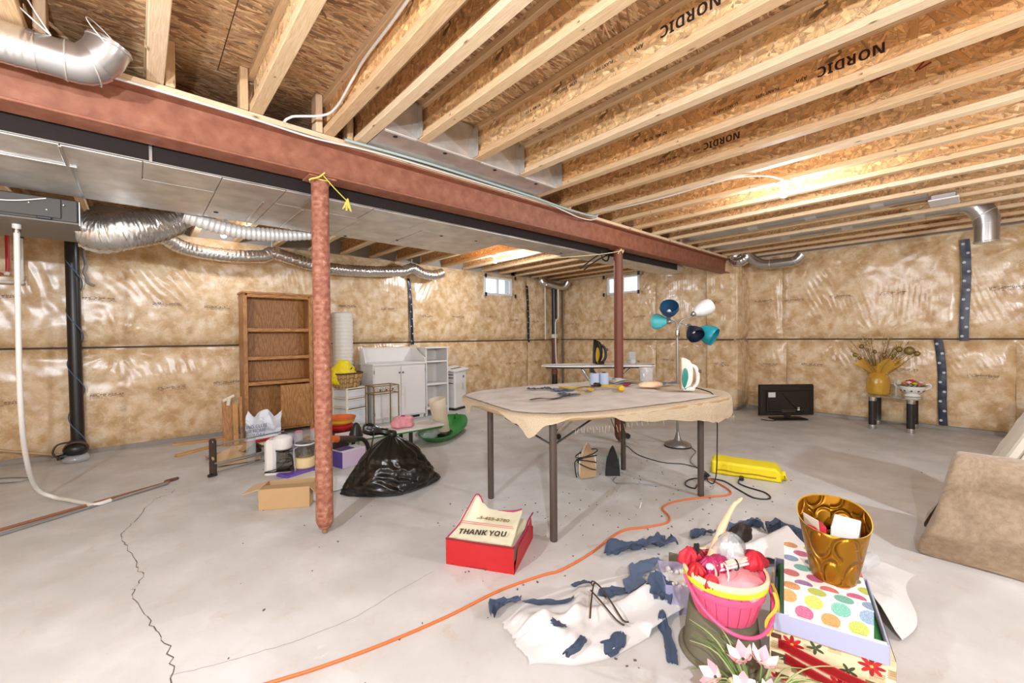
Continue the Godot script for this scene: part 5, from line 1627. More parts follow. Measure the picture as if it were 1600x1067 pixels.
	for e in [[0.30, 0.005], [0.40, 0.01], [0.50, 0.07], [0.515, 0.085], [0.50, 0.08], [0.39, 0.02], [0.02, 0.014]]:
		var row := PackedVector3Array()
		for q in circ(e[0], 40, 0.45, 2.6):
			row.append(V(q.x + 0.05 * signf(q.x) * e[1], e[1] + 0.07 * smoothstep(0.25, 0.5, q.x) * (e[1] / 0.08), -q.y))
		sr.append(row)
	part("sled_hull", MB.new().grid(sr, true), M.greenplastic, gs)
	part("black_pad", MB.new().box(V(-0.1, 0.045, 0.04), V(0.26, 0.04, 0.12), 0.015), M.black, gs)
	part("rope", MB.new().tube(path([V(0.42, 0.12, 0.0), V(0.52, 0.15, -0.03), V(0.58, 0.15, -0.02)], 0.02), 0.008, 6), M.black, gs)
	single("silver_wrap", sack([V(0.02, 0.0, 0.02), V(0.14, 0.006, 0.1), V(0.13, 0.07, 0.09), V(0.07, 0.11, 0.05), V(0.001, 0.12, 0.001)], 30, 0.42, 15.0), M.clearbag, "clear crumpled wrap lying in the green sled left of the bucket", "wrap", V(2.55, 0.02, -4.32))
	var bu := thing("white_bucket", "tall white plastic tub leaning in the green sled", "bucket", V(2.74, 0.03, -4.32))
	part("tub_body", MB.new().at(Vector3.ZERO, V(0, 0, 12)).lathe([V2(0.001, 0.0), V2(0.078, 0.0), V2(0.082, 0.02), V2(0.098, 0.40), V2(0.103, 0.405), V2(0.103, 0.44), V2(0.096, 0.44), V2(0.085, 0.03), V2(0.001, 0.02)], 28), M.cream, bu)
	# black trash bag
	var tg := thing("trash_bag", "full black plastic trash bag knotted at the top, right of the rusty post", "trash bag", V(1.50, 0, -3.12), -16.0)
	var rows := []
	var prof := [V(0.36, 0.0, 0.20), V(0.385, 0.015, 0.23), V(0.35, 0.06, 0.25), V(0.305, 0.13, 0.235), V(0.255, 0.21, 0.21), V(0.20, 0.29, 0.17), V(0.115, 0.365, 0.10), V(0.045, 0.405, 0.042), V(0.022, 0.425, 0.02), V(0.03, 0.445, 0.03)]
	for i in 73:
		var f := i / 8.0
		var k := mini(int(f), 8)
		var q: Vector3 = prof[k].cubic_interpolate(prof[k + 1], prof[maxi(k - 1, 0)], prof[mini(k + 2, 9)], f - k)
		var row := PackedVector3Array()
		var pw := lerpf(1.35, 2.0, smoothstep(0.0, 0.16, q.y))      # pointed ends at the floor, round above
		for j in 120:
			var a := TAU * j / 120
			var cx := signf(cos(a)) * pow(absf(cos(a)), 2.0 / pw)
			var cz := signf(sin(a)) * pow(absf(sin(a)), 2.0 / pw)
			var up := smoothstep(0.18, 0.40, q.y)
			var gather := 0.08 * up * sin(a * 12.0 + 2.0 * ns(cos(a) * 1.5, sin(a) * 1.5, 3.0)) * (1.0 - smoothstep(0.40, 0.44, q.y) * 0.5)
			var fold := 0.13 * (1.0 - absf(ns(cos(a) * 1.6 + q.y * 4.0, sin(a) * 1.6 - q.y * 3.0, q.y * 7.0)) * 3.0) * (1.0 - up) * smoothstep(0.0, 0.05, q.y)
			var fine := 0.035 * ns(cos(a) * 4.0 + q.y * 8.0, sin(a) * 4.0, q.y * 18.0)
			var s := 1.0 + gather + fold * 0.55 + fine
			row.append(V(cx * q.x * s, q.y + 0.012 * ns(a * 2.0, q.y * 4.0, 2.0) * smoothstep(0.0, 0.08, q.y), -cz * q.z * s))
		rows.append(row)
	part("bag_body", MB.new().grid(rows, true), M.trashbag, tg)
	part("knot", sack([V(0.02, 0.40, 0.02), V(0.035, 0.42, 0.035), V(0.03, 0.45, 0.03), V(0.001, 0.46, 0.001)], 22, 0.3, 4.0), M.trashbag, tg)
	part("tied_tail", sack([V(0.012, 0.0, 0.012), V(0.028, 0.04, 0.024), V(0.024, 0.09, 0.02), V(0.042, 0.16, 0.034), V(0.034, 0.22, 0.028), V(0.001, 0.23, 0.001)], 22, 0.4, 7.0), M.trashbag, tg)
	tg.get_child(2).transform = Transform3D(Basis.from_euler(V(0, 0, deg_to_rad(76.0))), V(0.0, 0.44, 0.0))
	part("drawstring", MB.new().tube(path([V(-0.14, 0.47, 0.03), V(-0.17, 0.36, 0.07), V(-0.21, 0.30, 0.1), V(-0.25, 0.27, 0.1)], 0.02), 0.006, 6), M.trashbag, tg)

# ---------------------------------------------------------------- cloth-covered table and the ironing board
func teardrop(w: float, h: float, k := 28) -> PackedVector2Array:      # sole of an iron, tip up
	var out := PackedVector2Array()
	for i in k:
		var t := float(i) / (k - 1)
		out.append(V2(w * pow(1.0 - pow(t, 1.9), 0.75), t * h))
	for i in range(k - 2, 0, -1):
		var t := float(i) / (k - 1)
		out.append(V2(-w * pow(1.0 - pow(t, 1.9), 0.75), t * h))
	return out

func iron(label: String, at: Vector3, turn: float, h: float, sole: Material, body: Material, panel: Material, handle: Material) -> Node3D:
	var o := thing("clothes_iron", label, "iron", at, turn)
	var w := h * 0.235
	part("soleplate", MB.new().at(V(0, 0.004, 0)).prism(teardrop(w, h), 0.010, 0.002), sole, o)
	var rows := []
	for e in [[0.006, 1.0, 0.0], [0.02, 1.0, 0.0], [0.045, 0.93, 0.01], [0.07, 0.80, 0.03], [0.085, 0.55, 0.07], [0.09, 0.25, 0.12], [0.092, 0.02, 0.16]]:
		var row := PackedVector3Array()
		for q in teardrop(w * 0.97, h * 0.97):
			row.append(V(q.x * e[1], 0.006 + e[2] * h / 0.26 + q.y * e[1] * (1.0 - e[2]), e[0] * h / 0.26))
		rows.append(row)
	part("body_shell", MB.new().grid(rows, true), body, o)
	var z := h / 0.26
	for s in [-1.0, 1.0]:
		var pn := MB.new().at(V(s * w * 0.86, 0.02 * z, 0.03 * z), V(0, s * 90.0 - s * 22.0, 0))
		pn.ball(V(0, 0.075 * z, 0), V(0.026 * z, 0.085 * z, 0.007 * z), 16, 10)
		part("side_panel", pn, panel, o)
	part("handle", MB.new().tube(path([V(0, 0.20 * z, 0.065 * z), V(0, 0.185 * z, 0.105 * z), V(0, 0.13 * z, 0.125 * z), V(0, 0.06 * z, 0.12 * z), V(0, 0.02 * z, 0.09 * z)], 0.012), 0.014 * z, 12), handle, o)
	part("heel_block", MB.new().box(V(0, 0.014 * z, 0.055 * z), V(w * 1.7, 0.028 * z, 0.09 * z), 0.008), handle, o)
	part("steam_dial", MB.new().rod(V(0, 0.15 * z, 0.12 * z), V(0, 0.152 * z, 0.15 * z), 0.013 * z, 12), M.knob, o)
	return o

func table_group() -> void:
	var T := V(2.70, 0, -2.01)
	var rot := -13.0
	var t := thing("folding_table", "oval folding table with dark tube legs under a tan cloth", "table", T, rot)
	var top := circ(1.0, 64, 0.69, 3.6)
	var tm := MB.new().at(V(0, 0.722, 0), V(-90, 0, 0))
	tm.prism(top, 0.034, 0.006)
	part("tabletop", tm, M.burlap, t)
	var eb := PackedVector3Array()
	for q in circ(1.004, 65, 0.693, 3.6):
		eb.append(V(q.x, 0.722, -q.y))
	eb[64] = eb[0]
	part("edge_band", MB.new().tube(eb, 0.012, 6, false), M.ironsole, t)
	for l in [[-0.835, -0.215], [-0.80, 0.552], [0.535, 0.535], [0.483, -0.215]]:
		part("leg", MB.new().lathe([V2(0.001, 0.0), V2(0.021, 0.0), V2(0.0225, 0.01), V2(0.0225, 0.705), V2(0.001, 0.705)], 20), M.legbrown, t)
		t.get_child(t.get_child_count() - 1).position = V(l[0], 0, l[1])
	for e in [[V(-0.80, 0.56, 0.552), V(-0.40, 0.70, 0.5)], [V(-0.80, 0.56, 0.55), V(-0.98, 0.70, 0.30)]]:
		part("leg_brace", MB.new().rod(e[0], e[1], 0.006, 8), M.black, t)
	# the cloth: pale top, ragged drops
	var cl := thing("table_cloth", "wrinkled tan cloth with frayed edge draped unevenly over the oval table", "tablecloth", T, rot)
	var drops := [[0.0, 0.012], [25.0, 0.03], [38.0, 0.14], [50.0, 0.165], [70.0, 0.12], [95.0, 0.085], [118.0, 0.06], [125.0, 0.02], [138.0, 0.012], [146.0, 0.05], [152.0, 0.13], [157.0, 0.06], [166.0, 0.006], [178.0, 0.006], [187.0, 0.02], [192.0, 0.11], [197.0, 0.03], [205.0, 0.01], [300.0, 0.012], [360.0, 0.012]]
	var fr := RandomNumberGenerator.new()
	fr.seed = 5
	var N := 220
	var ol := circ(1.0, N, 0.69, 3.6)
	var ang := []
	for q in ol:
		ang.append(fposmod(rad_to_deg(atan2(q.y, q.x)), 360.0))
	var rows := []
	for i in 18:
		var s := float(i) / 10.0
		var row := PackedVector3Array()
		for j in N:
			var q := ol[j]
			if s <= 1.0:
				var p := q * s
				row.append(V(p.x, 0.7425 + 0.003 * ns(p.x * 5.0, p.y * 9.0) + 0.002, p.y))
			else:
				var d := 0.0
				for k in drops.size() - 1:
					if ang[j] >= drops[k][0] and ang[j] <= drops[k + 1][0]:
						d = lerpf(drops[k][1], drops[k + 1][1], smoothstep(drops[k][0], drops[k + 1][0], ang[j]))
				var f := (s - 1.0) / 0.7
				d *= 1.0 + 0.10 * ns(ang[j] * 0.9, 2.0)
				var outw := 0.018 + 0.05 * f * d * sin(ang[j] * 0.35) + 0.008 * ns(ang[j] * 0.15, f * 3.0, 4.0)
				row.append(V(q.x * (1.0 + outw * (1.0 if f > 0.05 else 0.4)), 0.743 - d * f - 0.003, q.y * (1.0 + outw * 1.4)))
		rows.append(row)
	part("cloth_sheet", MB.new().grid(rows, true, 6.0, 1.0), M.burlap, cl)
	var runner := MB.new()
	runner.sheet(60, 30, func(a, b):
		var x: float = -0.965 + a * (1.60 + 0.10 * sin(b * 7.0) + 0.05 * sin(b * 17.0))
		var zz: float = lerpf(-0.655, 0.655, b) * pow(1.0 - pow(minf(absf(x) / 1.0, 0.999), 3.6), 1.0 / 3.6)
		return V(x, 0.7495 + 0.006 * absf(ns(x * 2.5, zz * 9.0, 3.0)) - 0.003 * smoothstep(0.9, 1.0, a), zz))
	part("pale_overlay", runner, M.canvas, cl)
	var fg := MB.new()
	for k in 60:
		var a := deg_to_rad(40.0 + k * 1.4)
		var q := V2(signf(cos(a)) * pow(absf(cos(a)), 2.0 / 3.6), signf(sin(a)) * pow(absf(sin(a)), 2.0 / 3.6) * 0.69)
		var d := 0.075 + 0.085 * smoothstep(95.0, 45.0, rad_to_deg(a))
		var p := V(q.x * 1.03, 0.745 - d, q.y * 1.035)
		fg.rod(p, p + V(fr.randf_range(-0.01, 0.01), -fr.randf_range(0.01, 0.045), 0.003), 0.0012, 4)
	part("fringe", fg, M.burlap, cl).set_meta("kind", "stuff")
	# sewing things on the table
	var Y := 0.758
	for e in [[2.97, -2.235, "left pale blue thread cone of the pair on the table"], [3.045, -2.19, "right pale blue thread cone of the pair on the table"]]:
		var o := thing("thread_cone", e[2], "thread cone", V(e[0], Y, e[1]), 0.0)
		var pr := [V2(0.001, 0.012), V2(0.034, 0.012)]
		for i in 24:
			pr.append(V2(0.041 + 0.0008 * (i % 2), 0.014 + i * 0.0041))
		pr.append(V2(0.036, 0.115))
		pr.append(V2(0.001, 0.115))
		part("thread_winding", MB.new().lathe(pr, 24), M.thread, o)
		part("cone_base", MB.new().lathe([V2(0.001, 0.0), V2(0.032, 0.0), V2(0.034, 0.012), V2(0.001, 0.013)], 20), M.violet, o)
		part("cone_tip", MB.new().lathe([V2(0.018, 0.114), V2(0.014, 0.122), V2(0.001, 0.122)], 16), M.blackmatt, o)
	var sr := RandomNumberGenerator.new()
	sr.seed = 31
	for e in [[2.46, -2.44, 0.13, 0.05, "denim", "small blue fabric scrap nearest the table's back edge"], [2.55, -2.40, 0.07, 0.04, "denim", "tiny blue fabric scrap beside the back edge one"], [2.56, -2.25, 0.16, 0.11, "denimlight", "larger blue fabric scrap by the end of the measuring tape"], [2.40, -2.04, 0.14, 0.09, "denim", "blue fabric scrap under the dark zip strip"]]:
		single("fabric_scrap", MB.new().slab(12, 8, func(a, b): return V((a - 0.5) * e[2] * (1.0 + 0.3 * sin(b * 5.0)), 0.004 + 0.012 * absf(ns(a * 4.0 + e[0] * 9.0, b * 4.0)) * 2.0, (b - 0.5) * e[3] * (1.0 + 0.4 * sin(a * 7.0))), 0.002), M[e[4]], e[5], "fabric scrap", V(e[0], Y, e[1]), sr.randf_range(-60, 60))
	var zp := MB.new()
	zp.slab(30, 3, func(a, b): return V((a - 0.5) * 0.36, 0.006 + 0.006 * sin(a * 9.0), (b - 0.5) * 0.03 + 0.02 * sin(a * 3.0)), 0.003)
	single("zip_strip", zp, M.rim, "dark braided strip lying across the blue scraps", "trim strip", V(2.17, Y + 0.002, -2.01), -10.0)
	var tp := MB.new()
	var tpts := path([V(2.44, 0, -1.98), V(2.58, 0, -2.03), V(2.70, 0, -2.06), V(2.72, 0, -2.14), V(2.62, 0, -2.24), V(2.58, 0, -2.30), V(2.66, 0, -2.20), V(2.80, 0, -2.12), V(2.92, 0, -2.07), V(2.98, 0, -2.02), V(2.90, 0, -1.94), V(2.82, 0, -1.88), V(2.86, 0, -1.86)], 0.012)
	tp.sheet(tpts.size() - 1, 2, func(a, b):
		var i: int = mini(int(round(a * (tpts.size() - 1))), tpts.size() - 2)
		var d := (tpts[i + 1] - tpts[i]).normalized()
		var sd := V(-d.z, 0, d.x)
		return tpts[i] - V(2.7, 0, -2.08) + sd * (b - 0.5) * 0.042 + V(0, 0.010 + 0.012 * absf(sin(a * 19.0)) + 0.016 * (b - 0.5) * sin(a * 23.0), 0))
	var tape_o := thing("measuring_tape", "yellow cloth measuring tape loosely coiled on the table", "measuring tape", V(2.70, Y, -2.08))
	part("tape_ribbon", tp, M.tapegold, tape_o)
	part("rolled_end", MB.new().at(V(0.14, 0.022, 0.20), V(90, 0, 30)).lathe([V2(0.001, -0.02), V2(0.02, -0.02), V2(0.026, -0.015), V2(0.026, 0.015), V2(0.02, 0.02), V2(0.001, 0.02)], 18), M.tapegold, tape_o)
	single("dark_trim", MB.new().slab(24, 2, func(a, b): return V((a - 0.5) * 0.22, 0.012 + 0.01 * sin(a * 11.0), (b - 0.5) * 0.035 + 0.03 * sin(a * 4.0)), 0.003), M.rim, "short dark trim piece tangled in the measuring tape by the cones", "trim strip", V(2.86, Y + 0.02, -2.14), 30.0)
	var mg := thing("pattern_booklet", "open white booklet with a blue printed picture on the table", "booklet", V(3.37, Y, -2.22), -20.0)
	part("pages", MB.new().slab(14, 8, func(a, b): return V((a - 0.5) * 0.30, 0.024 + 0.012 * cos((a - 0.5) * 5.0), (b - 0.5) * 0.17), 0.02), M.paper, mg)
	part("blue_picture", MB.new().slab(8, 6, func(a, b): return V(0.01 + a * 0.11, 0.0375 - 0.010 * a, (b - 0.3) * 0.07), 0.001), M.denimlight, mg)
	part("page_curl", MB.new().slab(8, 4, func(a, b): return V(-0.16 + a * 0.06, 0.03 + 0.03 * sin(a * 3.0), (b - 0.6) * 0.12), 0.003), M.paper, mg)
	var cc := thing("clear_tub", "clear plastic tub with lid at the table's far side", "tub", V(3.60, Y, -2.10))
	part("tub_wall", MB.new().lathe([V2(0.001, 0.002), V2(0.055, 0.0), V2(0.06, 0.006), V2(0.066, 0.13), V2(0.064, 0.13), V2(0.056, 0.008), V2(0.001, 0.006)], 28), M.clear, cc)
	part("tub_lid", MB.new().lathe([V2(0.07, 0.124), V2(0.072, 0.134), V2(0.066, 0.14), V2(0.001, 0.14)], 28), M.clear, cc)
	var sp := thing("pin_cushion", "pale pink padded pouch lying before the clear tub", "pouch", V(3.22, Y, -1.84), -30.0)
	part("pad", sack([V(0.01, 0.0, 0.01), V(0.10, 0.008, 0.05), V(0.105, 0.03, 0.055), V(0.06, 0.048, 0.035), V(0.001, 0.05, 0.001)], 24, 0.12, 5.0), M.lace, sp)
	single("denim_strip", MB.new().slab(16, 4, func(a, b): return V((a - 0.5) * 0.26, 0.008 + 0.016 * absf(sin(a * 8.0)), (b - 0.5) * 0.06 + 0.02 * sin(a * 5.0)), 0.003), M.denimlight, "crumpled blue strip beside the clear tub near the upright iron", "fabric scrap", V(3.46, Y, -1.85), -30.0)
	single("red_scrap", MB.new().slab(12, 4, func(a, b): return V((a - 0.5) * 0.14, 0.006 + 0.008 * absf(sin(a * 8.0)), (b - 0.5) * 0.05), 0.003), M.magenta, "dark red scrap lying before the open booklet", "fabric scrap", V(3.20, Y, -2.06), 20.0)
	iron("white iron with teal side panel standing on its heel on the table", V(3.235, Y, -1.585), 30.0, 0.262, M.ironsole, M.offwhite, M.irongreen, M.white)
	single("iron_cord", MB.new().tube(path([V(3.30, Y + 0.02, -1.50), V(3.29, Y + 0.012, -1.44), V(3.26, Y - 0.02, -1.335), V(3.262, 0.6, -1.315), V(3.30, 0.35, -1.33), V(3.36, 0.12, -1.36), V(3.40, 0.012, -1.40), V(3.44, 0.008, -1.46), V(3.50, 0.012, -1.50)], 0.03), 0.0045, 8), M.black, "black cord hanging from the teal panelled iron over the table's front edge", "cord")
	# irons under the table
	var i1 := iron("tan soled iron wrapped in black cord on the floor under the table", V(2.79, 0, -2.17), 148.0, 0.30, M.ironsole, M.cream, M.cream, M.steelgrey)
	var wc := MB.new()
	for k in 4:
		var pts := []
		for i in 17:
			var a := TAU * i / 16
			pts.append(V(0.075 * cos(a) * (1.0 + 0.08 * k), 0.10 + 0.035 * k + 0.03 * cos(a + k), 0.04 + 0.075 * sin(a)))
		wc.tube(path(pts, 0.02), 0.005, 6)
	part("wrapped_cord", wc, M.black, i1)
	part("hanging_loop", MB.new().tube(path([V(0.08, 0.17, 0.0), V(0.115, 0.15, 0.0), V(0.11, 0.06, 0.0), V(0.10, 0.02, 0.0)], 0.02), 0.005, 6), M.black, i1)
	iron("dark soled grey green iron on the floor under the table, beside its far leg", V(2.98, 0, -2.06), 118.0, 0.265, M.blackmatt, M.greyteal, M.greyteal, M.white)
	single("small_iron_cord", MB.new().tube(path([V(2.97, 0.012, -2.02), V(2.90, 0.006, -2.0), V(2.86, 0.006, -1.94), V(2.94, 0.006, -1.86), V(3.02, 0.006, -1.74), V(3.06, 0.006, -1.66)], 0.03), 0.004, 6), M.steelgrey, "thin pale cord trailing from the dark soled iron over the floor", "cord")
	# ironing board behind the post
	var b := thing("ironing_board", "white topped ironing board with silver crossed legs behind the dark red post", "ironing board", V(4.10, 0, -3.03), -41.9)
	var bo := PackedVector2Array()
	for i in 33:
		var t2 := float(i) / 32
		bo.append(V2(-0.68 + t2 * 1.36, 0.17 * minf(1.0, pow(t2 * 3.0, 0.5)) * (1.0 - 0.25 * smoothstep(0.92, 1.0, t2))))
	for i in range(31, 0, -1):
		bo.append(V2(bo[i].x, -bo[i].y))
	part("padded_top", MB.new().at(V(0, 0.845, 0), V(-90, 0, 0)).prism(bo, 0.030, 0.006), M.white, b)
	part("dark_frame", MB.new().box(V(-0.05, 0.822, 0), V(1.15, 0.014, 0.22), 0.004), M.rim, b)
	part("top_bracket", MB.new().box(V(-0.09, 0.79, 0.06), V(0.03, 0.06, 0.14), 0.004), M.black, b)
	part("top_bracket", MB.new().at(V(-0.06, 0.75, 0.1), V(0, 0, 25)).box(V(0, 0, 0), V(0.025, 0.14, 0.02), 0.003), M.black, b)
	for zz in [-0.09, 0.09]:
		part("leg", MB.new().rod(V(0.36, 0.81, zz), V(-0.50, 0.05, zz * 1.3), 0.012, 10), M.chrome, b)
		part("leg", MB.new().rod(V(-0.20, 0.80, zz * 0.6), V(0.30, 0.05, zz * 0.6), 0.014, 10), M.chrome, b)
	part("foot_bar", MB.new().rod(V(-0.50, 0.035, -0.16), V(-0.50, 0.035, 0.16), 0.018, 12), M.chrome, b)
	part("foot_bar", MB.new().rod(V(0.30, 0.035, -0.16), V(0.30, 0.035, 0.16), 0.024, 12), M.chrome, b)
	for x in [-0.50, 0.30]:
		for zz in [-0.17, 0.17]:
			part("end_cap", MB.new().rod(V(x, 0.035, zz - 0.02), V(x, 0.035, zz + 0.02), 0.03, 14), M.black, b)
	part("height_catch", MB.new().box(V(-0.30, 0.235, 0.12), V(0.07, 0.05, 0.03), 0.006), M.black, b)
	iron("black iron with gold window standing on the ironing board", V(4.06, 0.861, -3.06), 48.0, 0.29, M.blackmatt, M.black, M.tapegold, M.black)
	var tb := thing("measuring_cup", "clear plastic cup standing on the ironing board", "cup", V(4.40, 0.861, -2.76))
	part("cup_wall", MB.new().lathe([V2(0.001, 0.0), V2(0.048, 0.0), V2(0.056, 0.14), V2(0.06, 0.142), V2(0.053, 0.138), V2(0.045, 0.006), V2(0.001, 0.004)], 24), M.clear, tb)
	part("white_fill", MB.new().lathe([V2(0.001, 0.004), V2(0.044, 0.006), V2(0.047, 0.05), V2(0.001, 0.055)], 24), M.white, tb)
	single("board_cord", MB.new().tube(path([V(3.95, 0.80, -2.98), V(3.72, 0.55, -2.66), V(3.72, 0.30, -2.58), V(3.86, 0.05, -2.56), V(3.90, 0.006, -2.50), V(3.85, 0.005, -2.44), V(3.70, 0.005, -2.24), V(3.65, 0.005, -1.97), V(3.74, 0.005, -1.80), V(3.70, 0.005, -1.62), V(3.58, 0.006, -1.5)], 0.04), 0.004, 6), M.black, "black cord falling from the ironing board and crossing the floor to the yellow bag", "cord")
	# floor lamp with five shades
	var l := thing("floor_lamp", "five-armed floor lamp with navy, aqua, teal and white cone shades", "floor lamp", V(4.315, 0, -2.15))
	part("base", MB.new().lathe([V2(0.001, 0.0), V2(0.13, 0.0), V2(0.138, 0.012), V2(0.135, 0.03), V2(0.10, 0.048), V2(0.05, 0.062), V2(0.035, 0.08), V2(0.022, 0.13), V2(0.014, 0.16), V2(0.001, 0.16)], 32), M.steelgrey, l)
	part("base_ring", MB.new().lathe([V2(0.139, 0.002), V2(0.141, 0.008), V2(0.139, 0.014)], 32), M.blackmatt, l)
	part("pole", MB.new().rod(V(0, 0.15, 0), V(0, 1.20, 0), 0.013, 14), M.steelgrey, l)
	part("hub", MB.new().lathe([V2(0.001, 1.18), V2(0.022, 1.18), V2(0.024, 1.20), V2(0.024, 1.245), V2(0.02, 1.25), V2(0.001, 1.25)], 18), M.chrome, l)
	var R := V(0.745, 0, 0.667)
	var F := V(0.667, 0, -0.745)
	for e in [[M.navy, V(-0.05, 1.36, 0), V(-0.085, 1.40, 0.02), V(-0.22, 0.62, -0.72), 0.098, 0.20], [M.aqua, V(-0.055, 1.34, 0.02), V(-0.085, 1.345, 0.03), V(-0.62, 0.02, 0.55), 0.088, 0.19], [M.white, V(0.16, 1.40, 0.02), V(0.185, 1.425, 0.02), V(0.88, 0.40, 0.25), 0.088, 0.25], [M.midnight, V(0.09, 1.31, 0), V(0.125, 1.285, -0.02), V(0.12, -0.62, -0.75), 0.092, 0.19], [M.teal, V(0.18, 1.29, 0.03), V(0.225, 1.265, 0.03), V(0.62, -0.45, -0.60), 0.105, 0.23]]:
		var g := func(p: Vector3) -> Vector3: return R * p.x + V(0, p.y, 0) + F * p.z
		var a: Vector3 = g.call(e[1])
		var s: Vector3 = g.call(e[2])
		var d: Vector3 = (R * e[3].x + V(0, e[3].y, 0) + F * e[3].z).normalized()
		part("arm", MB.new().tube(path([V(0, 1.24, 0), V(0, 1.29, 0) + (a - V(0, 1.29, 0)) * 0.25 + V(0, 0.03, 0), a, s], 0.015), 0.007, 8), M.steelgrey, l)
		var ux := d.cross(V(0.2, 0.97, 0.1)).normalized()
		var sm := MB.new()
		sm.xf = Transform3D(Basis(ux, d, ux.cross(d)), s - d * 0.03)
		sm.lathe([V2(0.024, 0.035), V2(0.034, 0.05), V2(e[4] * 0.75, 0.10), V2(e[4], e[5] * 0.8), V2(e[4] * 0.93, e[5]), V2(e[4] * 0.90, e[5] - 0.003), V2(e[4] * 0.96, e[5] * 0.8), V2(e[4] * 0.7, 0.10), V2(0.03, 0.055)], 24)
		var sh := part("shade", sm, e[0], l)
		var so := MB.new()
		so.xf = sm.xf
		so.lathe([V2(0.001, 0.0), V2(0.018, 0.0), V2(0.026, 0.01), V2(0.028, 0.05), V2(0.02, 0.055), V2(0.02, 0.07), V2(0.001, 0.07)], 16)
		part("socket", so, M.steelgrey, sh)
		var bb := MB.new()
		bb.xf = sm.xf
		bb.ball(V(0, 0.10, 0), V(0.025, 0.035, 0.025), 12, 8)
		part("bulb", bb, M.ceramic, sh)
	single("lamp_cord", MB.new().tube(path([V(4.33, 0.012, -2.02), V(4.24, 0.005, -1.92), V(4.02, 0.005, -1.86), V(3.86, 0.005, -1.80), V(3.77, 0.005, -1.72), V(3.66, 0.005, -1.58)], 0.04), 0.005, 6), M.steelgrey, "grey cord running from the floor lamp's base towards the yellow bag", "cord")
	# plugs, cords and yellow bag on the floor
	single("appliance_cord", MB.new().tube(path([V(3.51, 0.010, -1.496), V(3.30, 0.006, -1.48), V(3.20, 0.006, -1.46), V(3.22, 0.006, -1.54), V(3.33, 0.006, -1.58), V(3.45, 0.007, -1.545), V(3.54, 0.006, -1.39), V(3.42, 0.006, -1.22), V(3.33, 0.006, -1.08), V(3.40, 0.006, -1.0), V(3.50, 0.006, -1.06), V(3.53, 0.006, -1.2), V(3.58, 0.007, -1.28), V(3.66, 0.012, -1.295)], 0.03), 0.0055, 8), M.black, "black cord looping over the floor in front of the yellow bag", "cord")
	single("cord_plug", MB.new().at(V(0, 0.016, 0), V(0, 20, 0)).box(Vector3.ZERO, V(0.06, 0.03, 0.035), 0.008), M.black, "black plug at the end of the looping cord under the yellow bag's edge", "plug", V(3.68, 0, -1.29))
	single("socket_block", MB.new().at(V(0, 0.018, 0), V(0, -30, 0)).box(Vector3.ZERO, V(0.08, 0.034, 0.04), 0.008), M.black, "black socket block where the orange cord ends behind the table's front leg", "plug", V(3.53, 0, -1.53))
	var oc := []
	for e in [[0.10, -1.70], [0.338, -1.628], [0.473, -1.587], [0.696, -1.54], [0.968, -1.506], [1.245, -1.494], [1.493, -1.442], [1.585, -1.412], [1.814, -1.41], [2.17, -1.444], [2.337, -1.369], [2.488, -1.313], [2.585, -1.351], [2.677, -1.446], [2.847, -1.439], [3.079, -1.335], [3.236, -1.238], [3.34, -1.25], [3.45, -1.38], [3.51, -1.50]]:
		oc.append(V(e[0], 0.0065, e[1]))
	single("extension_cord", MB.new().tube(path(oc, 0.03), 0.0062, 10), M.orange, "orange extension cord snaking over the floor from the camera to the table", "cord")
	var yb := thing("yellow_paper_bag", "bright yellow folded bag lying flat on the floor right of the table", "bag", V(3.86, 0, -1.32), -73.0)
	var ys := []
	for i in 25:
		var a := float(i) / 24.0
		var row := PackedVector3Array()
		var fl := 1.0 - 0.35 * smoothstep(0.93, 1.0, a)
		for q in rrect(0.23, 0.115, 0.022, 3):
			var w := 0.006 * ns(a * 8.0, q.x * 12.0, q.y * 12.0)
			row.append(V(-0.255 + a * 0.51 + 0.02 * fl * q.x, maxf(0.002, (q.y + 0.0575) * (1.0 - 0.06 * a) * fl + w), -q.x + w))
		ys.append(row)
	var cap := PackedVector3Array()
	for q in ys[0]:
		cap.append(V(-0.255, 0.055, 0.0))
	ys.push_front(cap)
	var cap2 := PackedVector3Array()
	for q in ys[0]:
		cap2.append(V(0.262, 0.04, 0.0))
	ys.append(cap2)
	part("bag_body", MB.new().grid(ys, true), M.yellow, yb)
	part("fold_crease", MB.new().slab(20, 2, func(a, b): return V((a - 0.5) * 0.44, 0.035 + b * 0.01 + 0.003 * sin(a * 12.0), 0.1175), 0.002), M.tapegold, yb)
	part("torn_end", MB.new().slab(6, 8, func(a, b): return V(0.24 + a * 0.06 * (1.0 - absf(b - 0.5)), 0.03 + 0.03 * sin(b * 9.0) * a, (b - 0.5) * 0.22), 0.012), M.yellow, yb)
	single("white_stick", MB.new().rod(V(0, 0.005, 0), V(0.05, 0.03, 0.0), 0.004, 6), M.cream, "tiny white stick on the floor under the table", "stick", V(2.56, 0, -1.55), 20.0)

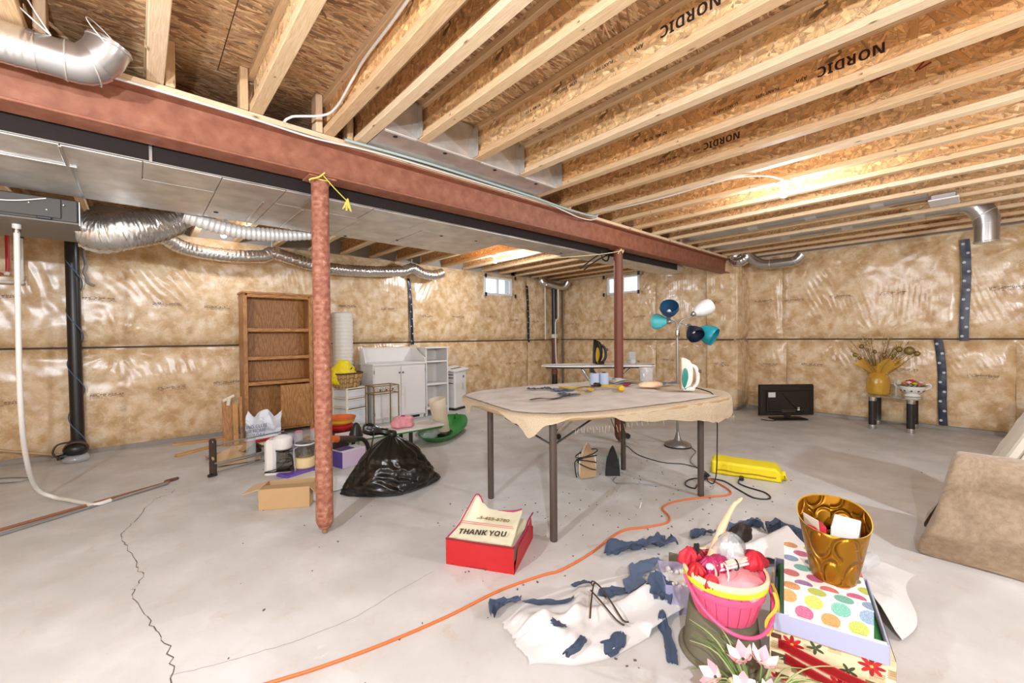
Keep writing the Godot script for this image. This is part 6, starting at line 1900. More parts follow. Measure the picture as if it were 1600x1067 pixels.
# ---------------------------------------------------------------- against the right wall
func side_table(label: String, at: Vector3) -> Node3D:
	var o := thing("glass_side_table", label, "side table", at, 0.0)
	part("glass_top", MB.new().box(V(0, 0.412, 0), V(0.56, 0.010, 0.58), 0.003), M.glass, o)
	part("glass_shelf", MB.new().box(V(0, 0.125, 0), V(0.46, 0.008, 0.40), 0.002), M.glass, o)
	for s in [[-1, -1], [1, -1], [1, 1], [-1, 1]]:
		var p := V(s[0] * 0.20, 0, s[1] * 0.175)
		var rows := []
		for y in [0.055, 0.352]:
			var row := PackedVector3Array()
			for k in 48:
				var a := TAU * k / 48
				var r := 0.036 + (0.003 if k % 4 < 2 else 0.0)
				row.append(p + V(cos(a) * r, y, sin(a) * r))
			rows.append(row)
		var lg := part("leg", MB.new().grid(rows, true), M.tvblack, o)
		var cm := MB.new().at(p)
		cm.lathe([V2(0.001, 0.0), V2(0.037, 0.0), V2(0.040, 0.004), V2(0.040, 0.05), V2(0.037, 0.056), V2(0.001, 0.057)], 24)
		cm.lathe([V2(0.001, 0.350), V2(0.037, 0.350), V2(0.040, 0.355), V2(0.040, 0.400), V2(0.037, 0.405), V2(0.001, 0.406)], 24)
		part("chrome_cap", cm, M.chrome, lg)
	return o

func far_right_goods() -> void:
	# television seen from behind
	var t := thing("television", "flat television standing on the floor with its black back to the room", "television", V(6.83, 0, -1.80), -41.9)
	part("back_panel", MB.new().box(V(0, 0.265, 0), V(0.76, 0.42, 0.035), 0.008), M.tvblack, t)
	part("frame_edge", MB.new().box(V(0, 0.265, -0.02), V(0.78, 0.44, 0.012), 0.004), M.black, t)
	part("raised_housing", MB.new().box(V(0.0, 0.25, 0.03), V(0.60, 0.30, 0.03), 0.012), M.tvblack, t)
	part("ridge", MB.new().box(V(0, 0.425, 0.022), V(0.68, 0.012, 0.02), 0.004), M.rim, t)
	part("port_panel", MB.new().box(V(-0.19, 0.20, 0.047), V(0.17, 0.12, 0.006), 0.002), M.black, t)
	part("white_sticker", MB.new().box(V(-0.235, 0.345, 0.047), V(0.10, 0.07, 0.002), 0.0005), M.paper, t)
	part("small_sticker", MB.new().box(V(0.14, 0.145, 0.047), V(0.03, 0.045, 0.004), 0.001), M.paper, t)
	part("thin_cable", MB.new().tube(path([V(-0.09, 0.37, 0.05), V(0.0, 0.26, 0.055), V(0.1, 0.16, 0.055), V(0.20, 0.16, 0.05)], 0.02), 0.004, 6), M.black, t)
	part("stand_neck", MB.new().box(V(0, 0.06, 0.02), V(0.09, 0.12, 0.03), 0.006), M.tvblack, t)
	part("neck_cover", MB.new().box(V(0, 0.115, 0.045), V(0.20, 0.05, 0.03), 0.01), M.rim, t)
	part("stand_foot", MB.new().at(V(0.0, 0.009, 0.03), V(-90, 0, 0)).prism(rrect(0.46, 0.24, 0.05), 0.016, 0.004), M.black, t)
	part("power_plug", MB.new().tube(path([V(-0.20, 0.012, 0.14), V(-0.32, 0.008, 0.17), V(-0.42, 0.014, 0.10)], 0.02), 0.006, 6), M.black, t)
	# glass side tables
	side_table("small glass side table with black ribbed legs, holding the dried bouquet", V(7.065, 0, -0.70))
	side_table("small glass side table with black ribbed legs, half hidden at the right edge", V(7.00, 0, 0.58))
	# dried bouquet in a gold wrapped pot
	var b := thing("dried_bouquet", "dried flower bouquet in a pot wrapped with gold organza on the glass table", "bouquet", V(7.05, 0.418, -0.84))
	part("wrapped_pot", sack([V(0.02, 0.0, 0.02), V(0.10, 0.004, 0.10), V(0.115, 0.06, 0.115), V(0.118, 0.16, 0.118), V(0.10, 0.23, 0.10), V(0.06, 0.28, 0.06), V(0.001, 0.285, 0.001)], 40, 0.10, 4.0), M.organza, b)
	part("inner_pot", MB.new().lathe([V2(0.001, 0.004), V2(0.08, 0.004), V2(0.10, 0.2), V2(0.09, 0.2), V2(0.001, 0.18)], 24), M.gold, b)
	var fl := []
	for e in [[0.05, 0.24], [0.08, 0.29], [0.145, 0.36], [0.215, 0.42]]:
		var row := PackedVector3Array()
		for k in 60:
			var a := TAU * k / 60
			var r: float = e[0] * (1.0 + 0.16 * sin(a * 7.0 + e[1] * 20.0) + 0.1 * sin(a * 12.0))
			row.append(V(cos(a) * r * 0.7, e[1] + 0.05 * sin(a * 5.0 + 1.0) * e[0] / 0.2, sin(a) * r))
		fl.append(row)
	part("organza_ruffle", MB.new().grid(fl, true), M.organza, b)
	var rng := RandomNumberGenerator.new()
	rng.seed = 12
	var st := MB.new()
	var tips := []
	for k in 46:
		var a := rng.randf() * TAU
		var sp := rng.randf_range(0.1, 0.34)
		var hh := rng.randf_range(0.42, 0.82) - sp * 0.4
		var p := V(cos(a) * sp * 0.45, hh, sin(a) * sp)
		tips.append(p)
		st.tube(path([V(0, 0.22, 0), V(p.x * 0.4, hh * 0.6, p.z * 0.35), p], 0.08), 0.0022, 5)
		for q in 6:
			var f := rng.randf_range(0.7, 1.0)
			var c := V(p.x * f, lerpf(0.3, hh, f), p.z * f)
			st.tube(PackedVector3Array([c, c + V(rng.randf_range(-0.03, 0.03), rng.randf_range(0.02, 0.06), rng.randf_range(-0.035, 0.035))]), 0.0014, 4)
	part("dried_stems", st, M.bronze, b).set_meta("kind", "stuff")
	var bl := MB.new()
	for k in 160:
		var p: Vector3 = tips[rng.randi() % tips.size()] + V(rng.randf_range(-0.03, 0.03), rng.randf_range(-0.09, 0.03), rng.randf_range(-0.04, 0.04))
		bl.ball(p, V(0.006, 0.006, 0.006), 5, 3)
	part("tiny_buds", bl, M.straw, b).set_meta("kind", "stuff")
	for e in [[-0.225, 0.50, 0.026], [-0.18, 0.46, 0.022], [-0.03, 0.545, 0.024], [0.06, 0.505, 0.028], [0.20, 0.58, 0.034], [0.29, 0.565, 0.052], [0.36, 0.53, 0.03], [-0.16, 0.61, 0.028], [0.15, 0.50, 0.02]]:
		var pm := MB.new().ball(Vector3.ZERO, V(e[2] * 0.8, e[2], e[2]), 12, 8)
		for q in pm.v.size():
			pm.v[q] *= 1.0 + 0.18 * sin(pm.v[q].x * 190.0) * sin(pm.v[q].y * 170.0) * sin(pm.v[q].z * 180.0)
		var pd := part("gold_pod", pm, M.bronze, b)
		pd.position = V(-0.06, e[1], e[0])
		part("pod_stem", MB.new().rod(V(0, 0, 0), V(0.05, 0.25 - e[1], -e[0] * 0.8), 0.0025, 5), M.bronze, pd)
	# white ceramic basket of flowers
	var w := thing("ceramic_basket", "white openwork ceramic basket with pink and green porcelain flowers", "ornament", V(7.10, 0.418, -0.53))
	part("foot", MB.new().lathe([V2(0.001, 0.0), V2(0.075, 0.0), V2(0.08, 0.01), V2(0.055, 0.03), V2(0.05, 0.04), V2(0.001, 0.04)], 28), M.ceramic, w)
	part("bowl", MB.new().lathe([V2(0.05, 0.035), V2(0.085, 0.05), V2(0.115, 0.085), V2(0.13, 0.125), V2(0.125, 0.126), V2(0.08, 0.07), V2(0.001, 0.06)], 30), M.ceramic, w)
	for k in 10:
		var a := TAU * k / 10
		part("oval_opening", MB.new().at(V(cos(a) * 0.104, 0.075, sin(a) * 0.104)).ball(Vector3.ZERO, V(0.011, 0.014, 0.011), 8, 6), M.knob, w)
	for s in [-1.0, 1.0]:
		part("scroll_handle", MB.new().tube(path([V(0, 0.09, s * 0.12), V(0, 0.13, s * 0.165), V(0, 0.16, s * 0.15), V(0, 0.15, s * 0.12)], 0.02), 0.009, 8), M.ceramic, w)
	for k in 9:
		var a := TAU * k / 9.0
		var c := V(cos(a) * 0.065, 0.14 + 0.012 * (k % 3), sin(a) * 0.075)
		var m: Material = [M.petalpink, M.lime, M.petal][k % 3]
		part("porcelain_flower", MB.new().at(c).lathe([V2(0.001, 0.0), V2(0.024, 0.004), V2(0.03, 0.018), V2(0.018, 0.014), V2(0.014, 0.026), V2(0.001, 0.02)], 12), m, w)
	part("porcelain_flower", MB.new().at(V(-0.02, 0.165, -0.01)).lathe([V2(0.001, 0.0), V2(0.04, 0.006), V2(0.052, 0.03), V2(0.03, 0.022), V2(0.022, 0.04), V2(0.001, 0.03)], 14), M.scarlet, w)
	for k in 14:
		var a := TAU * k / 14.0
		part("porcelain_leaf", MB.new().at(V(cos(a) * 0.1, 0.132, sin(a) * 0.11), V(0, rad_to_deg(-a), 18)).ball(Vector3.ZERO, V(0.032, 0.004, 0.015), 8, 4), M.leaf, w)
	# cross on a slim stand beside it
	var cx := thing("small_crucifix", "small dark standing cross between the bouquet and the ceramic basket", "ornament", V(6.92, 0.418, -0.66))
	part("cross_post", MB.new().box(V(0, 0.11, 0), V(0.012, 0.22, 0.014), 0.002), M.steelgrey, cx)
	part("cross_arm", MB.new().box(V(0, 0.16, 0), V(0.012, 0.014, 0.09), 0.002), M.steelgrey, cx)
	part("cross_foot", MB.new().box(V(0, 0.006, 0), V(0.05, 0.012, 0.06), 0.003), M.steelgrey, cx)
	# brown cushion and what leans behind it
	var c := thing("floor_cushion", "big brown linen cushion slumped on the floor at the right edge", "cushion", V(3.15, 0, -0.22))
	var prof := path([V(0, 0.0, 0), V(-0.005, 0.012, 0), V(0.0, 0.06, 0), V(0.035, 0.15, 0), V(0.055, 0.24, 0), V(0.085, 0.36, 0), V(0.13, 0.47, 0), V(0.19, 0.525, 0), V(0.30, 0.53, 0), V(0.40, 0.49, 0), V(0.47, 0.38, 0), V(0.50, 0.2, 0), V(0.48, 0.03, 0), V(0.44, 0.0, 0)], 0.025)
	var rows := []
	for e in [[0.0, 0.02], [0.0, 0.5], [0.0, 0.85], [0.004, 0.95], [0.02, 0.99], [0.05, 1.0]]:
		rows.append([e[0], e[1]])
	for k in 52:
		rows.append([0.075 + k * 0.025, 1.0])
	var gr := []
	for r in rows:
		var row := PackedVector3Array()
		for p in prof:
			var x: float = 0.22 + (p.x - 0.22) * r[1]
			var y: float = 0.24 + (p.y - 0.24) * r[1]
			var z: float = r[0]
			var near := 1.0 - smoothstep(0.0, 0.30, z)
			z += near * (y * 0.20 + 0.03 * smoothstep(0.08, 0.18, y))
			var front := 1.0 - smoothstep(0.15, 0.3, p.x)
			x -= front * (0.042 * sin(y * 17.0 - r[0] * 4.0 + 2.0 * ns(r[0] * 1.4, y * 1.5, 4.0)) * smoothstep(0.06, 0.14, y) * (1.0 - smoothstep(0.36, 0.48, y)) * r[1] + 0.010 * ns(r[0] * 5.0, y * 7.0, 9.0))
			row.append(V(x, maxf(y, 0.002), z))
		gr.append(row)
	part("cover", MB.new().grid(gr, false, 1.6, 1.35), M.cushion, c)
	part("bottom_seam", MB.new().tube(path([V(0.005, 0.008, 0.02), V(-0.002, 0.01, 0.3), V(-0.003, 0.009, 1.3)], 0.1), 0.006, 8), M.cushion, c)
	var m := thing("leaning_mattress", "cream quilted pad with piping leaning behind the brown cushion", "mattress", V(3.92, 0, -0.13))
	part("quilted_face", MB.new().at(V(0, 0, 0), V(24, 0, 0)).slab(20, 30, func(a, b): return V((a - 0.5) * 0.5, 0.01 + b * 1.05, 0.02 + 0.006 * sin(a * 25.0) * sin(b * 40.0)), 0.01), M.mattress, m)
	part("pad_core", MB.new().at(V(0, 0, 0), V(24, 0, 0)).box(V(0, 0.55, 0.045), V(0.5, 1.06, 0.05), 0.012), M.mattress, m)
	part("piping", MB.new().at(V(0, 0, 0), V(24, 0, 0)).rod(V(-0.25, 0.03, 0.078), V(-0.25, 1.07, 0.078), 0.008, 8), M.cream, m)
	part("brown_backing", MB.new().at(V(0, 0, 0), V(24, 0, 0)).box(V(0, 0.58, 0.20), V(0.48, 1.02, 0.23), 0.03), M.cushion, m)

# ---------------------------------------------------------------- things on the floor nearest the camera
func flower(parent: Node, at: Vector3, dir: Vector3, r: float, m: Material, tip: Material) -> void:
	var ux := dir.cross(V(0.3, 0.2, 0.93)).normalized()
	var B := Basis(ux, dir.normalized(), ux.cross(dir.normalized()))
	for k in 6:
		var a := TAU * k / 6
		var mb := MB.new()
		mb.xf = Transform3D(B * Basis(Vector3.UP, a), at)
		mb.sheet(5, 6, func(u, v):
			var w: float = (u - 0.5) * r * 0.85 * sin(clampf(v * 0.85 + 0.12, 0, 1) * PI)
			return V(0.15 * r + v * r * 0.75, r * (0.25 + 0.75 * v * v) - absf(u - 0.5) * r * 0.1, w))
		var p := part("petal", mb, m if k % 2 else tip, parent)

func foreground_goods() -> void:
	# red shopping bag with a printed plastic bag in it
	var rb := thing("red_bag", "red fabric shopping bag slumped on the floor, its front panel low and wide", "bag", V(1.195, 0, -1.87), -58.4)
	# local x runs along the front edge (0..0.374), z goes back negative
	var W := 0.375
	var Dp := 0.40
	part("front_panel", MB.new().slab(16, 8, func(a, b): return V(a * W, b * 0.135, 0.006 * sin(a * 7.0) * b + 0.004 * ns(a * 5.0, b * 4.0)), 0.003), M.red, rb)
	part("right_panel", MB.new().slab(16, 8, func(a, b): return V(W + 0.012 * sin(a * 5.0) * b + 0.02 * b * (1.0 - a), b * (0.135 + 0.02 * sin(a * 6.0)), -a * Dp), 0.003), M.red, rb)
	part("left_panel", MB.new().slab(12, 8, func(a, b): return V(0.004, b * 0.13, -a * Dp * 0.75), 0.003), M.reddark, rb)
	part("back_panel", MB.new().slab(12, 8, func(a, b): return V(a * W, b * 0.10 + 0.03 * b * sin(a * 5.0), -Dp + 0.04 * (1.0 - a)), 0.003), M.red, rb)
	part("bag_bottom", MB.new().box(V(W / 2, 0.004, -Dp / 2), V(W, 0.006, Dp), 0.001), M.reddark, rb)
	part("top_hem", MB.new().tube(path([V(0, 0.137, 0), V(W * 0.5, 0.137, 0.004), V(W, 0.137, 0.002)], 0.04), 0.005, 8), M.reddark, rb)
	part("hem_right", MB.new().tube(path([V(W, 0.139, 0.0), V(W + 0.02, 0.15, -0.12), V(W + 0.01, 0.165, -0.24), V(W, 0.15, -0.4)], 0.03), 0.0045, 8), M.magenta, rb)
	var tb := thing("thank_you_bag", "cream plastic bag printed with a phone number, tucked in the red bag", "plastic bag", V(1.195, 0, -1.87), -58.4)
	var face := func(a: float, b: float) -> Vector3:
		var h := 0.142 + b * (0.055 + 0.075 * exp(-pow((a - 0.16) / 0.14, 2.0)) * smoothstep(0.4, 1.0, b) + 0.02 * exp(-pow((a - 1.0) / 0.1, 2.0)))
		return V(0.012 + a * (W - 0.03) + 0.05 * b * (0.5 - a) * 0.4, h + 0.006 * ns(a * 3.0, b * 3.0, 1.0), -0.008 - b * 0.26)
	part("bag_sheet", MB.new().slab(24, 18, face, 0.012), M.plasticbag, tb)
	part("bag_filling", MB.new().at(V(W / 2, 0.075, -0.19)).box(Vector3.ZERO, V(W - 0.03, 0.12, 0.34), 0.02), M.plasticbag, tb)
	var lay := func(words: String, h: float, a: float, b: float, m: Material) -> void:
		var p: Vector3 = face.call(a, b)
		var ex := (face.call(a + 0.08, b) - face.call(a - 0.08, b)) as Vector3
		var ey := (face.call(a, b + 0.08) - face.call(a, b - 0.08)) as Vector3
		ex = ex.normalized()
		var ez := ex.cross(ey).normalized()
		lettering(words, h, m, tb, Transform3D(Basis(ex, ez.cross(ex), ez), p + ez * 0.010), 0.0012, "printed_words", true)
	lay.call("THANK YOU", 0.036, 0.50, 0.20, M.rim)
	lay.call("905-455-8780", 0.026, 0.52, 0.66, M.brass)
	for e in [[0.20, 0.44, 0.10], [0.62, 0.44, 0.24]]:
		for k in 2:
			var c: Vector3 = face.call(e[0], e[1] + k * 0.05)
			part("printed_rule", MB.new().at(c + V(0, 0.006, 0), V(12, 0, 0)).box(Vector3.ZERO, V(e[2], 0.001, 0.003), 0.0), M.petalpink, tb)
	part("pink_edge", MB.new().tube(path([V(0.005, 0.14, -0.01), V(0.03, 0.17, -0.10), V(0.055, 0.24, -0.20), V(0.075, 0.285, -0.25), V(0.10, 0.27, -0.26), V(0.125, 0.20, -0.27), V(0.2, 0.195, -0.27), V(0.30, 0.205, -0.27), V(0.345, 0.225, -0.26)], 0.02), 0.004, 6), M.magenta, tb)
	# white sheet with blue fabric offcuts lying on it
	var sh := thing("white_sheet", "long white nonwoven sheet crumpled on the floor among blue fabric offcuts", "sheet", V(0, 0, 0))
	var o0 := V(1.08, 0, -1.20)
	var e1 := V(0.965, 0, 0.263)
	var e2 := V(-0.263, 0, 0.965)
	var bed := func(u: float, w: float) -> float:             # height of the sheet, u along it, w across towards the camera
		var h := 0.016 + 0.020 * absf(ns(u * 1.7, w * 3.0, 5.0)) + 0.014 * absf(ns(u * 4.0 + w * 5.0, w * 2.0, 2.0))
		h += (0.075 + 0.05 * smoothstep(0.8, 1.1, u)) * exp(-pow((w - 0.09 + 0.03 * sin(u * 4.0)) / 0.075, 2.0)) * smoothstep(0.42, 0.85, u)
		h += 0.05 * exp(-pow((u - 0.12 - w * 0.4) / 0.05, 2.0)) * smoothstep(0.2, 0.0, absf(w)) + 0.035 * exp(-pow((u - 0.30 + w * 0.8) / 0.04, 2.0)) * smoothstep(0.2, 0.05, absf(w))
		h += 0.03 * exp(-pow((w + 0.05 - 0.1 * sin(u * 3.0)) / 0.03, 2.0))
		return h
	var edge_w := func(u: float, far: bool) -> float:
		return (-0.17 - 0.03 * sin(u * 5.0) if far else 0.19 + 0.04 * sin(u * 4.0 + 0.5) - 0.05 * smoothstep(0.0, 0.3, 0.3 - u)) * (0.75 + 0.25 * smoothstep(0.0, 0.15, u))
	part("sheet_surface", MB.new().slab(110, 44, func(a, b):
		var u: float = a * 1.78
		var w: float = lerpf(edge_w.call(u, true), edge_w.call(u, false), b)
		var h: float = bed.call(u, w)
		h *= clampf(minf(b * 6.0, minf(a, 1.0 - a) * 12.0), 0.06, 1.0) * (1.0 if u > 0.5 else clampf((1.0 - b) * 7.0, 0.06, 1.0))
		return o0 + e1 * (u + 0.02 * ns(b * 6.0, u * 2.0, 8.0)) + e2 * w + V(0, maxf(h, 0.0045), 0), 0.003), M.paper, sh)
	# tissue at the far side of the stack
	var ts := thing("white_tissue", "white tissue paper fanned over the floor behind the gold bucket", "tissue paper", V(2.44, 0, -0.35))
	part("tissue_sheet", MB.new().slab(26, 22, func(a, b):
		var x: float = -0.20 + a * 0.66 - b * 0.05
		var z: float = -0.30 + b * 0.46 + 0.03 * sin(a * 6.0)
		var h: float = 0.004 + 0.12 * pow(maxf(0.0, 1.0 - a * 1.1), 1.3) * (0.5 + 0.5 * sin(b * 2.6)) + 0.035 * absf(ns(a * 4.0, b * 4.0, 6.0)) * (1.0 - a * 0.6)
		return V(x, h * clampf(minf(b, 1.0 - b) * 7.0, 0.1, 1.0), z), 0.002), M.paper, ts)
	part("clear_roll", MB.new().tube(path([V(-0.06, 0.16, 0.0), V(0.08, 0.155, 0.03)], 0.03), 0.03, 14), M.clear, ts)
	# blue offcuts: flat ragged pieces draped over the sheet or lying on the floor
	var strips := [
		["blue fabric offcut curled at the sheet's left tip by the orange cord", [V(1.10, 0, -1.36), V(1.15, 0, -1.40), V(1.21, 0, -1.39), V(1.27, 0, -1.37)], 0.05, "denim", 0.03],
		["narrow blue offcut crossing the sheet's left end", [V(1.25, 0, -1.33), V(1.31, 0, -1.27), V(1.36, 0, -1.22), V(1.42, 0, -1.19)], 0.035, "denim", 0.006],
		["small blue square of fabric on the sheet's upper left", [V(1.50, 0, -1.26), V(1.54, 0, -1.24), V(1.58, 0, -1.23)], 0.05, "denim", 0.006],
		["blue triangle offcut pointing left on the sheet's middle", [V(1.52, 0, -1.13), V(1.60, 0, -1.10), V(1.66, 0, -1.05)], 0.065, "denim", 0.006],
		["long blue offcut lying diagonally over the sheet's middle", [V(1.62, 0, -1.04), V(1.72, 0, -1.07), V(1.83, 0, -1.12), V(1.94, 0, -1.13), V(2.02, 0, -1.12)], 0.09, "denimlight", 0.012],
		["crumpled blue fabric heap behind the sheet near the orange cord", [V(1.86, 0, -1.33), V(1.96, 0, -1.31), V(2.08, 0, -1.26), V(2.20, 0, -1.20), V(2.28, 0, -1.18)], 0.11, "denim", 0.05],
		["blue offcut poking up behind the sheet's far middle", [V(2.40, 0, -1.12), V(2.47, 0, -1.09), V(2.55, 0, -1.04)], 0.06, "denim", 0.035],
		["blue offcut on the sheet's far end by the doll's foot", [V(2.62, 0, -1.00), V(2.74, 0, -0.95), V(2.84, 0, -0.88)], 0.11, "denimlight", 0.03],
		["dark blue offcut crumpled behind the polka-dot box", [V(2.80, 0, -0.84), V(2.84, 0, -0.74), V(2.80, 0, -0.62)], 0.12, "denim", 0.06],
		["blue offcut tail hanging from the sheet's front over the floor", [V(1.62, 0, -0.88), V(1.56, 0, -0.83), V(1.50, 0, -0.78), V(1.42, 0, -0.73)], 0.04, "denim", 0.004],
		["blue fabric wad at the left side of the clear box", [V(1.66, 0, -0.96), V(1.70, 0, -0.92), V(1.72, 0, -0.87)], 0.09, "denim", 0.035],
		["blue offcut under the sheet's front below the wire hanger", [V(1.40, 0, -0.93), V(1.34, 0, -0.92), V(1.28, 0, -0.93)], 0.05, "denim", 0.006],
		["short blue offcut beneath the sheet's front left hem", [V(1.26, 0, -1.00), V(1.20, 0, -0.99), V(1.14, 0, -1.00)], 0.03, "denim", 0.01],
		["tiny blue scrap on the sheet near its lower left corner", [V(1.20, 0, -1.12), V(1.23, 0, -1.10), V(1.26, 0, -1.10)], 0.03, "denim", 0.006]]
	var k2 := 0
	for s in strips:
		var pts := path(s[1], 0.012)
		var w: float = s[2]
		var lift: float = s[4]
		var seedk := float(k2) * 3.7
		var mb := MB.new()
		var f := func(a: float, b: float) -> Vector3:
			var i: int = mini(int(round(a * (pts.size() - 1))), pts.size() - 2)
			var d := (pts[i + 1] - pts[i]).normalized()
			var sd := V(-d.z, 0, d.x).normalized()
			var ww := w * (1.0 + 0.55 * ns(a * 3.0, seedk)) * (0.35 + 0.65 * smoothstep(0.0, 0.25, minf(a, 1.15 - a)))
			var p := pts[i] + sd * (b - 0.5) * ww + d * 0.02 * ns(b * 4.0, seedk, 1.0)
			var rel := p - o0
			var u := rel.dot(e1)
			var wq := rel.dot(e2)
			var y := 0.003
			if u > 0.02 and u < 1.75 and wq > -0.19 and wq < 0.2:
				y = bed.call(u, wq) + 0.002
			return V(p.x, y + 0.005 + lift * (0.5 + 0.9 * ns(a * 3.5, b * 2.5, seedk) + 0.35 * sin(b * 6.0 + a * 4.0)), p.z)
		mb.slab(maxi(14, pts.size() - 1), 8, f, 0.002)
		for q in mb.v.size():
			mb.v[q].y = maxf(mb.v[q].y, 0.002)
		single("fabric_offcut", mb, M[s[3]], s[0], "fabric offcut")
		k2 += 1
	var wc := thing("wire_hanger", "bent dark wire hanger hook lying across the white sheet's front", "wire hanger", V(1.42, 0.07, -1.04))
	part("hanger_wire", MB.new().tube(path([V(-0.09, 0.0, 0.01), V(-0.03, 0.02, -0.03), V(0.05, 0.03, -0.08), V(0.08, 0.03, -0.09), V(0.075, 0.02, -0.05), V(0.05, 0.0, 0.02), V(0.02, -0.02, 0.09), V(0.03, -0.02, 0.11)], 0.015), 0.0035, 8), M.rim, wc)
	part("hanger_wire", MB.new().tube(path([V(0.02, 0.03, -0.07), V(0.0, 0.02, 0.0), V(-0.01, -0.01, 0.08), V(0.0, -0.02, 0.11)], 0.015), 0.0035, 8), M.rim, wc)
	part("hook_eye", MB.new().tube(path([V(0.05, 0.03, -0.08), V(0.06, 0.035, -0.10), V(0.075, 0.035, -0.10), V(0.08, 0.03, -0.085)], 0.006), 0.003, 6), M.rim, wc)
	# clear box with pearly filling
	var cb := thing("clear_box", "clear plastic box of white pearly filling beside the pink basket", "box", V(1.86, 0, -0.83), -52.0)
	for e in [[V(0, 0.06, 0.10), V(0.32, 0.12, 0.003)], [V(0, 0.06, -0.10), V(0.32, 0.12, 0.003)], [V(-0.16, 0.06, 0), V(0.003, 0.12, 0.2)], [V(0.16, 0.06, 0), V(0.003, 0.12, 0.2)]]:
		part("box_wall", MB.new().box(e[0], e[1], 0.0), M.lidclear, cb)
	part("box_floor", MB.new().box(V(0, 0.004, 0), V(0.32, 0.006, 0.2), 0.001), M.lavender, cb)
	var pr := RandomNumberGenerator.new()
	pr.seed = 3
	var pm := MB.new()
	for i in 150:
		pm.ball(V(pr.randf_range(-0.13, 0.13), 0.02 + pr.randf_range(0.0, 0.08), pr.randf_range(-0.08, 0.08)), V(0.010, 0.010, 0.010) * pr.randf_range(0.7, 1.3), 7, 5)
	part("pearl_filling", pm, M.pearl, cb).set_meta("kind", "stuff")
	single("brown_card", MB.new().box(V(0, 0.05, 0), V(0.012, 0.10, 0.10), 0.002), M.olive, "olive brown card standing at the far end of the clear box", "card", V(1.98, 0.012, -0.98), 20.0)
	# Christmas gift box, tray, polka-dot box, gold bucket
	var T1 := 15.0
	var xb := thing("christmas_box", "tall gift box printed with poinsettias at the bottom of the stack", "box", V(1.875, 0, -0.375), T1)
	part("box_body", MB.new().box(V(0, 0.0925, 0), V(0.40, 0.185, 0.33), 0.002), M.rim, xb)
	for e in [[V(-0.2015, 0.0, 0.166), V(-0.2015, 0.0, -0.166)], [V(0.2, 0.0, 0.1665), V(-0.2, 0.0, 0.1665)], [V(-0.2, 0.0, -0.1665), V(0.2, 0.0, -0.1665)]]:
		var a: Vector3 = e[0]
		var b: Vector3 = e[1]
		var up := V(0, 0.187, 0)
		part("printed_side", MB.new().card2(b, a, a + up, b + up, 0.9, 0.75), M.xmas, xb)
	part("printed_lid", MB.new().card(V(-0.2, 0.1865, 0.165), V(0.2, 0.1865, 0.165), V(0.2, 0.1865, -0.165), V(-0.2, 0.1865, -0.165)), M.xmas, xb)
	part("red_ribbon", MB.new().slab(20, 3, func(a, b): return V(-0.206 - 0.012 * sin(a * PI), 0.115 - a * 0.055 + b * 0.03, -0.14 + a * 0.30), 0.004), M.red, xb)
	part("red_ribbon", MB.new().slab(20, 3, func(a, b): return V(-0.21 - 0.016 * sin(a * PI), 0.075 - a * 0.06 + b * 0.028, -0.12 + a * 0.28), 0.004), M.red, xb)
	var tr := thing("lavender_tray", "lavender box lid used as a tray under the polka-dot box", "tray", V(1.845, 0.1885, -0.372), T1)
	part("tray_floor", MB.new().box(V(0, 0.003, 0), V(0.41, 0.006, 0.295), 0.001), M.lavender, tr)
	for e in [[V(-0.205, 0.031, 0), V(0.006, 0.062, 0.30)], [V(0.205, 0.031, 0), V(0.006, 0.062, 0.30)], [V(0, 0.031, -0.149), V(0.41, 0.062, 0.005)], [V(0, 0.031, 0.149), V(0.41, 0.062, 0.005)]]:
		part("tray_wall", MB.new().box(e[0], e[1], 0.0015), M.lavender, tr)
	part("white_rim", MB.new().box(V(-0.203, 0.0635, 0.02), V(0.012, 0.004, 0.25), 0.001), M.white, tr)
	single("green_tissue_pack", MB.new().box(V(0, 0.02, 0), V(0.39, 0.04, 0.28), 0.008), M.boxgreen, "glossy green pack lying in the lavender tray under the polka-dot box", "pack", V(1.848, 0.196, -0.372), T1)
	var db := thing("polka_dot_box", "white gift box with bright multicoloured polka dots in the lavender tray", "box", V(1.838, 0.2375, -0.372), T1)
	part("box_body", MB.new().box(V(0, 0.05, 0), V(0.375, 0.10, 0.232), 0.002), M.white, db)
	var hw := 0.1165
	var fm := MB.new()
	fm.quad(V(-0.1885, 0.0, -hw), V(-0.1885, 0.0, hw), V(-0.1885, 0.06, hw), V(-0.1885, 0.06, -hw), V2(0, 0.36), V2(0.72, 0.36), V2(0.72, 0.17), V2(0, 0.17), V(-1, 0, 0))
	part("dotted_front", fm, M.dots, db)
	var lm := MB.new()
	lm.quad(V(-0.1915, 0.056, -hw), V(-0.1915, 0.056, hw), V(-0.1895, 0.101, hw), V(-0.1895, 0.101, -hw), V2(0.03, 0.15), V2(0.75, 0.15), V2(0.75, 0.0), V2(0.03, 0.0), V(-1, 0, 0))
	part("dotted_lip", lm, M.dots, db)
	part("dotted_top", MB.new().card2(V(-0.19, 0.1015, -hw), V(-0.19, 0.1015, hw), V(0.188, 0.1015, hw), V(0.188, 0.1015, -hw), 0.72, 1.15), M.dots, db)
	part("dotted_side", MB.new().card2(V(-0.188, 0.0, hw + 0.0005), V(0.188, 0.0, hw + 0.0005), V(0.188, 0.10, hw + 0.0005), V(-0.188, 0.10, hw + 0.0005), 1.15, 0.31), M.dots, db)
	var G := V(1.835, 0.3405, -0.34)
	var gb := thing("gold_bucket", "embossed gold oval bucket standing on the polka-dot box", "bucket", G, T1)
	var rows := []
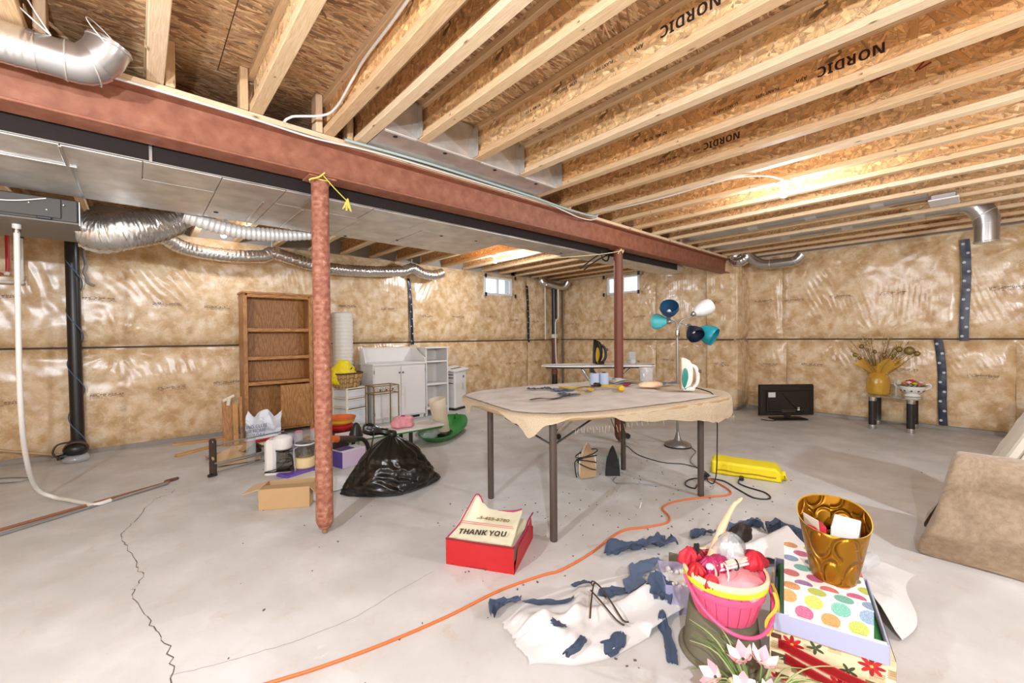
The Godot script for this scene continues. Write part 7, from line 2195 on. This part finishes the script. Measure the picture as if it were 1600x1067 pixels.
	for e in [[0.001, 0.004], [0.58, 0.003], [0.63, 0.0], [0.66, 0.01], [0.86, 0.12], [1.0, 0.205], [1.025, 0.207], [0.985, 0.205], [0.84, 0.12], [0.63, 0.012], [0.001, 0.01]]:
		var row := PackedVector3Array()
		for q in circ(e[0], 56, 1.0, 2.3):
			var y: float = e[1] + (e[1] / 0.205) * 0.026 * (q.x + 0.3)
			row.append(V(q.x * 0.128, maxf(y, 0.0), q.y * 0.105))
		rows.append(row)
	part("bucket_floor", MB.new().grid([rows[0], rows[1], rows[2]], true), M.gold, gb)
	part("embossed_wall", MB.new().grid([rows[2], rows[3], rows[4], rows[5]], true, 0.75, 0.55), M.goldbucket, gb)
	part("inner_wall", MB.new().grid([rows[7], rows[8], rows[9]], true, 0.75, 0.55), M.goldbucket, gb)
	part("inner_floor", MB.new().grid([rows[9], rows[10]], true), M.goldbucket, gb)
	part("rolled_rim", MB.new().grid([rows[5], rows[6], rows[7]], true), M.gold, gb)
	single("red_carton", MB.new().at(V(0, 0.0, 0), V(-6, 10, -4)).box(V(0, 0.075, 0), V(0.07, 0.15, 0.055), 0.003), M.scarlet, "small red carton standing inside the gold bucket", "box", G + V(0.0, 0.014, -0.035), T1)
	single("white_carton", MB.new().at(V(0, 0, 0), V(3, -10, 8)).box(V(0, 0.095, 0), V(0.10, 0.19, 0.075), 0.003), M.white, "white carton standing inside the gold bucket beside the red one", "box", G + V(0.005, 0.014, 0.028), T1)
	single("ivory_card", MB.new().at(V(0, 0, 0), V(-14, 0, 6)).box(V(0, 0.095, 0), V(0.06, 0.19, 0.002), 0.0005), M.cream, "ivory card leaning at the left inside the gold bucket", "card", G + V(0.02, 0.014, -0.055), 60.0)
	# olive basket upside down, carrying the pink basket
	var ob := thing("olive_basket", "round olive grey basket upside down on the floor under the pink basket", "basket", V(1.625, 0, -0.64))
	var orr := []
	for i in 34:
		var y := i * 0.0056
		orr.append(V2(0.135 - y * 0.12 + (0.002 if i % 2 else 0.0), y))
	orr.append(V2(0.001, 0.188))
	part("woven_side", MB.new().lathe(orr, 36), M.olive, ob)
	var br := PackedVector3Array()
	for i in 37:
		var a := TAU * i / 36
		br.append(V(cos(a) * 0.14, 0.012, sin(a) * 0.14))
	part("thick_rim", MB.new().tube(br, 0.012, 8, false), M.olive, ob)
	var P := V(1.585, 0.192, -0.615)
	var pk := thing("pink_basket", "pink wooden bushel basket with lime and lace trim and a handle", "basket", P)
	for k in 20:
		var a := TAU * k / 20
		var sl := MB.new()
		sl.sheet(3, 5, func(u, v):
			var an: float = a + (u - 0.5) * TAU / 20.0 * 0.96
			var r: float = lerpf(0.098, 0.137, pow(v, 0.8)) + 0.002 * cos((u - 0.5) * PI)
			return V(cos(an) * r, v * 0.15, sin(an) * r), 1.0, 1.0)
		part("wood_slat", sl, M.pinkwood, pk)
	part("basket_floor", MB.new().lathe([V2(0.001, 0.006), V2(0.098, 0.004), V2(0.098, 0.0), V2(0.001, 0.0)], 28), M.pinkwood, pk)
	part("inner_lining", MB.new().lathe([V2(0.094, 0.01), V2(0.131, 0.15), V2(0.130, 0.152), V2(0.09, 0.012)], 28), M.petalpink, pk)
	part("inner_cloth", sack([V(0.02, 0.06, 0.02), V(0.11, 0.10, 0.11), V(0.12, 0.135, 0.12), V(0.07, 0.15, 0.07), V(0.001, 0.152, 0.001)], 30, 0.22, 2.0, 4.0), M.bagpink, pk)
	part("wood_hoop", MB.new().lathe([V2(0.126, 0.086), V2(0.130, 0.087), V2(0.134, 0.109), V2(0.130, 0.110)], 36), M.pinkwood, pk)
	part("lime_band", MB.new().lathe([V2(0.1365, 0.120), V2(0.1395, 0.122), V2(0.1415, 0.140), V2(0.1385, 0.142)], 40), M.lime, pk)
	var lr := []
	for e in [[0.1385, 0.138], [0.143, 0.146], [0.142, 0.158], [0.136, 0.162], [0.131, 0.156]]:
		var row := PackedVector3Array()
		for i in 120:
			var a := TAU * i / 120
			row.append(V(cos(a) * (e[0] + 0.0014 * sin(a * 60.0)), e[1], sin(a) * (e[0] + 0.0014 * sin(a * 60.0))))
		lr.append(row)
	part("lace_band", MB.new().grid(lr, true), M.lace, pk)
	var hb := []
	for i in 15:
		var a := PI * i / 14
		var q := V(-0.745, 0, -0.667) * cos(a) * 0.145 + V(-0.667, 0, 0.745) * sin(a) * 0.15 + V(0, -sin(a) * 0.115, 0)
		hb.append(V(0, 0.132, 0) + q + V(-0.667, 0, 0.745) * 0.02 * sin(a))
	part("handle", MB.new().tube(path(hb, 0.012), 0.006, 8), M.pinkplastic, pk)
	part("yellow_ribbon", MB.new().slab(14, 3, func(a, b): return V(0.085 - 0.03 * a + 0.008 * sin(a * 8.0) - 0.05 * a, 0.12 - a * 0.15, 0.125 + 0.03 * sin(a * 3.0) + b * 0.010), 0.002), M.tapegold, pk)
	part("yellow_ribbon", MB.new().slab(14, 3, func(a, b): return V(0.02 - 0.05 * a, 0.125 - a * 0.12, 0.15 + 0.012 * sin(a * 6.0) + b * 0.010), 0.002), M.tapegold, pk)
	# things heaped in the pink basket
	var dl := thing("doll", "jointed fashion doll lying in the pink basket with one leg in the air", "doll", P + V(0.0, 0.14, 0.0))
	var legp := path([V(-0.045, -0.01, -0.05), V(-0.02, 0.015, -0.045), V(0.035, 0.055, -0.05), V(0.06, 0.078, -0.05), V(0.10, 0.125, -0.042), V(0.15, 0.178, -0.03), V(0.175, 0.20, -0.022)], 0.010)
	var rr := PackedFloat32Array()
	for i in legp.size():
		var f := float(i) / (legp.size() - 1)
		rr.append(0.019 - 0.0115 * f + 0.003 * exp(-pow((f - 0.62) / 0.1, 2.0)) - 0.002 * exp(-pow((f - 0.48) / 0.04, 2.0)))
	part("body", MB.new().tube(legp, rr, 14), M.skin, dl)
	part("foot", MB.new().at(V(0.185, 0.205, -0.016), V(0, -30, 35)).ball(Vector3.ZERO, V(0.022, 0.006, 0.008), 12, 8), M.skin, dl)
	part("head", MB.new().ball(V(-0.055, 0.015, -0.015), V(0.022, 0.026, 0.022), 18, 12), M.skin, dl)
	part("second_head", MB.new().ball(V(-0.075, -0.005, -0.04), V(0.018, 0.02, 0.018), 16, 10), M.skin, dl)
	part("dark_hair", sack([V(0.01, 0.0, 0.01), V(0.05, 0.012, 0.03), V(0.045, 0.045, 0.03), V(0.02, 0.065, 0.014), V(0.001, 0.07, 0.001)], 26, 0.4, 4.0, 5.0), M.hair, dl).position = V(0.135, 0.07, 0.01)
	part("magenta_dress", sack([V(0.01, 0.0, 0.01), V(0.045, 0.008, 0.03), V(0.05, 0.03, 0.035), V(0.03, 0.05, 0.022), V(0.001, 0.056, 0.001)], 30, 0.4, 7.0, 5.0), M.magenta, dl).position = V(-0.01, 0.0, -0.015)
	part("brown_hair", sack([V(0.008, 0.0, 0.008), V(0.03, 0.01, 0.02), V(0.022, 0.03, 0.016), V(0.001, 0.042, 0.001)], 20, 0.3, 2.0, 5.0), M.ironsole, dl).position = V(0.09, 0.07, -0.03)
	for e in [[V(-0.055, 0.145, -0.10), 0.03, "scarlet", "red gauzy tulle bunch at the left in the pink basket"], [V(-0.10, 0.135, -0.055), 0.024, "red", "red crumpled netting spilling over the pink basket's left rim"], [V(-0.115, 0.13, 0.0), 0.02, "scarlet", "small red netting knot at the pink basket's front rim"], [V(0.09, 0.145, 0.07), 0.03, "scarlet", "red satin petal cloth at the right rear of the pink basket"], [V(0.0, 0.14, -0.095), 0.022, "reddark", "dark red ribbon tuft behind the left tulle in the pink basket"], [V(-0.05, 0.135, -0.03), 0.03, "magenta", "magenta doll dress crumpled in the middle of the pink basket"]]:
		single("red_tulle", sack([V(0.2, 0, 0.2) * e[1], V(1.1, 0.3, 0.9) * e[1], V(1.15, 1.2, 1.0) * e[1], V(0.6, 2.0, 0.5) * e[1], V(0.02, 2.2, 0.02) * e[1]], 36, 0.8, e[0].x * 60.0 + e[1] * 90.0, 5.0), M[e[2]], e[3], "tulle", P + e[0])
	single("black_lace", MB.new().slab(10, 8, func(a, b): return V(-0.02 + a * 0.05 * (1.0 - b * 0.8), b * 0.075, 0.01 * sin(a * 9.0)), 0.002), M.blackmatt, "black lace triangle between the red tulle and the doll's leg", "lace", P + V(-0.035, 0.155, -0.09), 40.0)
	single("clear_wrapped_toy", sack([V(0.01, 0.0, 0.01), V(0.05, 0.01, 0.045), V(0.055, 0.06, 0.05), V(0.04, 0.10, 0.034), V(0.02, 0.118, 0.015), V(0.001, 0.12, 0.001)], 34, 0.35, 2.0, 3.5), M.clearbag, "clear crinkled cellophane parcel in the middle of the pink basket", "parcel", P + V(0.06, 0.14, -0.002))
	var bs := thing("stick_bundle", "bundle of pale slim sticks tied with a black band across the pink basket", "sticks", P + V(0.01, 0.168, 0.035), -30.0)
	var br2 := RandomNumberGenerator.new()
	br2.seed = 6
	for k in 7:
		var y := 0.007 * (k % 3)
		var z := 0.007 * (k / 3) - 0.01
		part("stick", MB.new().rod(V(-0.085 + br2.randf_range(-0.008, 0.0), y - 0.004, z), V(0.10 + br2.randf_range(-0.01, 0.01), y + 0.014, z + br2.randf_range(-0.004, 0.004)), 0.0042, 8), M.lace if k % 2 else M.petal, bs)
	part("black_band", MB.new().at(V(0.0, 0.008, -0.003), V(0, 0, 90)).lathe([V2(0.019, -0.003), V2(0.021, 0.0), V2(0.019, 0.003)], 20), M.black, bs)
	single("white_bead", MB.new().ball(V(0, 0, 0), V(0.014, 0.012, 0.014), 14, 10), M.pearl, "round cream bead among the red netting in the pink basket", "bead", P + V(-0.075, 0.178, -0.02))
	single("white_ring", MB.new().tube(path([V(-0.03, 0.0, 0.0), V(-0.035, 0.025, 0.0), V(-0.015, 0.042, 0.0), V(0.012, 0.04, 0.0)], 0.008), 0.003, 8), M.white, "thin white plastic arc beside the doll's dress", "ring", P + V(-0.045, 0.15, 0.02), 40.0)
	# artificial flowers in front of the Christmas box
	var fb := thing("flower_bunch", "bunch of artificial pink and white lilies with grassy leaves in front", "flowers", V(1.385, -0.0, -0.445))
	var gr := RandomNumberGenerator.new()
	gr.seed = 44
	for k in 34:
		var a := gr.randf() * TAU
		var l := gr.randf_range(0.16, 0.30)
		var o := V(cos(a), 0, sin(a))
		var b0 := V(cos(a) * 0.02, 0.07, sin(a) * 0.02)
		var e := b0 + o * l * 0.85 + V(0, l * gr.randf_range(0.15, 0.55), 0)
		if e.x > 0.13:
			e.x = 0.13
		var pts := path([b0, b0.lerp(e, 0.5) + V(0, 0.05, 0), e], 0.02)
		var wd := gr.randf_range(0.003, 0.006)
		var rad := PackedFloat32Array()
		for i in pts.size():
			rad.append(wd * (1.0 - 0.85 * float(i) / pts.size()))
		part("grass_leaf", MB.new().tube(pts, rad, 5), M.leafpale if k % 3 else M.leaf, fb)
	for e in [[V(0.03, 0.16, -0.045), V(-0.2, 0.9, -0.3), 0.045], [V(0.05, 0.165, 0.0), V(0.1, 0.9, 0.2), 0.045], [V(-0.06, 0.13, -0.09), V(-0.7, 0.6, -0.4), 0.042], [V(-0.04, 0.13, -0.02), V(-0.5, 0.8, 0.2), 0.038], [V(0.01, 0.12, 0.09), V(0.0, 0.7, 0.6), 0.042], [V(-0.10, 0.10, -0.03), V(-0.8, 0.5, 0.0), 0.04], [V(-0.05, 0.11, 0.08), V(-0.5, 0.5, 0.6), 0.036], [V(-0.02, 0.14, 0.04), V(-0.1, 0.9, 0.3), 0.032]]:
		flower(fb, e[0], e[1], e[2], M.petal, M.petalblush)
		part("flower_stem", MB.new().tube(path([e[0], e[0] * 0.5 + V(0, 0.03, 0), V(0, 0.02, 0)], 0.03), 0.0035, 6), M.leaf, fb)
	for e in [V(-0.04, 0.12, -0.05), V(0.0, 0.12, 0.05), V(-0.08, 0.10, 0.03)]:
		part("flower_bud", MB.new().ball(e, V(0.02, 0.026, 0.02), 12, 8), M.lace, fb)
	part("leaf_base", sack([V(0.02, 0.0, 0.02), V(0.06, 0.01, 0.06), V(0.06, 0.05, 0.06), V(0.04, 0.08, 0.04), V(0.001, 0.09, 0.001)], 24, 0.4, 3.0), M.leaf, fb)
	single("white_straw", MB.new().rod(V(0, 0.004, 0), V(0.11, 0.004, 0.04), 0.004, 6), M.white, "thin white straw on the bare floor between the gold bucket and brown cushion", "straw", V(2.62, 0, -0.48))
